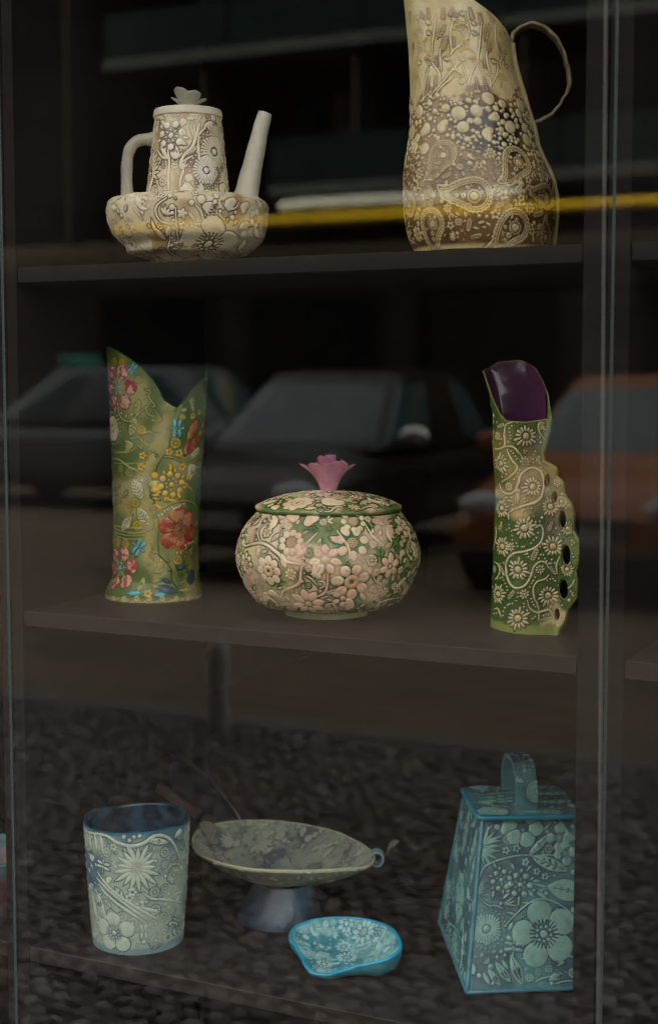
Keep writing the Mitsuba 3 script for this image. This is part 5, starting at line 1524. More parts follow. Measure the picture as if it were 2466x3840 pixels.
  ["vine",[[0.0405,0.0789],[0.0344,0.0733],[0.0243,0.0692],[0.0195,0.0596],[0.0215,0.0478],[0.0269,0.0401],[0.0294,0.0304]],np.float64(0.00151),"a"],
  ["vine",[[0.0129,0.045],[0.0175,0.0346],[0.0263,0.029],[0.0335,0.0305],[0.0419,0.0327],[0.047,0.0272],[0.0501,0.0182],[0.0494,0.0133]],np.float64(0.00152),"a"],
  ["vine",[[0.0292,0.0291],[0.0301,0.018]],np.float64(0.00114),"a"],
  ["vine",[[-0.0143,0.1484],[-0.0144,0.1569],[-0.0048,0.1632],[0.0067,0.1678],[0.0205,0.1717],[0.0281,0.177]],np.float64(0.00143),"a"],
  ["vine",[[-0.0422,0.0892],[-0.031,0.0859],[-0.0303,0.0742],[-0.0386,0.0662]],np.float64(0.00146),"a"],
  ["vine",[[-0.0394,0.0257],[-0.0299,0.0282],[-0.0255,0.0232],[-0.0224,0.0179]],np.float64(0.00126),"a"],
  ["vine",[[-0.0405,0.1356],[-0.0398,0.1225],[-0.0434,0.1097]],np.float64(0.00126),"a"],
  ["vine",[[0.0534,0.1042],[0.0501,0.0924],[0.0513,0.0806]],np.float64(0.00141),"a"],
  ["vine",[[0.0635,0.0622],[0.0704,0.068],[0.0742,0.0758]],np.float64(0.0014),"a"],
  ["vine",[[0.0602,0.1724],[0.0639,0.1756],[0.0685,0.1657]],np.float64(0.0014),"a"],
 ],
 'can_front': [
  ["poppy",0.0219,0.0755,np.float64(0.04136),0.349,{"n": 5,"seed": 0.2,"stam": 1}],
  ["burst",-0.0577,0.0844,np.float64(0.02613),0.0,{"n": 28,"c": 0.2}],
  ["cluster",-0.0383,0.1491,np.float64(0.01804),0.175,{"n": 6}],
  ["cluster",-0.0118,0.1419,np.float64(0.02082),-0.087,{"n": 6}],
  ["ros5",-0.0038,0.1716,np.float64(0.00613),0.0,{}],
  ["ros5",0.0116,0.159,np.float64(0.00585),0.0,{}],
  ["ros5",0.0234,0.1518,np.float64(0.00585),0.0,{}],
  ["leaf",0.0299,0.1689,np.float64(0.02861),-0.384,{"w": 0.3,"veins": 6}],
  ["leaf",0.0541,0.1329,np.float64(0.0292),-0.209,{"w": 0.5,"veins": 0}],
  ["leaf",0.0549,0.1329,np.float64(0.02086),-0.175,{"w": 0.25,"veins": 4}],
  ["leaf",-0.0159,0.0296,np.float64(0.02258),-1.187,{"w": 0.3,"veins": 1}],
  ["leaf",-0.0345,0.0269,np.float64(0.01845),-0.908,{"w": 0.28,"veins": 1}],
  ["leaf",-0.0462,0.0207,np.float64(0.01502),-0.873,{"w": 0.3,"veins": 1}],
  ["leaf",-0.0315,0.0368,np.float64(0.00753),-0.908,{"w": 0.35,"veins": 0}],
  ["leaf",-0.057,0.0189,np.float64(0.01023),-1.047,{"w": 0.3,"veins": 0}],
  ["leaf",-0.0773,0.0332,np.float64(0.00956),-1.222,{"w": 0.6,"veins": 0}],
  ["dragonfly",-0.0197,0.0602,np.float64(0.01442),1.484,{}],
  ["star",-0.0465,0.0539,np.float64(0.00329),0.0,{}],
  ["star",-0.037,0.0539,np.float64(0.00329),0.0,{}],
  ["star",-0.0425,0.0467,np.float64(0.00329),0.0,{}],
  ["star",-0.064,0.0503,np.float64(0.00301),0.0,{}],
  ["star",-0.0727,0.0485,np.float64(0.00274),0.0,{}],
  ["star",-0.0018,0.0296,np.float64(0.00301),0.0,{}],
  ["bead",0.0142,0.0261,np.float64(0.0052),0.0,{"n": 10}],
  ["bead",0.0291,0.0296,np.float64(0.00548),0.0,{"n": 10}],
  ["bead",0.0027,0.018,np.float64(0.00574),0.0,{"n": 10}],
  ["bead",0.063,0.0234,np.float64(0.00713),0.0,{"n": 10}],
  ["leaf",-0.0242,0.0871,np.float64(0.0062),1.134,{"veins": 0}],
  ["leaf",-0.0238,0.1042,np.float64(0.00718),-0.262,{"w": 0.3,"veins": 0}],
  ["leaf",-0.0312,0.1276,np.float64(0.00692),0.698,{"w": 0.3,"veins": 0}],
  ["leaf",-0.0495,0.1303,np.float64(0.00581),1.309,{"w": 0.3,"veins": 0}],
  ["leaf",-0.0223,0.1671,np.float64(0.00585),-1.047,{"w": 0.35,"veins": 0}],
  ["leaf",-0.0137,0.1177,np.float64(0.00554),1.571,{"w": 0.25,"veins": 0}],
  ["leaf",-0.0475,0.1689,np.float64(0.00501),-1.047,{"w": 0.35,"veins": 0}],
  ["leaf",0.0192,0.1267,np.float64(0.00832),-0.524,{"w": 0.3,"veins": 0}],
  ["leaf",0.0008,0.1644,np.float64(0.00557),0.873,{"w": 0.3,"veins": 0}],
  ["leaf",0.011,0.1464,np.float64(0.00528),0.0,{"w": 0.35,"veins": 0}],
  ["leaf",0.0048,0.1276,np.float64(0.00555),-0.436,{"w": 0.3,"veins": 0}],
  ["leaf",-0.004,0.1177,np.float64(0.00581),0.0,{"w": 0.2,"veins": 0}],
  ["fan",-0.0515,0.0395,np.float64(0.01231),2.618,{"n": 6,"spread": 1.3,"w": 0.06}],
  ["fan",-0.0364,0.1168,np.float64(0.02488),0.175,{"n": 3,"spread": 0.5,"w": 0.05}],
  ["fan",-0.073,0.1365,np.float64(0.0166),0.0,{"n": 5,"spread": 1.3,"w": 0.06}],
  ["leaf",0.0613,0.0934,np.float64(0.00969),-0.524,{"w": 0.3,"veins": 0}],
  ["leaf",0.0632,0.1033,np.float64(0.00832),-1.222,{"w": 0.35,"veins": 1}],
  ["fan",0.0526,0.0359,np.float64(0.01648),2.967,{"n": 3,"spread": 0.6,"w": 0.07}],
  ["fan",0.0636,0.0557,np.float64(0.01378),2.618,{"n": 4,"spread": 0.9,"w": 0.07}],
  ["ros5",0.0694,0.0728,np.float64(0.00608),0.0,{}],
  ["fan",0.0277,0.0135,np.float64(0.02052),0.436,{"n": 4,"spread": 0.5,"w": 0.06}],
  ["dot",-0.0645,0.1078,np.float64(0.0011),0.0,{}],
  ["dot",-0.0323,0.1859,np.float64(0.00112),0.0,{}],
  ["dot",-0.0049,0.1006,np.float64(0.00124),0.0,{}],
  ["dot",-0.0008,0.1069,np.float64(0.00124),0.0,{}],
  ["dot",0.0033,0.1096,np.float64(0.00125),0.0,{}],
  ["dot",0.009,0.1105,np.float64(0.00125),0.0,{}],
  ["dot",0.0114,0.1132,np.float64(0.00125),0.0,{}],
  ["dot",0.0154,0.1159,np.float64(0.00125),0.0,{}],
  ["dot",0.0211,0.1159,np.float64(0.00125),0.0,{}],
  ["dot",0.0252,0.1132,np.float64(0.00125),0.0,{}],
  ["dot",0.031,0.1096,np.float64(0.00125),0.0,{}],
  ["dot",0.04,0.1078,np.float64(0.00125),0.0,{}],
  ["dot",0.045,0.1051,np.float64(0.00125),0.0,{}],
  ["dot",0.0469,0.0997,np.float64(0.00125),0.0,{}],
  ["dot",0.0513,0.0952,np.float64(0.00125),0.0,{}],
  ["dot",0.0523,0.0907,np.float64(0.00124),0.0,{}],
  ["dot",0.0585,0.0844,np.float64(0.00124),0.0,{}],
  ["dot",0.0614,0.0782,np.float64(0.00124),0.0,{}],
  ["dot",0.0573,0.0611,np.float64(0.00124),0.0,{}],
  ["dot",0.0531,0.0593,np.float64(0.00124),0.0,{}],
  ["dot",0.0481,0.0575,np.float64(0.00124),0.0,{}],
  ["dot",0.043,0.0566,np.float64(0.00124),0.0,{}],
  ["dot",0.0396,0.0539,np.float64(0.00124),0.0,{}],
  ["dot",0.0407,0.0494,np.float64(0.00124),0.0,{}],
  ["dot",0.0349,0.0413,np.float64(0.00124),0.0,{}],
  ["dot",0.0296,0.0413,np.float64(0.00124),0.0,{}],
  ["dot",0.0244,0.0431,np.float64(0.00124),0.0,{}],
  ["dot",-0.0074,0.0988,np.float64(0.00124),0.0,{}],
  ["dot",-0.0108,0.0925,np.float64(0.00124),0.0,{}],
  ["dot",-0.0158,0.0907,np.float64(0.00124),0.0,{}],
  ["dot",-0.0184,0.0853,np.float64(0.00124),0.0,{}],
  ["dot",-0.0185,0.0808,np.float64(0.00124),0.0,{}],
  ["dot",-0.0069,0.0593,np.float64(0.00124),0.0,{}],
  ["dot",-0.007,0.044,np.float64(0.00123),0.0,{}],
  ["dot",-0.0052,0.0494,np.float64(0.00124),0.0,{}],
  ["dot",0.0443,0.0243,np.float64(0.00123),0.0,{}],
  ["dot",0.0523,0.0243,np.float64(0.00123),0.0,{}],
  ["dot",0.0473,0.0162,np.float64(0.00123),0.0,{}],
  ["vine",[[-0.069,0.1258],[-0.071,0.1419],[-0.0674,0.1581],[-0.0598,0.1689],[-0.0457,0.1752],[-0.0227,0.1806],[-0.003,0.1815],[0.0137,0.1779]],np.float64(0.00138),"a"],
  ["vine",[[-0.0334,0.0871],[-0.0164,0.1033],[-0.0049,0.1132],[0.0113,0.1213],[0.0282,0.1204],[0.048,0.1114],[0.0627,0.0979],[0.0711,0.0844]],np.float64(0.00152),"a"],
  ["vine",[[-0.0682,0.1249],[-0.0559,0.1159],[-0.0446,0.115],[-0.0358,0.1105]],np.float64(0.00138),"a"],
  ["vine",[[0.0071,0.1428],[0.0174,0.1401],[0.0237,0.1383]],np.float64(0.00125),"a"],
  ["vine",[[0.0107,0.0126],[0.0205,0.0171],[0.0347,0.0198],[0.0488,0.0225]],np.float64(0.00123),"a"],
  ["vine",[[0.0413,0.0548],[0.0529,0.0467],[0.0706,0.0422]],np.float64(0.00151),"a"],
  ["vine",[[0.0377,0.009],[0.0528,0.0126],[0.0691,0.0108]],np.float64(0.00123),"a"],
  ["bead",-0.0295,0.2039,np.float64(0.00755),0.0,{}],
  ["ros5",-0.0322,0.1886,np.float64(0.00614),0.0,{}],
  ["ros5",-0.0172,0.1913,np.float64(0.00614),0.0,{}],
  ["bead",0.0285,0.1895,np.float64(0.00616),0.0,{"n": 10}],
  ["star",0.0255,0.2129,np.float64(0.00309),0.0,{}],
  ["star",0.0367,0.2255,np.float64(0.00281),0.0,{}],
  ["star",0.0203,0.185,np.float64(0.00252),0.0,{}],
  ["poppy",-0.0094,0.221,np.float64(0.02664),-1.222,{"n": 6,"stam": 0}],
  ["blob",-0.0326,0.2201,np.float64(0.0105),0.0,{"seed": 2}],
  ["poppy",0.0435,0.2039,np.float64(0.01823),1.571,{"n": 4}],
  ["dot",0.0613,0.203,np.float64(0.00477),0.0,{}],
  ["leaf",0.0142,0.1949,np.float64(0.02099),0.785,{"w": 0.25,"veins": 4}],
  ["poppy",0.0521,0.1824,np.float64(0.01539),1.745,{"n": 4}],
  ["fan",-0.0685,0.1949,np.float64(0.03624),0.087,{"n": 8,"spread": 2.2,"w": 0.06}],
  ["leaf",0.0525,0.2138,np.float64(0.00562),-0.873,{"veins": 0}],
  ["leaf",0.0461,0.2237,np.float64(0.00844),-0.873,{"w": 0.25,"veins": 0}],
  ["leaf",-0.0565,0.2192,np.float64(0.00839),0.873,{"w": 0.2,"veins": 0}],
  ["fan",-0.0682,0.1895,np.float64(0.02507),-0.611,{"n": 5,"spread": 1.2,"w": 0.06}],
  ["ros5",-0.0046,0.1725,np.float64(0.00613),0.0,{}],
  ["vine",[[0.0521,0.2084],[0.0497,0.1985],[0.0582,0.1931],[0.0648,0.1841]],np.float64(0.0014),"a"],
  ["vine",[[0.0182,0.2147],[0.0261,0.2201],[0.0323,0.2282]],np.float64(0.00126),"a"],
  ["vine",[[0.0053,0.1806],[0.0265,0.1815],[0.0425,0.1788]],np.float64(0.0014),"a"],
 ],
 'can_left': [
  ["leaf",-0.0304,0.1727,np.float64(0.0405),1.396,{"w": 0.35,"veins": 5}],
  ["blob",-0.0842,0.179,np.float64(0.01529),0.0,{}],
  ["poppy",-0.0881,0.1262,np.float64(0.01313),0.0,{}],
  ["leaf",0.0404,0.1772,np.float64(0.02475),1.396,{"w": 0.4,"veins": 4}],
  ["bead",-0.0907,0.1423,np.float64(0.01095),0.0,{}],
  ["leaf",0.024,0.2067,np.float64(0.01663),1.222,{"w": 0.4,"veins": 2}],
  ["burst",-0.0979,0.051,np.float64(0.03734),0.0,{"n": 18,"dots": 0}],
  ["cluster",-0.0509,0.0107,np.float64(0.02365),0.0,{"n": 7}],
  ["cluster",0.0013,0.0188,np.float64(0.02099),0.349,{"n": 7}],
  ["poppy",-0.0136,0.0922,np.float64(0.02537),0.175,{"n": 6,"stam": 0}],
  ["poppy",-0.0035,0.0752,np.float64(0.02525),0.698,{"n": 6,"stam": 0}],
  ["leaf",0.0369,0.0608,np.float64(0.01652),0.873,{"w": 0.45,"veins": 3}],
  ["leaf",0.0581,0.0376,np.float64(0.03065),-1.134,{"w": 0.25,"veins": 4}],
  ["leaf",0.0709,0.0072,np.float64(0.01828),-1.047,{"w": 0.6,"veins": 2}],
  ["fan",-0.0781,0.1154,np.float64(0.03049),1.047,{"n": 5}],
  ["leaf",0.0532,0.1423,np.float64(0.02254),1.484,{"w": 0.35,"veins": 3}],
  ["leaf",0.0304,0.1593,np.float64(0.01865),1.396,{"w": 0.4,"veins": 3}],
  ["cluster",0.0191,0.0081,np.float64(0.01665),0.0,{"n": 6}],
  ["fan",0.0481,0.0993,np.float64(0.02465),1.396,{"n": 4}],
  ["bead",0.0992,0.0698,np.float64(0.00801),0.0,{}],
  ["vine",[[-0.0933,0.0116],[-0.0481,0.0295],[0.0004,0.0403],[0.0279,0.0403],[0.0798,0.0429]],np.float64(0.00136),"a"],
 ],
 'can_lid': [
  ["burst",-0.0475,0.0199,np.float64(0.02753),0.0,{"n": 30,"c": 0.2}],
  ["fan",-0.0685,0.1435,np.float64(0.04801),-0.087,{"n": 7,"spread": 0.9,"w": 0.05}],
  ["burst",0.0347,0.0117,np.float64(0.01779),0.0,{"n": 18}],
  ["leaf",0.0516,0.0623,np.float64(0.03149),0.0,{"w": 0.3,"veins": 5}],
  ["leaf",0.0549,0.1047,np.float64(0.03043),0.0,{"w": 0.3,"veins": 5}],
  ["blob",0.045,0.1372,np.float64(0.01029),0.0,{}],
  ["leaf",0.0046,0.0135,np.float64(0.01294),0.0,{"w": 0.3,"veins": 0}],
  ["fan",-0.0647,0.0704,np.float64(0.03316),-0.349,{"n": 4,"spread": 0.5,"w": 0.06}],
  ["fan",0.0624,0.037,np.float64(0.01966),0.349,{"n": 4}],
  ["dot",-0.0399,0.0884,np.float64(0.00703),0.0,{"ry": 0.8}],
  ["dot",-0.0241,0.0948,np.float64(0.00705),0.0,{"ry": 0.8}],
  ["dot",-0.013,0.083,np.float64(0.00702),0.0,{"ry": 0.8}],
  ["dot",-0.0407,0.074,np.float64(0.00698),0.0,{"ry": 0.8}],
  ["dot",-0.0268,0.0785,np.float64(0.007),0.0,{"ry": 0.8}],
  ["dot",-0.0277,0.065,np.float64(0.00695),0.0,{"ry": 0.8}],
  ["dot",-0.0157,0.0686,np.float64(0.00697),0.0,{"ry": 0.8}],
  ["vine",[[-0.0659,0.0911],[-0.04,0.1047],[-0.0149,0.1119],[0.0102,0.1065]],np.float64(0.00131),"a"],
  ["vine",[[-0.0683,0.0659],[-0.0488,0.0532],[-0.0303,0.0424],[-0.0156,0.046]],np.float64(0.00115),"a"],
 ],
 'teapot_neck': [
  ["cluster",-0.4932,0.081,np.float64(0.02464),0.262,{"n": 7,"p": "d"}],
  ["leaf",-0.129,0.0855,np.float64(0.00689),-1.047,{"veins": 0}],
  ["leaf",-0.1442,0.07,np.float64(0.00688),-0.524,{"veins": 0}],
  ["leaf",0.0683,0.1037,np.float64(0.00689),0.087,{"veins": 0}],
  ["dot",-0.1442,0.0992,np.float64(0.00492),0.0,{}],
  ["burst",0.7663,0.06,np.float64(0.02811),0.0,{"n": 26,"p": "a"}],
  ["burst",0.478,0.0327,np.float64(0.02468),0.0,{"n": 26,"p": "d"}],
  ["fan",-1.1457,0.0327,np.float64(0.02491),0.262,{"n": 5,"spread": 1.6,"w": 0.08}],
  ["bead",-0.6449,0.0173,np.float64(0.00691),0.0,{"n": 9}],
  ["bead",-0.9181,0.0073,np.float64(0.00628),0.0,{"n": 9}],
  ["ros5",-0.6601,0.0018,np.float64(0.00592),0.0,{}],
  ["fan",-0.3263,0.0455,np.float64(0.01804),1.484,{"n": 5,"spread": 1.2,"w": 0.1}],
  ["fan",0.1593,0.0737,np.float64(0.03117),1.309,{"n": 4,"spread": 0.8,"w": 0.06}],
  ["fan",-0.0531,0.0173,np.float64(0.03276),-1.396,{"n": 6,"spread": 1.0,"w": 0.06}],
  ["fan",-0.2049,0.0318,np.float64(0.01966),1.047,{"n": 4,"spread": 0.8,"w": 0.08}],
  ["leaf",-1.1305,0.0127,np.float64(0.01993),1.222,{"w": 0.22,"veins": 0}],
  ["fan",0.4021,0.0,np.float64(0.01972),2.618,{"n": 5,"spread": 1.2,"w": 0.1}],
  ["blob",0.9788,0.01,np.float64(0.00997),0.0,{}],
  ["fan",0.5691,0.1019,np.float64(0.01648),-1.047,{"n": 4}],
  ["fan",-0.7512,0.1028,np.float64(0.01153),-2.094,{"n": 4}],
  ["leaf",-0.6601,0.0564,np.float64(0.01481),-0.873,{"w": 0.2,"veins": 0}],
  ["dot",0.0228,0.0209,np.float64(0.00557),0.0,{}],
  ["bead",1.1457,0.0491,np.float64(0.00667),0.0,{}],
  ["spray",-1.0698,0.0955,np.float64(0.00994),1.396,{}],
  ["spray",0.0683,0.0582,np.float64(0.00984),0.524,{}],
  ["vine",[[-0.2049,0.0391],[-0.1138,0.0518],[0.129,0.0655],[0.2656,0.0873],[0.3111,0.0973]],np.float64(0.00229),"a"],
  ["vine",[[-0.5539,0.0609],[-0.4932,0.0428],[-0.4932,0.0182],[-0.4477,0.0]],np.float64(0.00197),"a"],
  ["vine",[[0.2959,0.0791],[0.2807,0.0591],[0.3414,0.0391]],np.float64(0.00197),"a"],
  ["vine",[[-0.1593,0.0],[-0.1897,0.0155],[-0.1138,0.0318],[-0.1745,0.0418]],np.float64(0.00164),"a"],
  ["vine",[[-0.9484,0.0628],[-0.736,0.0518],[-0.5691,0.0482]],np.float64(0.00165),"a"],
  ["vine",[[-0.1745,0.0418],[0.0076,0.0482],[0.129,0.0518]],np.float64(0.00147),"a"],
 ],
 'teapot_bowl': [
  ["poppy",0.2775,0.0743,np.float64(0.0422),1.047,{"n": 5,"seed": 0.4,"c": 0.12}],
  ["ros5",-0.0742,0.1024,np.float64(0.00705),0.0,{}],
  ["ros5",-0.0664,0.1196,np.float64(0.00735),0.0,{"hole": 0.0}],
  ["leaf",-0.4181,0.0906,np.float64(0.01128),-1.309,{"w": 0.4,"veins": 0}],
  ["leaf",-0.2931,0.0943,np.float64(0.00965),1.047,{"w": 0.35,"veins": 0}],
  ["leaf",-0.2462,0.0734,np.float64(0.0081),0.524,{"w": 0.4,"veins": 2}],
  ["leaf",-0.129,0.0752,np.float64(0.00906),-1.047,{"w": 0.35,"veins": 1}],
  ["fan",-0.637,0.1296,np.float64(0.02091),0.698,{"n": 5,"spread": 1.7,"w": 0.12}],
  ["leaf",-0.5354,0.1387,np.float64(0.00962),1.047,{"w": 0.5,"veins": 3}],
  ["fan",-0.2853,0.1169,np.float64(0.01599),1.047,{"n": 4,"spread": 1.4,"w": 0.12}],
  ["fan",0.1602,0.1314,np.float64(0.02237),-0.349,{"n": 5,"spread": 0.9,"w": 0.08}],
  ["leaf",-0.4572,0.1033,np.float64(0.00964),1.571,{"w": 0.25,"veins": 0}],
  ["fan",-0.5901,0.0607,np.float64(0.03431),2.269,{"n": 6,"spread": 0.9,"w": 0.05}],
  ["fan",-0.4025,0.0263,np.float64(0.0397),2.182,{"n": 6,"spread": 0.8,"w": 0.06}],
  ["blob",0.5276,0.135,np.float64(0.01128),0.0,{}],
  ["blob",0.7464,0.1323,np.float64(0.00975),0.0,{}],
  ["fan",0.7464,0.1133,np.float64(0.01791),-1.222,{"n": 5}],
  ["fan",-1.4029,0.0952,np.float64(0.01668),-0.698,{"n": 5}],
  ["leaf",-1.3638,0.0752,np.float64(0.01335),-0.698,{"w": 0.4,"veins": 4}],
  ["leaf",-1.3638,0.0508,np.float64(0.01172),-0.349,{"w": 0.4,"veins": 4}],
  ["fan",1.0199,0.0934,np.float64(0.01818),1.047,{"n": 5}],
  ["poppy",0.9652,0.1187,np.float64(0.01315),0.0,{}],
  ["bead",-1.3013,0.1097,np.float64(0.00663),0.0,{}],
  ["fan",-1.0981,0.1278,np.float64(0.01474),1.396,{"n": 5}],
  ["blob",0.1759,0.048,np.float64(0.00983),0.0,{}],
  ["fan",0.8402,0.0725,np.float64(0.01648),0.524,{"n": 5}],
  ["leaf",0.043,0.1151,np.float64(0.00799),-1.047,{"w": 0.3,"veins": 0}],
  ["dot",-0.1837,0.1205,np.float64(0.0024),0.0,{}],
  ["dot",-0.1837,0.1106,np.float64(0.0024),0.0,{}],
  ["dot",-0.1993,0.0988,np.float64(0.00241),0.0,{}],
  ["dot",-0.2696,0.0843,np.float64(0.00242),0.0,{}],
  ["dot",-0.0195,0.1006,np.float64(0.0024),0.0,{}],
  ["dot",0.0352,0.1024,np.float64(0.0024),0.0,{}],
  ["dot",0.0821,0.1051,np.float64(0.0024),0.0,{}],
  ["dot",0.1211,0.1051,np.float64(0.0024),0.0,{}],
  ["dot",0.168,0.106,np.float64(0.00241),0.0,{}],
  ["dot",0.1993,0.1042,np.float64(0.00241),0.0,{}],
  ["dot",0.2462,0.1151,np.float64(0.0024),0.0,{}],
  ["dot",0.2931,0.116,np.float64(0.00241),0.0,{}],
  ["dot",0.3478,0.116,np.float64(0.00241),0.0,{}],
  ["dot",-0.0274,0.0662,np.float64(0.00243),0.0,{}],
  ["dot",-0.0821,0.0526,np.float64(0.00245),0.0,{}],
  ["dot",0.0039,0.0707,np.float64(0.00243),0.0,{}],
  ["dot",0.3947,0.1242,np.float64(0.00241),0.0,{}],
  ["dot",0.6057,0.1242,np.float64(0.00243),0.0,{}],
  ["vine",[[-0.2462,0.1405],[-0.3634,0.1314],[-0.3869,0.1205],[-0.34,0.1097],[-0.2149,0.1042]],np.float64(0.0016),"a"],
  ["vine",[[-0.1368,0.1278],[-0.1524,0.1088],[-0.1759,0.0915],[-0.1993,0.0761]],np.float64(0.00128),"a"],
  ["vine",[[0.0899,0.1314],[0.1602,0.1214],[0.1915,0.1042]],np.float64(0.0016),"a"],
  ["vine",[[-0.2853,0.0915],[-0.3322,0.0725],[-0.3087,0.0426],[-0.2149,0.0308]],np.float64(0.00145),"a"],
  ["vine",[[-0.6917,0.1287],[-0.6292,0.1205],[-0.5901,0.1133]],np.float64(0.00129),"a"],
  ["vine",[[0.4181,0.1369],[0.4885,0.1287],[0.5979,0.1296],[0.6526,0.1378]],np.float64(0.00129),"a"],
 ],
 'pitcher': [
  ["umbel",0.037,0.2705,np.float64(0.00994),1.745,{"p": "y"}],
  ["umbel",0.1479,0.2499,np.float64(0.01059),2.443,{"p": "y"}],
  ["umbel",-0.8872,0.2724,np.float64(0.00912),1.571,{"p": "y"}],
  ["umbel",-0.7486,0.2534,np.float64(0.01137),2.269,{"p": "y"}],
  ["umbel",-0.6654,0.2333,np.float64(0.00973),1.047,{"p": "y"}],
  ["umbel",0.2218,0.2296,np.float64(0.00963),1.047,{"p": "y"}],
  ["umbel",-0.2126,0.2155,np.float64(0.00964),0.873,{"p": "y"}],
  ["umbel",0.9427,0.268,np.float64(0.00811),1.745,{"p": "y"}],
  ["umbel",0.9242,0.2468,np.float64(0.00812),1.396,{"p": "y"}],
  ["umbel",0.6839,0.2118,np.float64(0.00887),1.222,{"p": "y"}],
  ["umbel",-1.072,0.2181,np.float64(0.0082),1.396,{"p": "y"}],
  ["spike",-0.1109,0.2578,np.float64(0.00642),1.484,{"p": "v"}],
  ["spike",-1.0813,0.2597,np.float64(0.0059),1.484,{"p": "v"}],
  ["spike",0.8225,0.2546,np.float64(0.00615),1.484,{"p": "v"}],
  ["spike",-0.4806,0.2362,np.float64(0.0071),1.396,{"p": "v"}],
  ["spike",0.4159,0.2321,np.float64(0.00707),1.484,{"p": "v"}],
  ["spike",-0.7024,0.211,np.float64(0.00843),1.309,{"p": "v"}],
  ["spike",-0.5453,0.2101,np.float64(0.0084),1.396,{"p": "v"}],
  ["spike",0.1941,0.2061,np.float64(0.00769),1.484,{"p": "v"}],
  ["spike",0.3419,0.2076,np.float64(0.0077),1.658,{"p": "v"}],
  ["spike",-1.109,0.298,np.float64(0.00623),1.396,{"p": "k"}],
  ["spike",-0.7209,0.2961,np.float64(0.00583),2.094,{"p": "k"}],
  ["spike",-0.5637,0.2957,np.float64(0.00646),1.484,{"p": "k"}],
  ["spike",-0.268,0.2934,np.float64(0.00674),1.396,{"p": "k"}],
  ["spike",-0.1017,0.2951,np.float64(0.00577),1.047,{"p": "k"}],
  ["spike",-0.037,0.2924,np.float64(0.00449),2.094,{"p": "k"}],
  ["spike",0.2588,0.2926,np.float64(0.00705),1.658,{"p": "k"}],
  ["spike",0.4344,0.2863,np.float64(0.00674),1.571,{"p": "k"}],
  ["spike",0.6746,0.2914,np.float64(0.00644),2.094,{"p": "k"}],
  ["spray",-0.3327,0.2732,np.float64(0.01126),1.047,{"p": "n"}],
  ["spray",0.5453,0.2702,np.float64(0.01126),1.222,{"p": "n"}],
  ["spray",-0.2957,0.2558,np.float64(0.00965),1.222,{"p": "n"}],
  ["spray",0.5822,0.255,np.float64(0.00966),1.222,{"p": "n"}],
  ["fan",-0.6284,0.2698,np.float64(0.00647),1.047,{"n": 4}],
  ["fan",0.268,0.266,np.float64(0.00642),1.047,{"n": 4}],
  ["fan",-0.2773,0.235,np.float64(0.00708),1.396,{"n": 4}],
  ["fan",0.0092,0.2338,np.float64(0.00706),1.396,{"n": 4}],
  ["fan",0.6192,0.233,np.float64(0.00709),1.396,{"n": 4}],
  ["fan",-0.9242,0.2359,np.float64(0.00718),1.396,{"n": 4}],
  ["fan",-0.61,0.2823,np.float64(0.00711),1.047,{"n": 5}],
  ["fan",-0.0924,0.2832,np.float64(0.00641),1.047,{"n": 4}],
  ["fan",0.268,0.2783,np.float64(0.00641),1.047,{"n": 4}],
  ["fan",-0.0924,0.2055,np.float64(0.00642),1.047,{"n": 4}],
  ["fan",0.9519,0.2306,np.float64(0.00585),1.571,{"n": 4}],
  ["fan",-0.841,0.2914,np.float64(0.00715),1.396,{"n": 4}],
  ["fan",0.1109,0.2892,np.float64(0.00705),1.745,{"n": 4}],
  ["vine",[[-0.5822,0.2374],[-0.536,0.259],[-0.4528,0.2794],[-0.4066,0.2917]],np.float64(0.00146),"a"],
  ["vine",[[0.2865,0.2326],[0.3789,0.2569],[0.4344,0.2792]],np.float64(0.00128),"a"],
  ["vine",[[-0.1664,0.2456],[-0.1664,0.2681],[-0.0924,0.2848]],np.float64(0.00129),"a"],
  ["vine",[[-0.573,0.2356],[-0.4528,0.2212],[-0.4528,0.2084]],np.float64(0.00146),"a"],
  ["vine",[[-0.841,0.1961],[-0.8872,0.2198],[-0.9519,0.2337]],np.float64(0.0013),"a"],
  ["vine",[[-0.841,0.1961],[-0.7486,0.2174],[-0.6654,0.23]],np.float64(0.0013),"a"],
  ["vine",[[0.2865,0.2311],[0.3512,0.2197],[0.4528,0.2138],[0.4436,0.204]],np.float64(0.00144),"a"],
  ["vine",[[0.037,0.2033],[0.0185,0.2175],[0.0,0.2311]],np.float64(0.00128),"a"],
  ["vine",[[0.037,0.2033],[0.1294,0.2178],[0.231,0.2293]],np.float64(0.00128),"a"],
  ["vine",[[-0.1941,0.2424],[-0.1109,0.2486],[0.0462,0.2566]],np.float64(0.00129),"a"],
  ["vine",[[-0.1756,0.2365],[-0.1109,0.2231],[-0.0185,0.2149]],np.float64(0.00129),"a"],
  ["vine",[[-0.7855,0.1898],[-0.4251,0.2079],[-0.2033,0.2231],[-0.0462,0.2326]],np.float64(0.0013),"a"],
  ["vine",[[-0.573,0.1959],[-0.3512,0.2081],[-0.2033,0.2137]],np.float64(0.00129),"a"],
  ["vine",[[0.0924,0.2564],[0.1848,0.2707],[0.1386,0.291]],np.float64(0.00128),"a"],
  ["vine",[[0.804,0.2425],[0.7393,0.2595],[0.7486,0.2849]],np.float64(0.00129),"a"],
  ["vine",[[0.4436,0.204],[0.6377,0.2214],[0.7116,0.2367]],np.float64(0.00128),"a"],
  ["vine",[[0.9519,0.2046],[1.0443,0.222],[0.9519,0.2293]],np.float64(0.00114),"a"],
  ["vine",[[-0.8595,0.2647],[-0.7578,0.2771],[-0.841,0.2931]],np.float64(0.0013),"a"],
  ["vine",[[-0.3974,0.2241],[-0.3974,0.2408],[-0.3789,0.2515]],np.float64(0.00129),"a"],
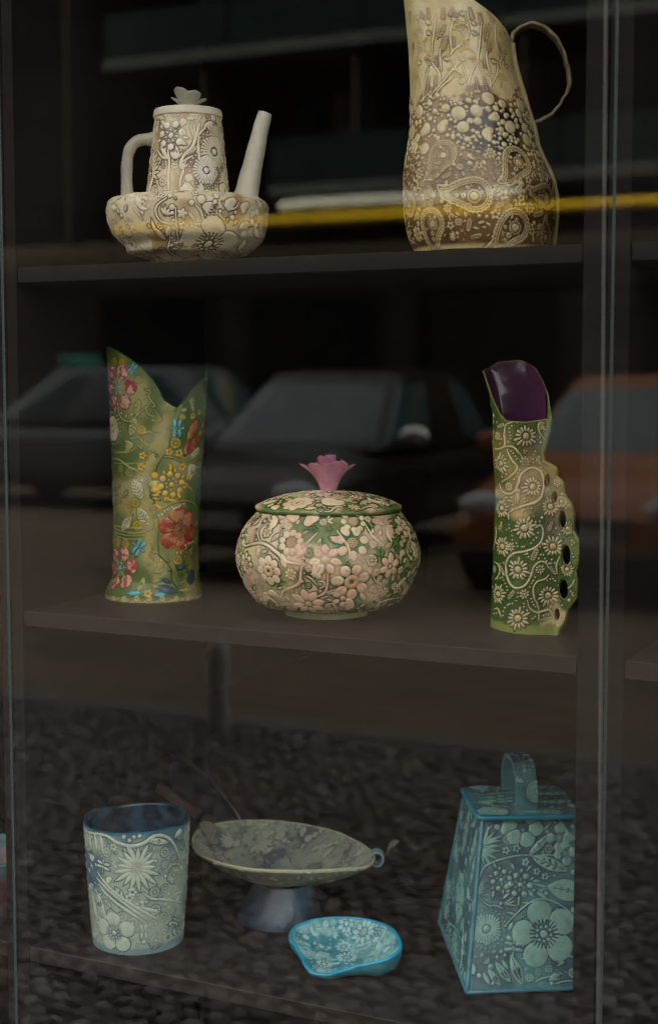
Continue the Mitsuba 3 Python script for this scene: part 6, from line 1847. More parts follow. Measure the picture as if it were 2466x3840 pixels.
  ["vine",[[0.4991,0.2203],[0.4806,0.2365],[0.5083,0.2483]],np.float64(0.00129),"a"],
  ["vine",[[-1.146,0.2295],[-1.2014,0.2499],[-1.0536,0.257]],np.float64(0.00115),"a"],
  ["vine",[[0.7763,0.2225],[0.7763,0.2355],[0.9242,0.2468]],np.float64(0.00113),"a"],
  ["paisley",-0.536,0.1099,np.float64(0.03295),3.752,{}],
  ["paisley",0.5083,0.1007,np.float64(0.03433),3.665,{}],
  ["paisley",-0.1848,0.0679,np.float64(0.03821),2.705,{}],
  ["paisley",-0.7393,0.0229,np.float64(0.03327),4.102,{}],
  ["paisley",0.3512,0.0195,np.float64(0.03758),3.63,{}],
  ["paisley",0.9334,0.0694,np.float64(0.0291),2.705,{}],
  ["paisley",-1.1645,0.0659,np.float64(0.02473),1.92,{}],
  ["paisley",1.0536,0.0237,np.float64(0.02282),1.571,{}],
 ],
 'boat': [
  ["fan",-0.1087,0.0488,np.float64(0.03041),3.491,{"n": 5}],
  ["fan",-0.0802,0.0703,np.float64(0.0305),-0.349,{"n": 6,"spread": 2.2}],
  ["fan",-0.1079,0.0108,np.float64(0.02536),0.175,{"n": 5}],
  ["leaf",-0.1064,0.051,np.float64(0.0117),-1.396,{"w": 0.5,"veins": 0}],
  ["fan",0.1175,0.0499,np.float64(0.02018),2.618,{"n": 6}],
  ["fan",0.0375,0.0746,np.float64(0.02069),-0.349,{"n": 6}],
  ["bead",-0.1125,0.0671,np.float64(0.00613),0.0,{}],
  ["bead",-0.0149,0.0663,np.float64(0.00509),0.0,{}],
  ["bead",0.0854,0.0515,np.float64(0.00497),0.0,{}],
  ["leaf",-0.0564,0.0656,np.float64(0.01399),1.222,{"w": 0.3,"veins": 0}],
  ["fan",-0.1406,0.0576,np.float64(0.02595),2.094,{"n": 5}],
  ["dot",-0.1085,0.0968,np.float64(0.00524),0.0,{}],
  ["dot",-0.0982,0.1035,np.float64(0.00381),0.0,{}],
  ["dot",-0.0896,0.1026,np.float64(0.0057),0.0,{}],
  ["dot",-0.0831,0.1089,np.float64(0.00428),0.0,{}],
  ["dot",-0.0721,0.1087,np.float64(0.00332),0.0,{}],
  ["dot",-0.0749,0.0917,np.float64(0.00756),0.0,{}],
  ["dot",-0.0668,0.099,np.float64(0.00426),0.0,{}],
  ["dot",-0.0558,0.094,np.float64(0.00471),0.0,{}],
  ["dot",-0.0408,0.0914,np.float64(0.00469),0.0,{}],
  ["dot",-0.0495,0.0918,np.float64(0.00282),0.0,{}],
  ["dot",-0.09,0.0887,np.float64(0.00378),0.0,{}],
  ["dot",-0.0468,0.1176,np.float64(0.00332),0.0,{}],
  ["dot",-0.0287,0.1184,np.float64(0.0052),0.0,{}],
  ["dot",-0.0176,0.1124,np.float64(0.00565),0.0,{}],
  ["dot",-0.0023,0.0999,np.float64(0.00655),0.0,{}],
  ["dot",-0.0165,0.1055,np.float64(0.00329),0.0,{}],
  ["dot",0.0064,0.1061,np.float64(0.00468),0.0,{}],
  ["dot",0.0142,0.1118,np.float64(0.00421),0.0,{}],
  ["dot",0.0329,0.095,np.float64(0.00371),0.0,{}],
  ["dot",0.029,0.0862,np.float64(0.00648),0.0,{}],
  ["dot",0.0187,0.0847,np.float64(0.00463),0.0,{}],
  ["dot",0.043,0.0892,np.float64(0.00508),0.0,{}],
  ["dot",0.0535,0.0893,np.float64(0.00415),0.0,{}],
  ["dot",0.0164,0.0806,np.float64(0.00324),0.0,{}],
  ["dot",0.0499,0.0803,np.float64(0.00322),0.0,{}],
  ["dot",0.0376,0.0852,np.float64(0.00323),0.0,{}],
  ["dot",0.1002,0.0748,np.float64(0.00454),0.0,{}],
  ["dot",0.1128,0.0642,np.float64(0.00406),0.0,{}],
  ["dot",0.0991,0.0728,np.float64(0.00318),0.0,{}],
  ["dot",0.1137,0.0635,np.float64(0.00271),0.0,{}],
  ["dot",-0.0506,0.0998,np.float64(0.00613),0.0,{}],
  ["dot",-0.0326,0.0905,np.float64(0.00328),0.0,{}],
 ],
 'dish': [
  ["flower",0.0001,0.0627,np.float64(0.0202),0.0,{"n": 10,"w": 0.34,"r0": 0.3,"tip": 1,"c": "dots","cs": 0.2}],
  ["flower",-0.031,0.0709,np.float64(0.01502),0.0,{"n": 8,"tip": 1}],
  ["flower",-0.0016,0.009,np.float64(0.01977),0.0,{"n": 14,"w": 0.22,"r0": 0.3,"tip": 1,"c": "dots","cs": 0.2}],
  ["flower",-0.0185,0.0349,np.float64(0.01478),0.0,{"n": 9,"tip": 1}],
  ["flower",-0.0182,-0.0307,np.float64(0.0154),0.0,{"n": 12,"w": 0.24,"tip": 1}],
  ["flower",-0.0451,-0.011,np.float64(0.01249),0.0,{"n": 10,"w": 0.3,"tip": 1}],
  ["ros5",-0.0234,0.0588,np.float64(0.00555),0.0,{}],
  ["dot",-0.066,0.0387,np.float64(0.00597),1.396,{"ry": 1.0}],
  ["dot",-0.0736,0.0219,np.float64(0.00509),0.0,{}],
  ["dot",-0.0597,0.0598,np.float64(0.00516),0.0,{}],
  ["dot",0.0246,0.05,np.float64(0.00463),0.0,{}],
  ["spray",0.0327,0.0546,np.float64(0.01473),1.396,{}],
  ["spray",0.0427,0.0319,np.float64(0.01041),1.047,{}],
  ["fan",0.0301,0.0347,np.float64(0.01463),0.349,{"n": 5}],
  ["fan",-0.0102,-0.0165,np.float64(0.01237),-0.524,{"n": 5}],
  ["bead",-0.033,0.0047,np.float64(0.00544),0.0,{}],
  ["bead",0.0148,0.0282,np.float64(0.00502),0.0,{}],
  ["fan",-0.0498,0.0171,np.float64(0.01054),1.047,{"n": 4}],
  ["fan",0.002,0.0462,np.float64(0.01267),-1.047,{"n": 5}],
  ["cluster",0.0209,0.0604,np.float64(0.00761),0.0,{}],
  ["leaf",-0.0739,0.0416,np.float64(0.0077),-1.047,{"veins": 0}],
  ["fan",-0.0644,0.0043,np.float64(0.01052),1.745,{"n": 4}],
  ["fan",-0.0439,0.0486,np.float64(0.0128),0.524,{"n": 4}],
  ["vine",[[-0.0731,0.0453],[-0.0653,0.0484],[-0.0573,0.0574]],np.float64(0.00129),"a"],
  ["vine",[[-0.0651,0.0098],[-0.0585,0.0068]],np.float64(0.00126),"a"],
 ],
}


# ------------------------------------------------------------------ the ceramics
def press(name, pal, height, default='a', skip=(), kp=0.0018):
    s = SK[name]
    for m in MOTIFS.get(name, []):
        if m[0] == 'paisley':
            m = m[:5] + [{**m[5], 'p': 'b'}]
        if m[0] == 'vine':
            s.vine(m[1], m[2], cols=pal[m[3] if m[3] in pal else default], height=height * 0.9, kp=kp)
        else:
            k, x, y, r, rot, o = m
            o = dict(o)
            p = o.pop('p', default)
            h = o.pop('h', 1.0)
            s.stamp(k, x, y, r, rot, cols=pal[p], height=height * h * min(1.0, 0.55 + r / 0.02), kp=kp, **o)
    return s


def ground_mix(s, a, b, lo=0.42, hi=0.6, freq=16, seed=0):
    g = meshkit.fbm(s.chart * freq + seed * 3.7, 3, seed)
    return blend(np.broadcast_to(a, s.P.shape), np.broadcast_to(b, s.P.shape), step(lo, hi, g))


def solid_color(mesh, c, seed=0, amt=0.15, freq=120):
    v = np.asarray(mesh.vertices)
    g = meshkit.fbm(v * freq, 3, seed)
    return np.clip(np.asarray(c)[None] * (1 + amt * 2 * (g - 0.5))[:, None], 0.002, 0.9)


def clay(name, mesh, col, owner, who, smooth=True, amt=0.15, seed=0, bsdf='glaze'):
    m = placed(mesh, ORIGIN[who], TURN[who])
    return obj(name, m, bsdf, owner, smooth=smooth, color=solid_color(m, col, seed, amt))


def lathe(rows, n=96):
    r = np.asarray(rows, float)
    a = np.linspace(0, 2 * PI, n + 1)
    return sheet(np.stack([r[:, None, 0] + r[:, None, 2] * np.sin(a), -r[:, None, 2] * np.cos(a) + 0 * r[:, None, 0], np.repeat(r[:, 1:2], n + 1, 1)], -1))


def closed(P):
    return np.concatenate([P, P[:, :1]], 1)


rng = np.random.default_rng(11)
glz = {'type': 'principled', 'base_color': {'type': 'mesh_attribute', 'name': 'vertex_color'}, 'roughness': 0.36, 'specular': 0.45, 'clearcoat': 0.5, 'clearcoat_gloss': 0.92}
scene['glaze'] = {'type': 'twosided', 'bsdf': glz}
scene['satin_glaze'] = {'type': 'twosided', 'bsdf': {**glz, 'roughness': 0.45, 'clearcoat': 0.25, 'clearcoat_gloss': 0.8}}
scene['gloss_glaze'] = {'type': 'twosided', 'bsdf': {**glz, 'roughness': 0.20, 'clearcoat': 0.9, 'clearcoat_gloss': 0.98}}

# --- teapot
CREAM, BONE, BROWN, INK = srgb(218, 208, 180), srgb(206, 200, 176), srgb(84, 56, 32), srgb(46, 38, 34)
PT = {'a': [CREAM, CREAM, srgb(120, 88, 52), CREAM], 'd': [srgb(224, 220, 204), srgb(224, 220, 204), INK, CREAM]}
teapot = thing('teapot', 'cream and brown teapot with squat bowl base, tapered neck, straight spout and flower knob', 'teapot')
for nm, part in (('teapot_bowl', 'bowl'), ('teapot_neck', 'neck')):
    s = press(nm, PT, 0.0010, kp=0.0028)
    lo, hi = (-1.9, 0.004), (1.9, float(s.y.max()))
    s.fill(rng, ['fan', 'leaf', 'dot', 'ros5', 'spray', 'dot', 'bead'], 900, PT['a'], lo, hi, 0.0028, 0.010, 0.0009, gap=1.0, kp=0.0020)
    G = ground_mix(s, srgb(208, 196, 162), srgb(168, 138, 92), 0.50, 0.78, 26, 3)
    s.emit(*s.finish(G, BROWN, 1.15, seed=4), teapot, part, 'glaze', ORIGIN['teapot'], TURN['teapot'])
tp, tn = ORIGIN['teapot'], TURN['teapot']
rl = [(o, z, r) for z, o, r in ROWS['teapot_lid']]
lid = lathe([(0.0022, 0.2125, 0.030), (0.0022, 0.2125, 0.0475)] + rl + [(0.0021, 0.2254, 0.040), (0.0021, 0.2262, 0.02), (0.0021, 0.2264, 0.0)])
lk = clay('lid', lid, BONE, teapot, 'teapot', smooth=40, bsdf='satin_glaze')


def petal_mesh(L, w, curl, thick=0.0022, tip=0.0, ang=0.0, lean=0.5, root=0.0, z0=0.0, n=12, wave=0.0):
    """One thick petal that rises from the axis and leans out along +x, turned by ang about z."""
    t = np.linspace(0, 1, n)[:, None]
    u = np.linspace(-1, 1, n)[None]
    W = w * np.sin(PI / 2 * np.clip(t * 1.25, 0, 1)) * np.sqrt(np.clip(1 - t ** 7, 0, 1)) + 0.0010
    a = lean + curl * t
    X = root + L * t * np.sin(a) - 0.10 * w * (1 - u ** 2) * 0 + (u * W) ** 2 / (w * 3.0) * -0.6
    Z = z0 + L * t * np.cos(a) + wave * np.sin(u * 5 + ang * 3) * t ** 2
    P = np.stack([X + 0 * u, u * W, Z + 0 * u], -1)
    N = gridnormals(P)
    e = np.sqrt(np.clip(1 - np.abs(u) ** 4, 0, 1)) * np.sqrt(np.clip(1 - t ** 8, 0, 1))
    top, bot = P + N * thick / 2 * e[..., None], P - N * thick / 2 * e[..., None]
    m = join(sheet(top), trimesh.Trimesh(bot.reshape(-1, 3), gridfaces(n, n, True), process=False))
    m.apply_transform(trimesh.transformations.rotation_matrix(ang, (0, 0, 1)))
    return m


for a, L, lean, w in ((-2.35, 0.034, 0.30, 0.0125), (-1.05, 0.030, 0.38, 0.0135), (-0.05, 0.028, 0.75, 0.0125), (1.3, 0.030, 0.5, 0.012), (2.5, 0.030, 0.62, 0.012)):
    m = petal_mesh(L, w, 0.25, 0.003, ang=a, lean=lean, root=0.004, z0=0.2255)
    m.apply_translation((0.0021, 0, 0))
    clay('petal', m, srgb(168, 166, 152), lk, 'teapot', bsdf='satin_glaze')
sp = np.array(PATH['teapot_spout'])
m = tube(np.stack([curve(sp, 26)[:, 0], 0 * np.arange(26) - 0.0, curve(sp, 26)[:, 1]], 1), np.linspace(0.0182, 0.0100, 26) + 0.008 * np.exp(-np.arange(26) / 2.2) + 0.0003 * np.sin(np.arange(26) * 0.9), 24, cap=False)
inn = tube(np.stack([curve(sp, 26)[:, 0], 0 * np.arange(26), curve(sp, 26)[:, 1]], 1)[4:], np.linspace(0.0155, 0.0078, 22), 24, cap=False)
clay('spout', join(m, inn), srgb(196, 192, 174), teapot, 'teapot', bsdf='satin_glaze')
hp = curve(np.array(PATH['teapot_handle']), 40)
clay('handle', tube(np.stack([hp[:, 0], 0 * hp[:, 0], hp[:, 1]], 1), 0.0086 - 0.0006 * np.sin(np.linspace(0, 3, 40)) + 0.0003 * np.sin(np.arange(40) * 0.8) + 0.006 * np.exp(-np.arange(40) / 2.0) + 0.006 * np.exp(-np.arange(40)[::-1] / 2.0), 20), srgb(156, 153, 134), teapot, 'teapot', bsdf='satin_glaze')

# --- tall pitcher
PCREAM = srgb(206, 191, 144)
PP = {'a': [PCREAM] * 4, 'b': [srgb(186, 168, 120)] * 4, 'y': [PCREAM, srgb(204, 168, 62), BROWN, PCREAM], 'v': [PCREAM, srgb(122, 96, 90), BROWN, PCREAM], 'k': [PCREAM, srgb(178, 126, 106), BROWN, PCREAM], 'n': [srgb(176, 150, 98)] * 4}
pitcher = thing('pitcher', 'tall cream and brown pitcher with ribbon handle, meadow stems, bubbles and paisley', 'pitcher')
s = SK['pitcher']
zz = s.P[..., 2]
BUB = (zz > 0.108 + 0.012 * np.sin(s.x * 4 + 1)) & (zz < 0.196 + 0.010 * np.sin(s.x * 7))
PAIS = zz <= 0.122 + 0.010 * np.sin(s.x * 4 + 1)
press('pitcher', PP, 0.0008, kp=0.0019)
s.fill(rng, ['flower', 'spray', 'fan', 'ros5', 'scroll'], 3000, PP['b'], (-1.9, 0.012), (1.9, 0.150), 0.0055, 0.0135, 0.0009, gap=0.80, region=PAIS, kp=0.0016)
s.fill(rng, ['fan', 'dot', 'leaf', 'scroll'], 3000, PP['b'], (-1.9, 0.010), (1.9, 0.150), 0.0022, 0.0050, 0.0008, gap=0.9, region=PAIS, kp=0.0014)
for rmin, rmax, n, gp in ((0.0075, 0.0125, 120, 1.02), (0.004, 0.0075, 500, 1.0), (0.0018, 0.0038, 2600, 1.0)):
    s.fill(rng, ['dot', 'blob'] if rmax > 0.005 else ['dot'], n, [srgb(190, 176, 134)] * 4, (-1.9, 0.10), (1.9, 0.23), rmin, rmax, 0.0013 if rmax > 0.005 else 0.0011, gap=gp * 0.93, region=BUB, kp=0.0018)
top_g = ground_mix(s, srgb(200, 186, 140), srgb(188, 170, 118), 0.4, 0.6, 30, 2)
pais_g = ground_mix(s, srgb(118, 88, 48), srgb(84, 58, 30), 0.4, 0.6, 26, 8)
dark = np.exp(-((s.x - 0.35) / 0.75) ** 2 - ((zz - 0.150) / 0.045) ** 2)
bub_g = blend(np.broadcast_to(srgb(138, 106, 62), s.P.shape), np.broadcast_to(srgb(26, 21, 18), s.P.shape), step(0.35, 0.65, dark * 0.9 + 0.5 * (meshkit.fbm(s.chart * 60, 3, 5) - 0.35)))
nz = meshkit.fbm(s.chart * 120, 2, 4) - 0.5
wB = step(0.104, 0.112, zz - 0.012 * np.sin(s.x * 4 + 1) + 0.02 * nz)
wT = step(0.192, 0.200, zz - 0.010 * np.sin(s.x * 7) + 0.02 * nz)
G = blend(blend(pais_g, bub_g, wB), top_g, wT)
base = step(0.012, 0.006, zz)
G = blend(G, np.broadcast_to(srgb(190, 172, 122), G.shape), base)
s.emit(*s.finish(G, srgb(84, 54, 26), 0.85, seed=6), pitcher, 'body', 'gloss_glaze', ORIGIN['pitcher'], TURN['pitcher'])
Q = s.P
pin = sheet(inner_wall(s, Q, 0.004))
clay('lining', pin, srgb(196, 186, 150), pitcher, 'pitcher', smooth=True)
hp = curve(np.array(PATH['pitcher_handle']), 130)
t = np.gradient(hp, axis=0)
t /= np.linalg.norm(t, axis=1, keepdims=True)
nn = np.stack([-t[:, 1], t[:, 0]], 1)
k_ = np.arange(130)
wob = 0.0005 * np.sin(k_ * 0.23) + 0.0004 * np.sin(k_ * 0.61 + 1)
ring = []
for g in np.linspace(0, 2 * PI, 21):
    dx, dy = np.sign(np.cos(g)) * abs(np.cos(g)) ** 0.5, np.sign(np.sin(g)) * abs(np.sin(g)) ** 0.5
    q = hp + nn * (dx * (0.0028 + 0.0004 * np.sin(k_ * 0.17)) + wob)[:, None]
    ring.append(np.stack([q[:, 0], 0.010 + dy * (0.013 + 0.0006 * np.sin(k_ * 0.4)), q[:, 1]], 1))
m = sheet(np.stack(ring, 1))
hk = clay('handle', m, srgb(120, 108, 78), pitcher, 'pitcher', smooth=35, amt=0.3, bsdf='satin_glaze')
zq = np.linspace(0.010, 0.268, 60)
rr = np.array(ROWS['pitcher'])
sx = np.interp(zq, rr[:, 0], rr[:, 1] + rr[:, 2]) + 0.0005
m = tube(np.stack([sx + 0.0003 * np.sin(zq * 130), -0.006 + 0 * zq, zq], 1), 0.0038 + 0.0003 * np.sin(zq * 90), 12)
clay('seam', m, srgb(176, 158, 112), pitcher, 'pitcher', amt=0.3, bsdf='satin_glaze')

# --- green vase
VG1, VG2, VDEEP = srgb(88, 110, 48), srgb(162, 156, 96), srgb(32, 58, 18)
OL = srgb(172, 168, 104)
PV = {'a': [OL] * 4, 'o': [OL, OL, srgb(70, 92, 36), OL], 'c': [srgb(212, 202, 162)] * 2 + [srgb(64, 88, 34), OL], 'y': [srgb(222, 180, 44), srgb(222, 180, 44), srgb(120, 110, 30), OL], 't': [srgb(96, 186, 200)] * 4,
      'r': [srgb(164, 52, 72), srgb(60, 180, 210), srgb(120, 30, 50), srgb(206, 186, 150)], 'n': [srgb(168, 62, 46), srgb(160, 56, 44), srgb(110, 40, 24), OL], 'b': [srgb(52, 80, 96)] * 4, 'v': [srgb(140, 148, 150), srgb(180, 160, 60), VDEEP, OL]}
vase = thing('flower_vase', 'tall green wrapped vase with red and yellow flowers and a slit, slanting rim', 'vase')
s = press('vase', PV, 0.0014, kp=0.0017)
s.fill(rng, ['fan', 'spray', 'leaf', 'fan', 'bead', 'spray'], 520, PV['o'], (-1.95, 0.02), (1.95, 0.36), 0.003, 0.009, 0.0009, gap=1.25)
# the red and plum petals fade to bone where the glaze ran thin, in blotches
blot = step(0.42, 0.62, meshkit.fbm(s.chart * 170, 3, 3))
for key, thin in (('r', srgb(214, 176, 146)), ('n', srgb(196, 142, 88))):
    near = (np.abs(s.MC - PV[key][0]).sum(-1) < 0.02)
    s.MC = np.where(near[..., None], blend(s.MC, np.broadcast_to(thin, s.MC.shape), blot * (0.9 if key == 'r' else 0.8)), s.MC)
G = ground_mix(s, VG1, VG2, 0.46, 0.70, 17, 5)
band = np.exp(-((s.side + 0.016) / 0.013) ** 2) * (np.cos(s.x) > 0) * step(0.02, 0.06, s.y)                # the pale run of thin glaze beside the slit
G = blend(G, np.broadcast_to(srgb(176, 164, 104), G.shape), band * step(0.30, 0.60, meshkit.fbm(s.chart * 30, 3, 14)))
G = blend(G, np.broadcast_to(srgb(196, 184, 126), G.shape), step(0.008, 0.003, s.y) * 0.8)
s.pool = np.maximum(s.pool, step(0.0016, 0.0, np.abs(s.side + 0.0006)) * (np.cos(s.x) > 0))  # dark line painted along the slit in place of its edge shadow
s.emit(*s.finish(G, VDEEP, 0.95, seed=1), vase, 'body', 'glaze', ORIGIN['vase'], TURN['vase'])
clay('lining', sheet(inner_wall(s, s.P + s.N * s.extra[..., None], 0.0042)), srgb(62, 92, 40), vase, 'vase')

# --- lidded pot
PINK, PINK2, PG1, PG2, PDEEP = srgb(226, 204, 168), srgb(216, 186, 156), srgb(108, 124, 62), srgb(200, 184, 136), srgb(30, 72, 18)
PO = {'a': [PINK, srgb(220, 190, 150), PDEEP, PINK], 'g': [srgb(92, 120, 66)] * 4}
pot = thing('lidded_pot', 'round lidded pot with pink flowers on green and a pink rose knob', 'pot')
for nm, part in (('pot', 'body'), ('pot_lid', 'lid')):
    s = press(nm, PO, 0.0013, kp=0.0034)
    s.fill(rng, ['flower', 'leaf', 'fan', 'spray', 'flower', 'fan', 'fan'], 6000, PO['a'], (-1.95, 0.02), (1.95, float(s.y.max()) - 0.006), 0.005, 0.014, 0.0010, gap=0.80, kp=0.0034)
    tint = step(0.50, 0.68, meshkit.fbm(s.chart * 26, 3, 7))
    s.MC = blend(s.MC, s.MC * np.array([0.95, 0.78, 0.82]), tint)
    G = ground_mix(s, PG1, PG2, 0.46, 0.68, 17, 2)
    G = blend(G, np.broadcast_to(PINK2, G.shape), step(0.52, 0.64, meshkit.fbm(s.chart * 15 + 5, 3, 12)))
    if nm == 'pot':
        foot = step(0.0105, 0.0088, s.P[..., 2]) * (s.P[..., 2] < 0.0115)
        G = blend(G, np.broadcast_to(srgb(176, 178, 128), G.shape), foot)
        s.K, s.H = s.K * (1 - foot), s.H * (1 - foot)
        s.pool *= 1 - foot
        s.emit(*s.finish(G, PDEEP, 1.2, seed=2), pot, part, 'glaze', ORIGIN['pot'], TURN['pot'])
    else:
        edge = step(0.0022, 0.0040, s.y) * step(0.0085, 0.0055, s.y)
        G = blend(G, np.broadcast_to(srgb(70, 98, 44), G.shape), 0.8 * step(0.012, 0.008, s.y) * step(0.30, 0.62, meshkit.fbm(s.chart * 60, 2, 31)))
        lidk = numbered(pot + '__lid')
        s.emit(*s.finish(G, PDEEP, 1.2, seed=3), pot, 'lid', 'glaze', ORIGIN['pot'], TURN['pot'])
clay('rim', lathe([(0.0024, 0.1478, 0.0975), (0.0024, 0.1484, 0.0995), (0.0024, 0.1478, 0.1005), (0.0024, 0.146, 0.1015)]), srgb(52, 84, 34), pot, 'pot')
# the rose on the lid
knob = [(0.0024, 0.1730, 0.0125), (0.0024, 0.1765, 0.0112), (0.0024, 0.186, 0.0125), (0.0024, 0.198, 0.016), (0.0024, 0.210, 0.0205), (0.0024, 0.211, 0.0)]
kk = clay('knob', lathe(knob), srgb(196, 134, 144), pot, 'pot')
ROSE = srgb(196, 128, 150)
for a, L, lean, w, c_ in ((-2.3, 0.048, 0.12, 0.017, 0.42), (-1.25, 0.050, 0.10, 0.018, 0.40), (-0.2, 0.047, 0.13, 0.016, 0.50), (0.9, 0.048, 0.12, 0.017, 0.40), (2.0, 0.047, 0.14, 0.017, 0.42), (3.05, 0.049, 0.13, 0.016, 0.55)):
    m = petal_mesh(L, w, c_, 0.0028, ang=a, lean=lean, root=0.010, z0=0.1745, wave=0.0010, tip=0.0)
    m.apply_translation((0.0024, 0, 0))
    clay('petal', m, ROSE, kk, 'pot', amt=0.3)
for a, L, lean, w, c_ in ((-1.7, 0.034, 0.12, 0.011, 0.25), (0.3, 0.030, 0.15, 0.011, 0.35), (2.4, 0.034, 0.12, 0.011, 0.2)):
    m = petal_mesh(L, w, c_, 0.0024, ang=a, lean=lean, root=0.006, z0=0.192, wave=0.001)
    m.apply_translation((0.0024, 0, 0))
    clay('petal', m, srgb(178, 110, 140), kk, 'pot', amt=0.3)
m = tube([(0.004, 0, 0.195), (0.005, 0, 0.210), (0.0055, -0.001, 0.2255)], [0.0075, 0.0078, 0.0080], 18)
clay('pistil', m, srgb(176, 112, 150), kk, 'pot', smooth=50)

# --- slim jug with the pierced fin
JG1, JG2, JDEEP = srgb(52, 88, 26), srgb(104, 118, 54), srgb(26, 54, 14)
JC = srgb(200, 186, 142)
PJ = {'a': [JC, srgb(200, 182, 124), srgb(120, 110, 60), JC]}
jug = thing('slim_jug', 'slim green daisy jug with a purple inside and a pierced wavy fin for a handle', 'jug')
holes = PATH['jug_holes']


def pierce(s, Q):
    keep = np.ones(Q.shape[:2], bool)
    for hx, hz, a, b in holes:
        a, b = a * 1.12, b * 1.05
        bend = 0.477 * 0.05 * (hx + 0.06) / 0.126
        dx, dz = Q[..., 0] - hx - bend, Q[..., 2] - hz
        e = np.hypot(dx / a, dz / b)
        keep &= e > 0.86
        mv = (e <= 1) & (e > 0.86)
        Q[..., 0] = np.where(mv, hx + bend + dx / e, Q[..., 0])
        Q[..., 2] = np.where(mv, hz + dz / e, Q[..., 2])
    return keep


for nm, part in (('jug_front', 'body'), ('jug_back', 'back_wall')):
    s = press(nm, PJ, 0.0014, kp=0.0014)
    if nm == 'jug_front':
        s.fill(rng, ['dot', 'leaf', 'dot'], 260, PJ['a'], (-0.09, 0.01), (0.09, 0.30), 0.0016, 0.0026, 0.0008, gap=1.5)
    G = ground_mix(s, JG1, JG2, 0.46, 0.66, 16, 4)
    G = blend(G, np.broadcast_to(srgb(120, 92, 96), G.shape), 0.5 * step(0.60, 0.72, meshkit.fbm(s.chart * 21 + 2, 3, 6)))
    G = blend(G, np.broadcast_to(srgb(158, 136, 66), G.shape), 0.75 * np.exp(-((s.y - 0.225) / 0.038) ** 2) * step(0.25, 0.60, meshkit.fbm(s.chart * 26 + 4, 3, 17)))  # yellower glaze, partly a painted reflection from the window pane
    worn = step(0.63, 0.70, meshkit.fbm(s.chart * 11 + 9, 3, 21))
    G = blend(G, np.broadcast_to(srgb(188, 166, 112), G.shape), worn)
    G = blend(G, np.broadcast_to(srgb(126, 138, 60), G.shape), step(0.016, 0.010, s.y + 0.006 * (meshkit.noise(s.chart * 90) - 0.5)))
    s.pool *= 1 - worn
    Q, N, C = s.finish(G, JDEEP, 0.9, seed=8)
    keep = pierce(s, Q)
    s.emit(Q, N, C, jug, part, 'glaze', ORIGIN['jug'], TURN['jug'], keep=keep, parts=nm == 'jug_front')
    if nm == 'jug_back':
        inside = Q.copy()
        inside[..., 1] -= 0.0035
        m = sheet(inside[100:, 2:int(0.86 * Q.shape[1])])
        clay('lining', m, srgb(88, 48, 80), jug, 'jug', bsdf='gloss_glaze')
        bq = Q
    else:
        fq = Q
edge = [tube(np.stack([hx + a * np.cos(g), 0 * g, hz + b * np.sin(g)], 1), 0.0012, 10, cap=False) for hx, hz, a, b in holes for g in [np.linspace(0, 2 * PI, 40)]]
z_ = np.linspace(0.001, 0.2815, 130)


def bent(p):
    near = 0.05 * (p[..., 0] + 0.06) / 0.126
    return p + near[..., None] * np.array([0.477, -0.879, 0.0])


edge = [trimesh.Trimesh(bent(np.asarray(m.vertices)), m.faces, process=False) for m in edge]
edge.append(tube(bent(np.stack([jr(z_), 0 * z_, z_], 1)), FIN * 0.95, 10))
edge.append(tube(fq[-1][::3] + np.array([0, 0.001, 0]), 0.0012, 8))
edge.append(tube(bq[-1][::3] + np.array([0, -0.001, 0]), 0.0012, 8))
clay('edge', join(*edge), srgb(122, 128, 66), jug, 'jug', amt=0.4)

# --- blue cup
CG1, CG2, CDEEP, CC = srgb(76, 112, 126), srgb(162, 178, 162), srgb(48, 78, 94), srgb(184, 198, 180)
PC = {'a': [CC, CC, srgb(74, 98, 108), CC]}
cup = thing('cup', 'pale blue green cup with pressed flowers and a dark blue inside', 'cup')
s = press('cup', PC, 0.0010, kp=0.0024)
s.fill(rng, ['bead', 'ros5', 'fan', 'dot', 'leaf', 'dot'], 700, PC['a'], (-1.95, 0.014), (1.95, 0.178), 0.0022, 0.0075, 0.0009, gap=1.15)
G = ground_mix(s, CG1, CG2, 0.40, 0.60, 15, 6)
G = blend(G, np.broadcast_to(srgb(52, 112, 140), G.shape), np.maximum(step(0.1785, 0.1815, s.y + 0.004 * (meshkit.noise(s.chart * 120) - 0.5)), 0.55 * step(0.014, 0.008, s.y + 0.006 * (meshkit.noise(s.chart * 80) - 0.5))))
Q, N, C = s.finish(G, CDEEP, 0.9, seed=5)
Q[..., 2] += 0.0016 * np.sin(s.x * 3 + 1) * step(0.10, 0.18, s.y)
s.emit(Q, N, C, cup, 'body', 'glaze', ORIGIN['cup'], TURN['cup'])
Qi = s.P.copy()
Qi[..., 2] += 0.0016 * np.sin(s.x * 3 + 1) * step(0.10, 0.18, s.y)
m = sheet(inner_wall(s, Qi, 0.0048))
g = meshkit.fbm(np.asarray(m.vertices) * 45, 3, 2)
k = obj('lining', placed(m, ORIGIN['cup'], TURN['cup']), 'gloss_glaze', cup, smooth=True, color=blend(np.broadcast_to(srgb(18, 36, 52), (len(g), 3)), np.broadcast_to(srgb(46, 78, 94), (len(g), 3)), step(0.4, 0.7, g)))

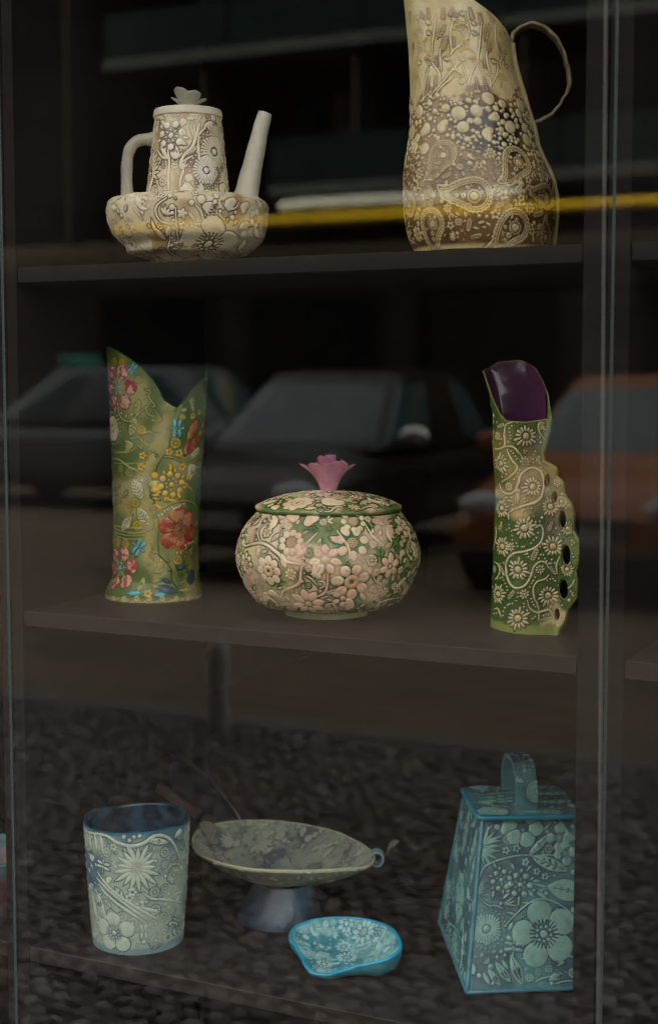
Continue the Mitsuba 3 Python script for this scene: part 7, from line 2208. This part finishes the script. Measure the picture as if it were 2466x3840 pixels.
# --- footed boat dish
BC, BG1, BG2 = srgb(174, 180, 158), srgb(164, 172, 152), srgb(146, 156, 142)
PB = {'a': [BC, BC, srgb(86, 84, 100), BC]}
boat = thing('pedestal_dish', 'grey green leaf shaped dish with rolled handles on a blue cone foot', 'dish')
s = press('boat', PB, 0.0009, kp=0.0026)
s.fill(rng, ['fan', 'spray', 'bead', 'fan', 'scroll'], 500, PB['a'], (-0.15, -0.11), (0.15, 0.12), 0.004, 0.014, 0.0008, gap=0.9)
G = ground_mix(s, BG1, BG2, 0.4, 0.6, 18, 9)
G = blend(G, np.broadcast_to(srgb(108, 112, 120), G.shape), step(0.58, 0.68, meshkit.fbm(s.chart * 24 + 3, 3, 5)))
s.emit(*s.finish(G, srgb(74, 72, 92), 0.85, seed=7), boat, 'bowl', 'glaze', ORIGIN['boat'], 0.0)
out = s.P + s.N * -0.0045
out[-1] = s.P[-1]
orng = Skin(out, s.x, s.y, None, sign=1.0)
orng.fill(rng, ['fan', 'leaf', 'fan'], 500, PB['a'], (-0.15, -0.12), (0.15, 0.12), 0.006, 0.015, 0.0006, gap=0.9)
orng.emit(*orng.finish(ground_mix(orng, srgb(118, 116, 98), srgb(140, 136, 108), 0.4, 0.6, 20, 3), srgb(70, 68, 66), 0.8), boat, 'underside', 'glaze', ORIGIN['boat'], 0.0, parts=False)
clay('rim', tube(np.concatenate([s.P[-1], s.P[-1][1:2]]) + [0, 0, -0.0012], 0.0017, 8, cap=False), srgb(190, 196, 160), boat, 'boat')
FC = SK['foot']
G = ground_mix(FC, srgb(48, 64, 78), srgb(86, 116, 134), 0.42, 0.66, 14, 4)
FC.emit(*FC.finish(G, G, 0.0, lump=0.0003, mottle=0.2), boat, 'foot', 'glaze', ORIGIN['foot'], TURN['foot'])
sc = [np.array(q) for q in PATH['boat_scrolls']]
# the right end is rolled into a small ring that looks out of the window; both ends curl up into a lobe of clay
los = np.array([-0.40, 0.91, 0.10])
pts = sc[0] + np.linspace(-0.004, 0.014, 8)[:, None] * los
w1 = np.cross(los, [0, 0, 1.0])
w1 /= np.linalg.norm(w1)
w2 = np.cross(w1, los)
lip = tube(np.array([pts[0] + 0.0098 * (math.cos(g) * w1 + 1.12 * math.sin(g) * w2) for g in np.linspace(0, 2 * PI, 44)]), 0.0016, 9, cap=False)
clay('ring_handle', join(tube(pts, 0.0110, 26, cap=False), tube(pts, 0.0086, 26, cap=False), lip), srgb(132, 164, 172), boat, 'boat', amt=0.25)
for q, ang_, L_ in ((sc[0] + np.array([0.004, 0.030, -0.004]), 0.35, 0.030), (0.5 * (sc[2] + sc[3]) + np.array([0.010, -0.004, -0.026]), 2.9, 0.036)):
    m = petal_mesh(L_, 0.016, 0.55, 0.0040, ang=ang_, lean=0.10, root=0.0, z0=0.0, wave=0.0012, n=22)
    m.apply_translation(q)
    clay('curled_end', m, srgb(128, 128, 114), boat, 'boat', amt=0.3)

# --- turquoise dish
TC, TG1, TG2, TQ = srgb(160, 206, 204), srgb(64, 142, 160), srgb(140, 194, 192), srgb(24, 158, 194)
PD = {'a': [TC, TC, srgb(50, 100, 116), TC]}
dish = thing('small_dish', 'small free form turquoise dish lying in front of the footed dish', 'dish')
s = press('dish', PD, 0.0010, kp=0.0016)
s.fill(rng, ['fan', 'dot', 'bead', 'fan', 'leaf', 'star'], 400, PD['a'], (-0.09, -0.09), (0.07, 0.10), 0.002, 0.008, 0.0007, gap=1.0)
G = ground_mix(s, TG1, TG2, 0.42, 0.6, 30, 5)
s.emit(*s.finish(G, srgb(44, 92, 110), 0.9, seed=9), dish, 'bowl', 'gloss_glaze', ORIGIN['dish'], 0.0)
rimp = s.P[-1]
nr = np.linalg.norm(rimp[:, :2], axis=1, keepdims=True)
rad_out = np.concatenate([rimp[:, :2] / nr, 0 * nr], 1)
rows_o = [rimp + rad_out * 0.004 + [0, 0, -0.0015]] + [np.stack([rimp[:, 0] * q, rimp[:, 1] * q, rimp[:, 2] * zq_], 1) + rad_out * 0.004 * q for q, zq_ in ((0.995, 0.75), (0.96, 0.50), (0.90, 0.26), (0.80, 0.09), (0.66, 0.0), (0.0, 0.0))]
clay('underside', sheet(np.stack(rows_o, 0)), srgb(58, 128, 138), dish, 'dish', amt=0.3, bsdf='gloss_glaze')
clay('rim', tube(np.concatenate([rimp, rimp[1:2]]) + np.concatenate([rad_out, rad_out[1:2]]) * 0.0018, 0.0026, 12, cap=False), TQ, dish, 'dish', amt=0.4, bsdf='gloss_glaze')

# --- square canister
SC, SG1, SG2, SDEEP = srgb(140, 190, 178), srgb(74, 106, 116), srgb(92, 148, 150), srgb(44, 70, 86)
PS = {'a': [SC, SC, srgb(62, 84, 96), SC]}
can = thing('canister', 'square tapered blue green canister with a strap handle on its flat lid', 'canister')
who = 'canister'
for nm in ('can_front', 'can_left', 'can_lid'):
    s = press(nm, PS, 0.0011 if nm != 'can_lid' else 0.0012, kp=0.0020)
    s.fill(rng, ['fan', 'dot', 'star', 'leaf', 'dot', 'bead'], 420, PS['a'], (s.x.min() + 0.008, 0.008), (s.x.max() - 0.008, float(s.y.max()) - 0.008), 0.002, 0.009 if nm != 'can_front' else 0.006, 0.0009, gap=1.2)
    G = ground_mix(s, SG1, SG2, 0.48, 0.66, 13, 7)
    hw = np.abs(s.x).max(1, keepdims=True)
    edge = np.minimum(np.minimum(s.x + hw, hw - s.x), s.y) + 0.005 * (meshkit.fbm(s.chart * 70, 2, 3) - 0.5)
    thin = step(0.0075, 0.0015, edge)
    G = blend(G, np.broadcast_to(srgb(36, 142, 168), G.shape), thin * 0.8)
    Q, N, C = s.finish(G, SDEEP, 0.9, seed=10)
    if nm != 'can_lid':
        s.emit(Q, N, C, can, {'can_front': 'front_panel', 'can_left': 'side_panel'}[nm], 'glaze', ORIGIN[who], TURN[who])
    else:
        from shapely.geometry import Polygon, Point
        inset = 0.0
        rc = 0.012
        # rounded corners: the outer ring of the slab, moved in where the corner is round
        u = (np.arange(s.P.shape[1]) / (s.P.shape[1] - 1))[None]
        v = (np.arange(s.P.shape[0]) / (s.P.shape[0] - 1))[:, None]
        W = np.linalg.norm(cl_[1] - cl_[0])
        D_ = np.linalg.norm(cl_[3] - cl_[0])
        ex, ey = np.minimum(u, 1 - u) * W, np.minimum(v, 1 - v) * D_
        keep = ~((ex < rc) & (ey < rc) & (np.hypot(rc - ex, rc - ey) > rc))
        s.emit(Q, N, C, can, 'lid', 'glaze', ORIGIN[who], TURN[who], keep=keep)
back = join(sheet(np.array([[cb[1], ct[1]], [cb[2], ct[2]]])), sheet(np.array([[cb[2], ct[2]], [cb[3], ct[3]]])), sheet(np.array([[cb[0], cb[1]], [cb[3], cb[2]]])), sheet(np.array([[ct[0], ct[1]], [ct[3], ct[2]]])))
clay('back_panel', back, SG2, can, who, smooth=False)
TQ2 = srgb(40, 140, 164)
ed = [tube(curve([a, a * 0.5 + b * 0.5, b], 30), 0.0030, 12) for a, b in ((cb[0], ct[0]), (cb[1], ct[1]), (cb[0], cb[1]), (cb[3], cb[0]), (cb[3], ct[3]))]
clay('edge', join(*[e.apply_translation((0, 0, 0.0026)) for e in ed]), srgb(72, 136, 150), can, who, amt=0.5)
ring = Polygon([tuple(p[:2]) for p in cl_]).buffer(-0.012).buffer(0.012, 16)
slab = trimesh.creation.extrude_polygon(ring, 0.0068, engine='earcut')
slab.apply_translation((0, 0, 0.2188))
rim = np.array(ring.exterior.coords)
rim = np.column_stack([rim, np.full(len(rim), 0.2222)])
clay('lid_rim', join(slab, tube(rim, 0.0036, 12, cap=False)), TQ2, can, who, smooth=40, amt=0.4)
# the strap handle: a pressed ribbon that arches from front to back
ps = [np.array(q) for q in PATH['can_strap']]
f0, f1, b1, b0 = ps
mid = np.array([f0 + f1, b0 + b1]) / 2
wdir = (f1 - f0)
nt = 150
tt = np.linspace(0, 1, nt)
hgt = 0.066
px_ = np.array([0.0, 0.0, 0.05, 0.22, 0.5, 0.78, 0.95, 1.0, 1.0])
pz_ = np.array([0.0, 0.022, 0.042, 0.060, 0.066, 0.060, 0.042, 0.022, 0.0])
arc = curve(np.stack([px_, pz_], 1), nt)
base_ = mid[0] + (mid[1] - mid[0]) * arc[:, :1]
nu = 34
uu = np.linspace(-0.5, 0.5, nu)
P = np.concatenate([base_[:, None] + wdir[None, None] * uu[None, :, None], np.repeat((0.226 + arc[:, 1])[:, None, None], nu, 1)], -1)
ss = np.r_[0, np.cumsum(np.linalg.norm(np.diff(P[:, 0], axis=0), axis=1))]
wl = np.linalg.norm(wdir)
H = Skin(P, np.repeat(uu[None] * wl, nt, 0), np.repeat(ss[:, None], nu, 1), None)
H.stamp('burst', wl * 0.5, 0.026, 0.020, 0.1, cols=PS['a'], height=0.0011, n=26, c=0.2)
H.stamp('fan', -wl * 0.4, 0.038, 0.014, 1.2, cols=PS['a'], height=0.0010, n=4)
H.fill(rng, ['dot', 'fan', 'leaf'], 260, PS['a'], (-wl / 2, 0.052), (wl / 2, float(ss[-1])), 0.002, 0.006, 0.001, gap=1.05)
Q, N, C = H.finish(ground_mix(H, SG1, SG2, 0.45, 0.65, 20, 3), SDEEP, 0.9)
hk = numbered(can + '__handle')
H.emit(Q, N, C, can, 'handle', 'glaze', ORIGIN[who], TURN[who], parts=False)
In = P - H.N * 0.0055
inner = np.concatenate([Q[:, :1], In, Q[:, -1:]], 1)
clay('handle_inside', sheet(inner), srgb(92, 150, 160), can, who, smooth=35)

# --- big blue plate leaning on a wooden stand behind the cup
pl = np.array(PATH['plate'])
cen = pl.mean(0)
ringp = [cen + (np.concatenate([curve(np.vstack([pl, pl[:1]]), 120)]) - cen) * q for q in (1.0, 0.99, 0.93, 0.80, 0.5, 0.02)]
dep = (0.0, 0.004, 0.012, 0.017, 0.019, 0.019)
Pf = np.stack([np.stack([r[:, 0], 0.385 + d + 0.20 * (0.72 - r[:, 1]) * -0.35, r[:, 1]], 1) for r, d in zip(ringp, dep)], 0)
plate = thing('leaning_plate', 'dark blue plate leaning upright behind the cup', 'plate')
m = join(sheet(Pf), sheet(Pf + [0, 0.007, 0]))
obj('plate', m, 'gloss_glaze', plate, smooth=40, color=solid_color(m, srgb(26, 33, 42), 3, 0.5, 30))
m = tube(np.concatenate([Pf[0], Pf[0][:1]]) + [0, 0.0035, 0], 0.0040, 8, cap=False)
obj('rim', m, 'gloss_glaze', plate, smooth=True, color=solid_color(m, srgb(30, 40, 46), 4, 0.4))
stand = thing('plate_stand', 'low wooden stand holding the leaning blue plate', 'stand')
(bx0, bz0), (bx1, bz1) = PATH['bar']
scene['wood'] = {'type': 'principled', 'base_color': proc(lambda p, n, uv: mix((0.055, 0.042, 0.025), (0.08, 0.062, 0.036), fbm(p.x * 30, p.y * 30, p.z * 160, 3))), 'roughness': 0.55}
ang = math.atan2(bz1 - bz0, bx1 - bx0)
L = math.hypot(bx1 - bx0, bz1 - bz0)
m = box(-L / 2, L / 2, -0.006, 0.006, -0.008, 0.008, 0.0015)
m.apply_transform(trimesh.transformations.rotation_matrix(-ang, (0, 1, 0)))
m.apply_translation(((bx0 + bx1) / 2, 0.352, (bz0 + bz1) / 2))
obj('rail', m, 'wood', stand)
for x in (-1.335, -1.215):
    obj('leg', box(x - 0.008, x + 0.008, 0.340, 0.364, 0.4748, bz1 + (0.03 if x < -1.3 else 0.0), 0.0015), 'wood', stand)

# --- what shows at the very edges: the neighbouring units' wares
wr = [(0, 0, 0.030), (0, 0.004, 0.034), (0, 0.020, 0.055), (0, 0.042, 0.072), (0, 0.060, 0.078), (0, 0.062, 0.0765), (0, 0.058, 0.074), (0, 0.040, 0.066), (0, 0.012, 0.03), (0, 0.010, 0.0)]
nb = thing('bowl', 'pink bowl with a teal rim, only its edge showing at the left border', 'bowl')
m = lathe([(o, z * 1.72, r) for o, z, r in wr], 64)
v = np.asarray(m.vertices)
col = np.where((v[:, 2:] > 0.0965), srgb(70, 120, 126)[None], np.where((np.hypot(v[:, 0], v[:, 1]) < 0.0745)[:, None] & (v[:, 2:] > 0.009), srgb(112, 78, 88)[None], srgb(62, 86, 86)[None]))
m.apply_translation((-1.428, 0.085, 0.4748))
obj('body', m, 'glaze', nb, smooth=True, color=col)
jr_ = thing('spice_jar', 'small ochre jar, only its edge showing at the right border', 'jar')
m = lathe([(0, 0, 0.0), (0, 0, 0.036), (0, 0.01, 0.040), (0, 0.034, 0.041), (0, 0.046, 0.036), (0, 0.052, 0.034), (0, 0.052, 0.030), (0, 0.02, 0.030), (0, 0.02, 0.0)], 64)
m.apply_translation((-0.348, 0.070, 0.9725))
obj('body', m, 'glaze', jr_, smooth=True, color=solid_color(m, srgb(170, 128, 80), 2, 0.3))
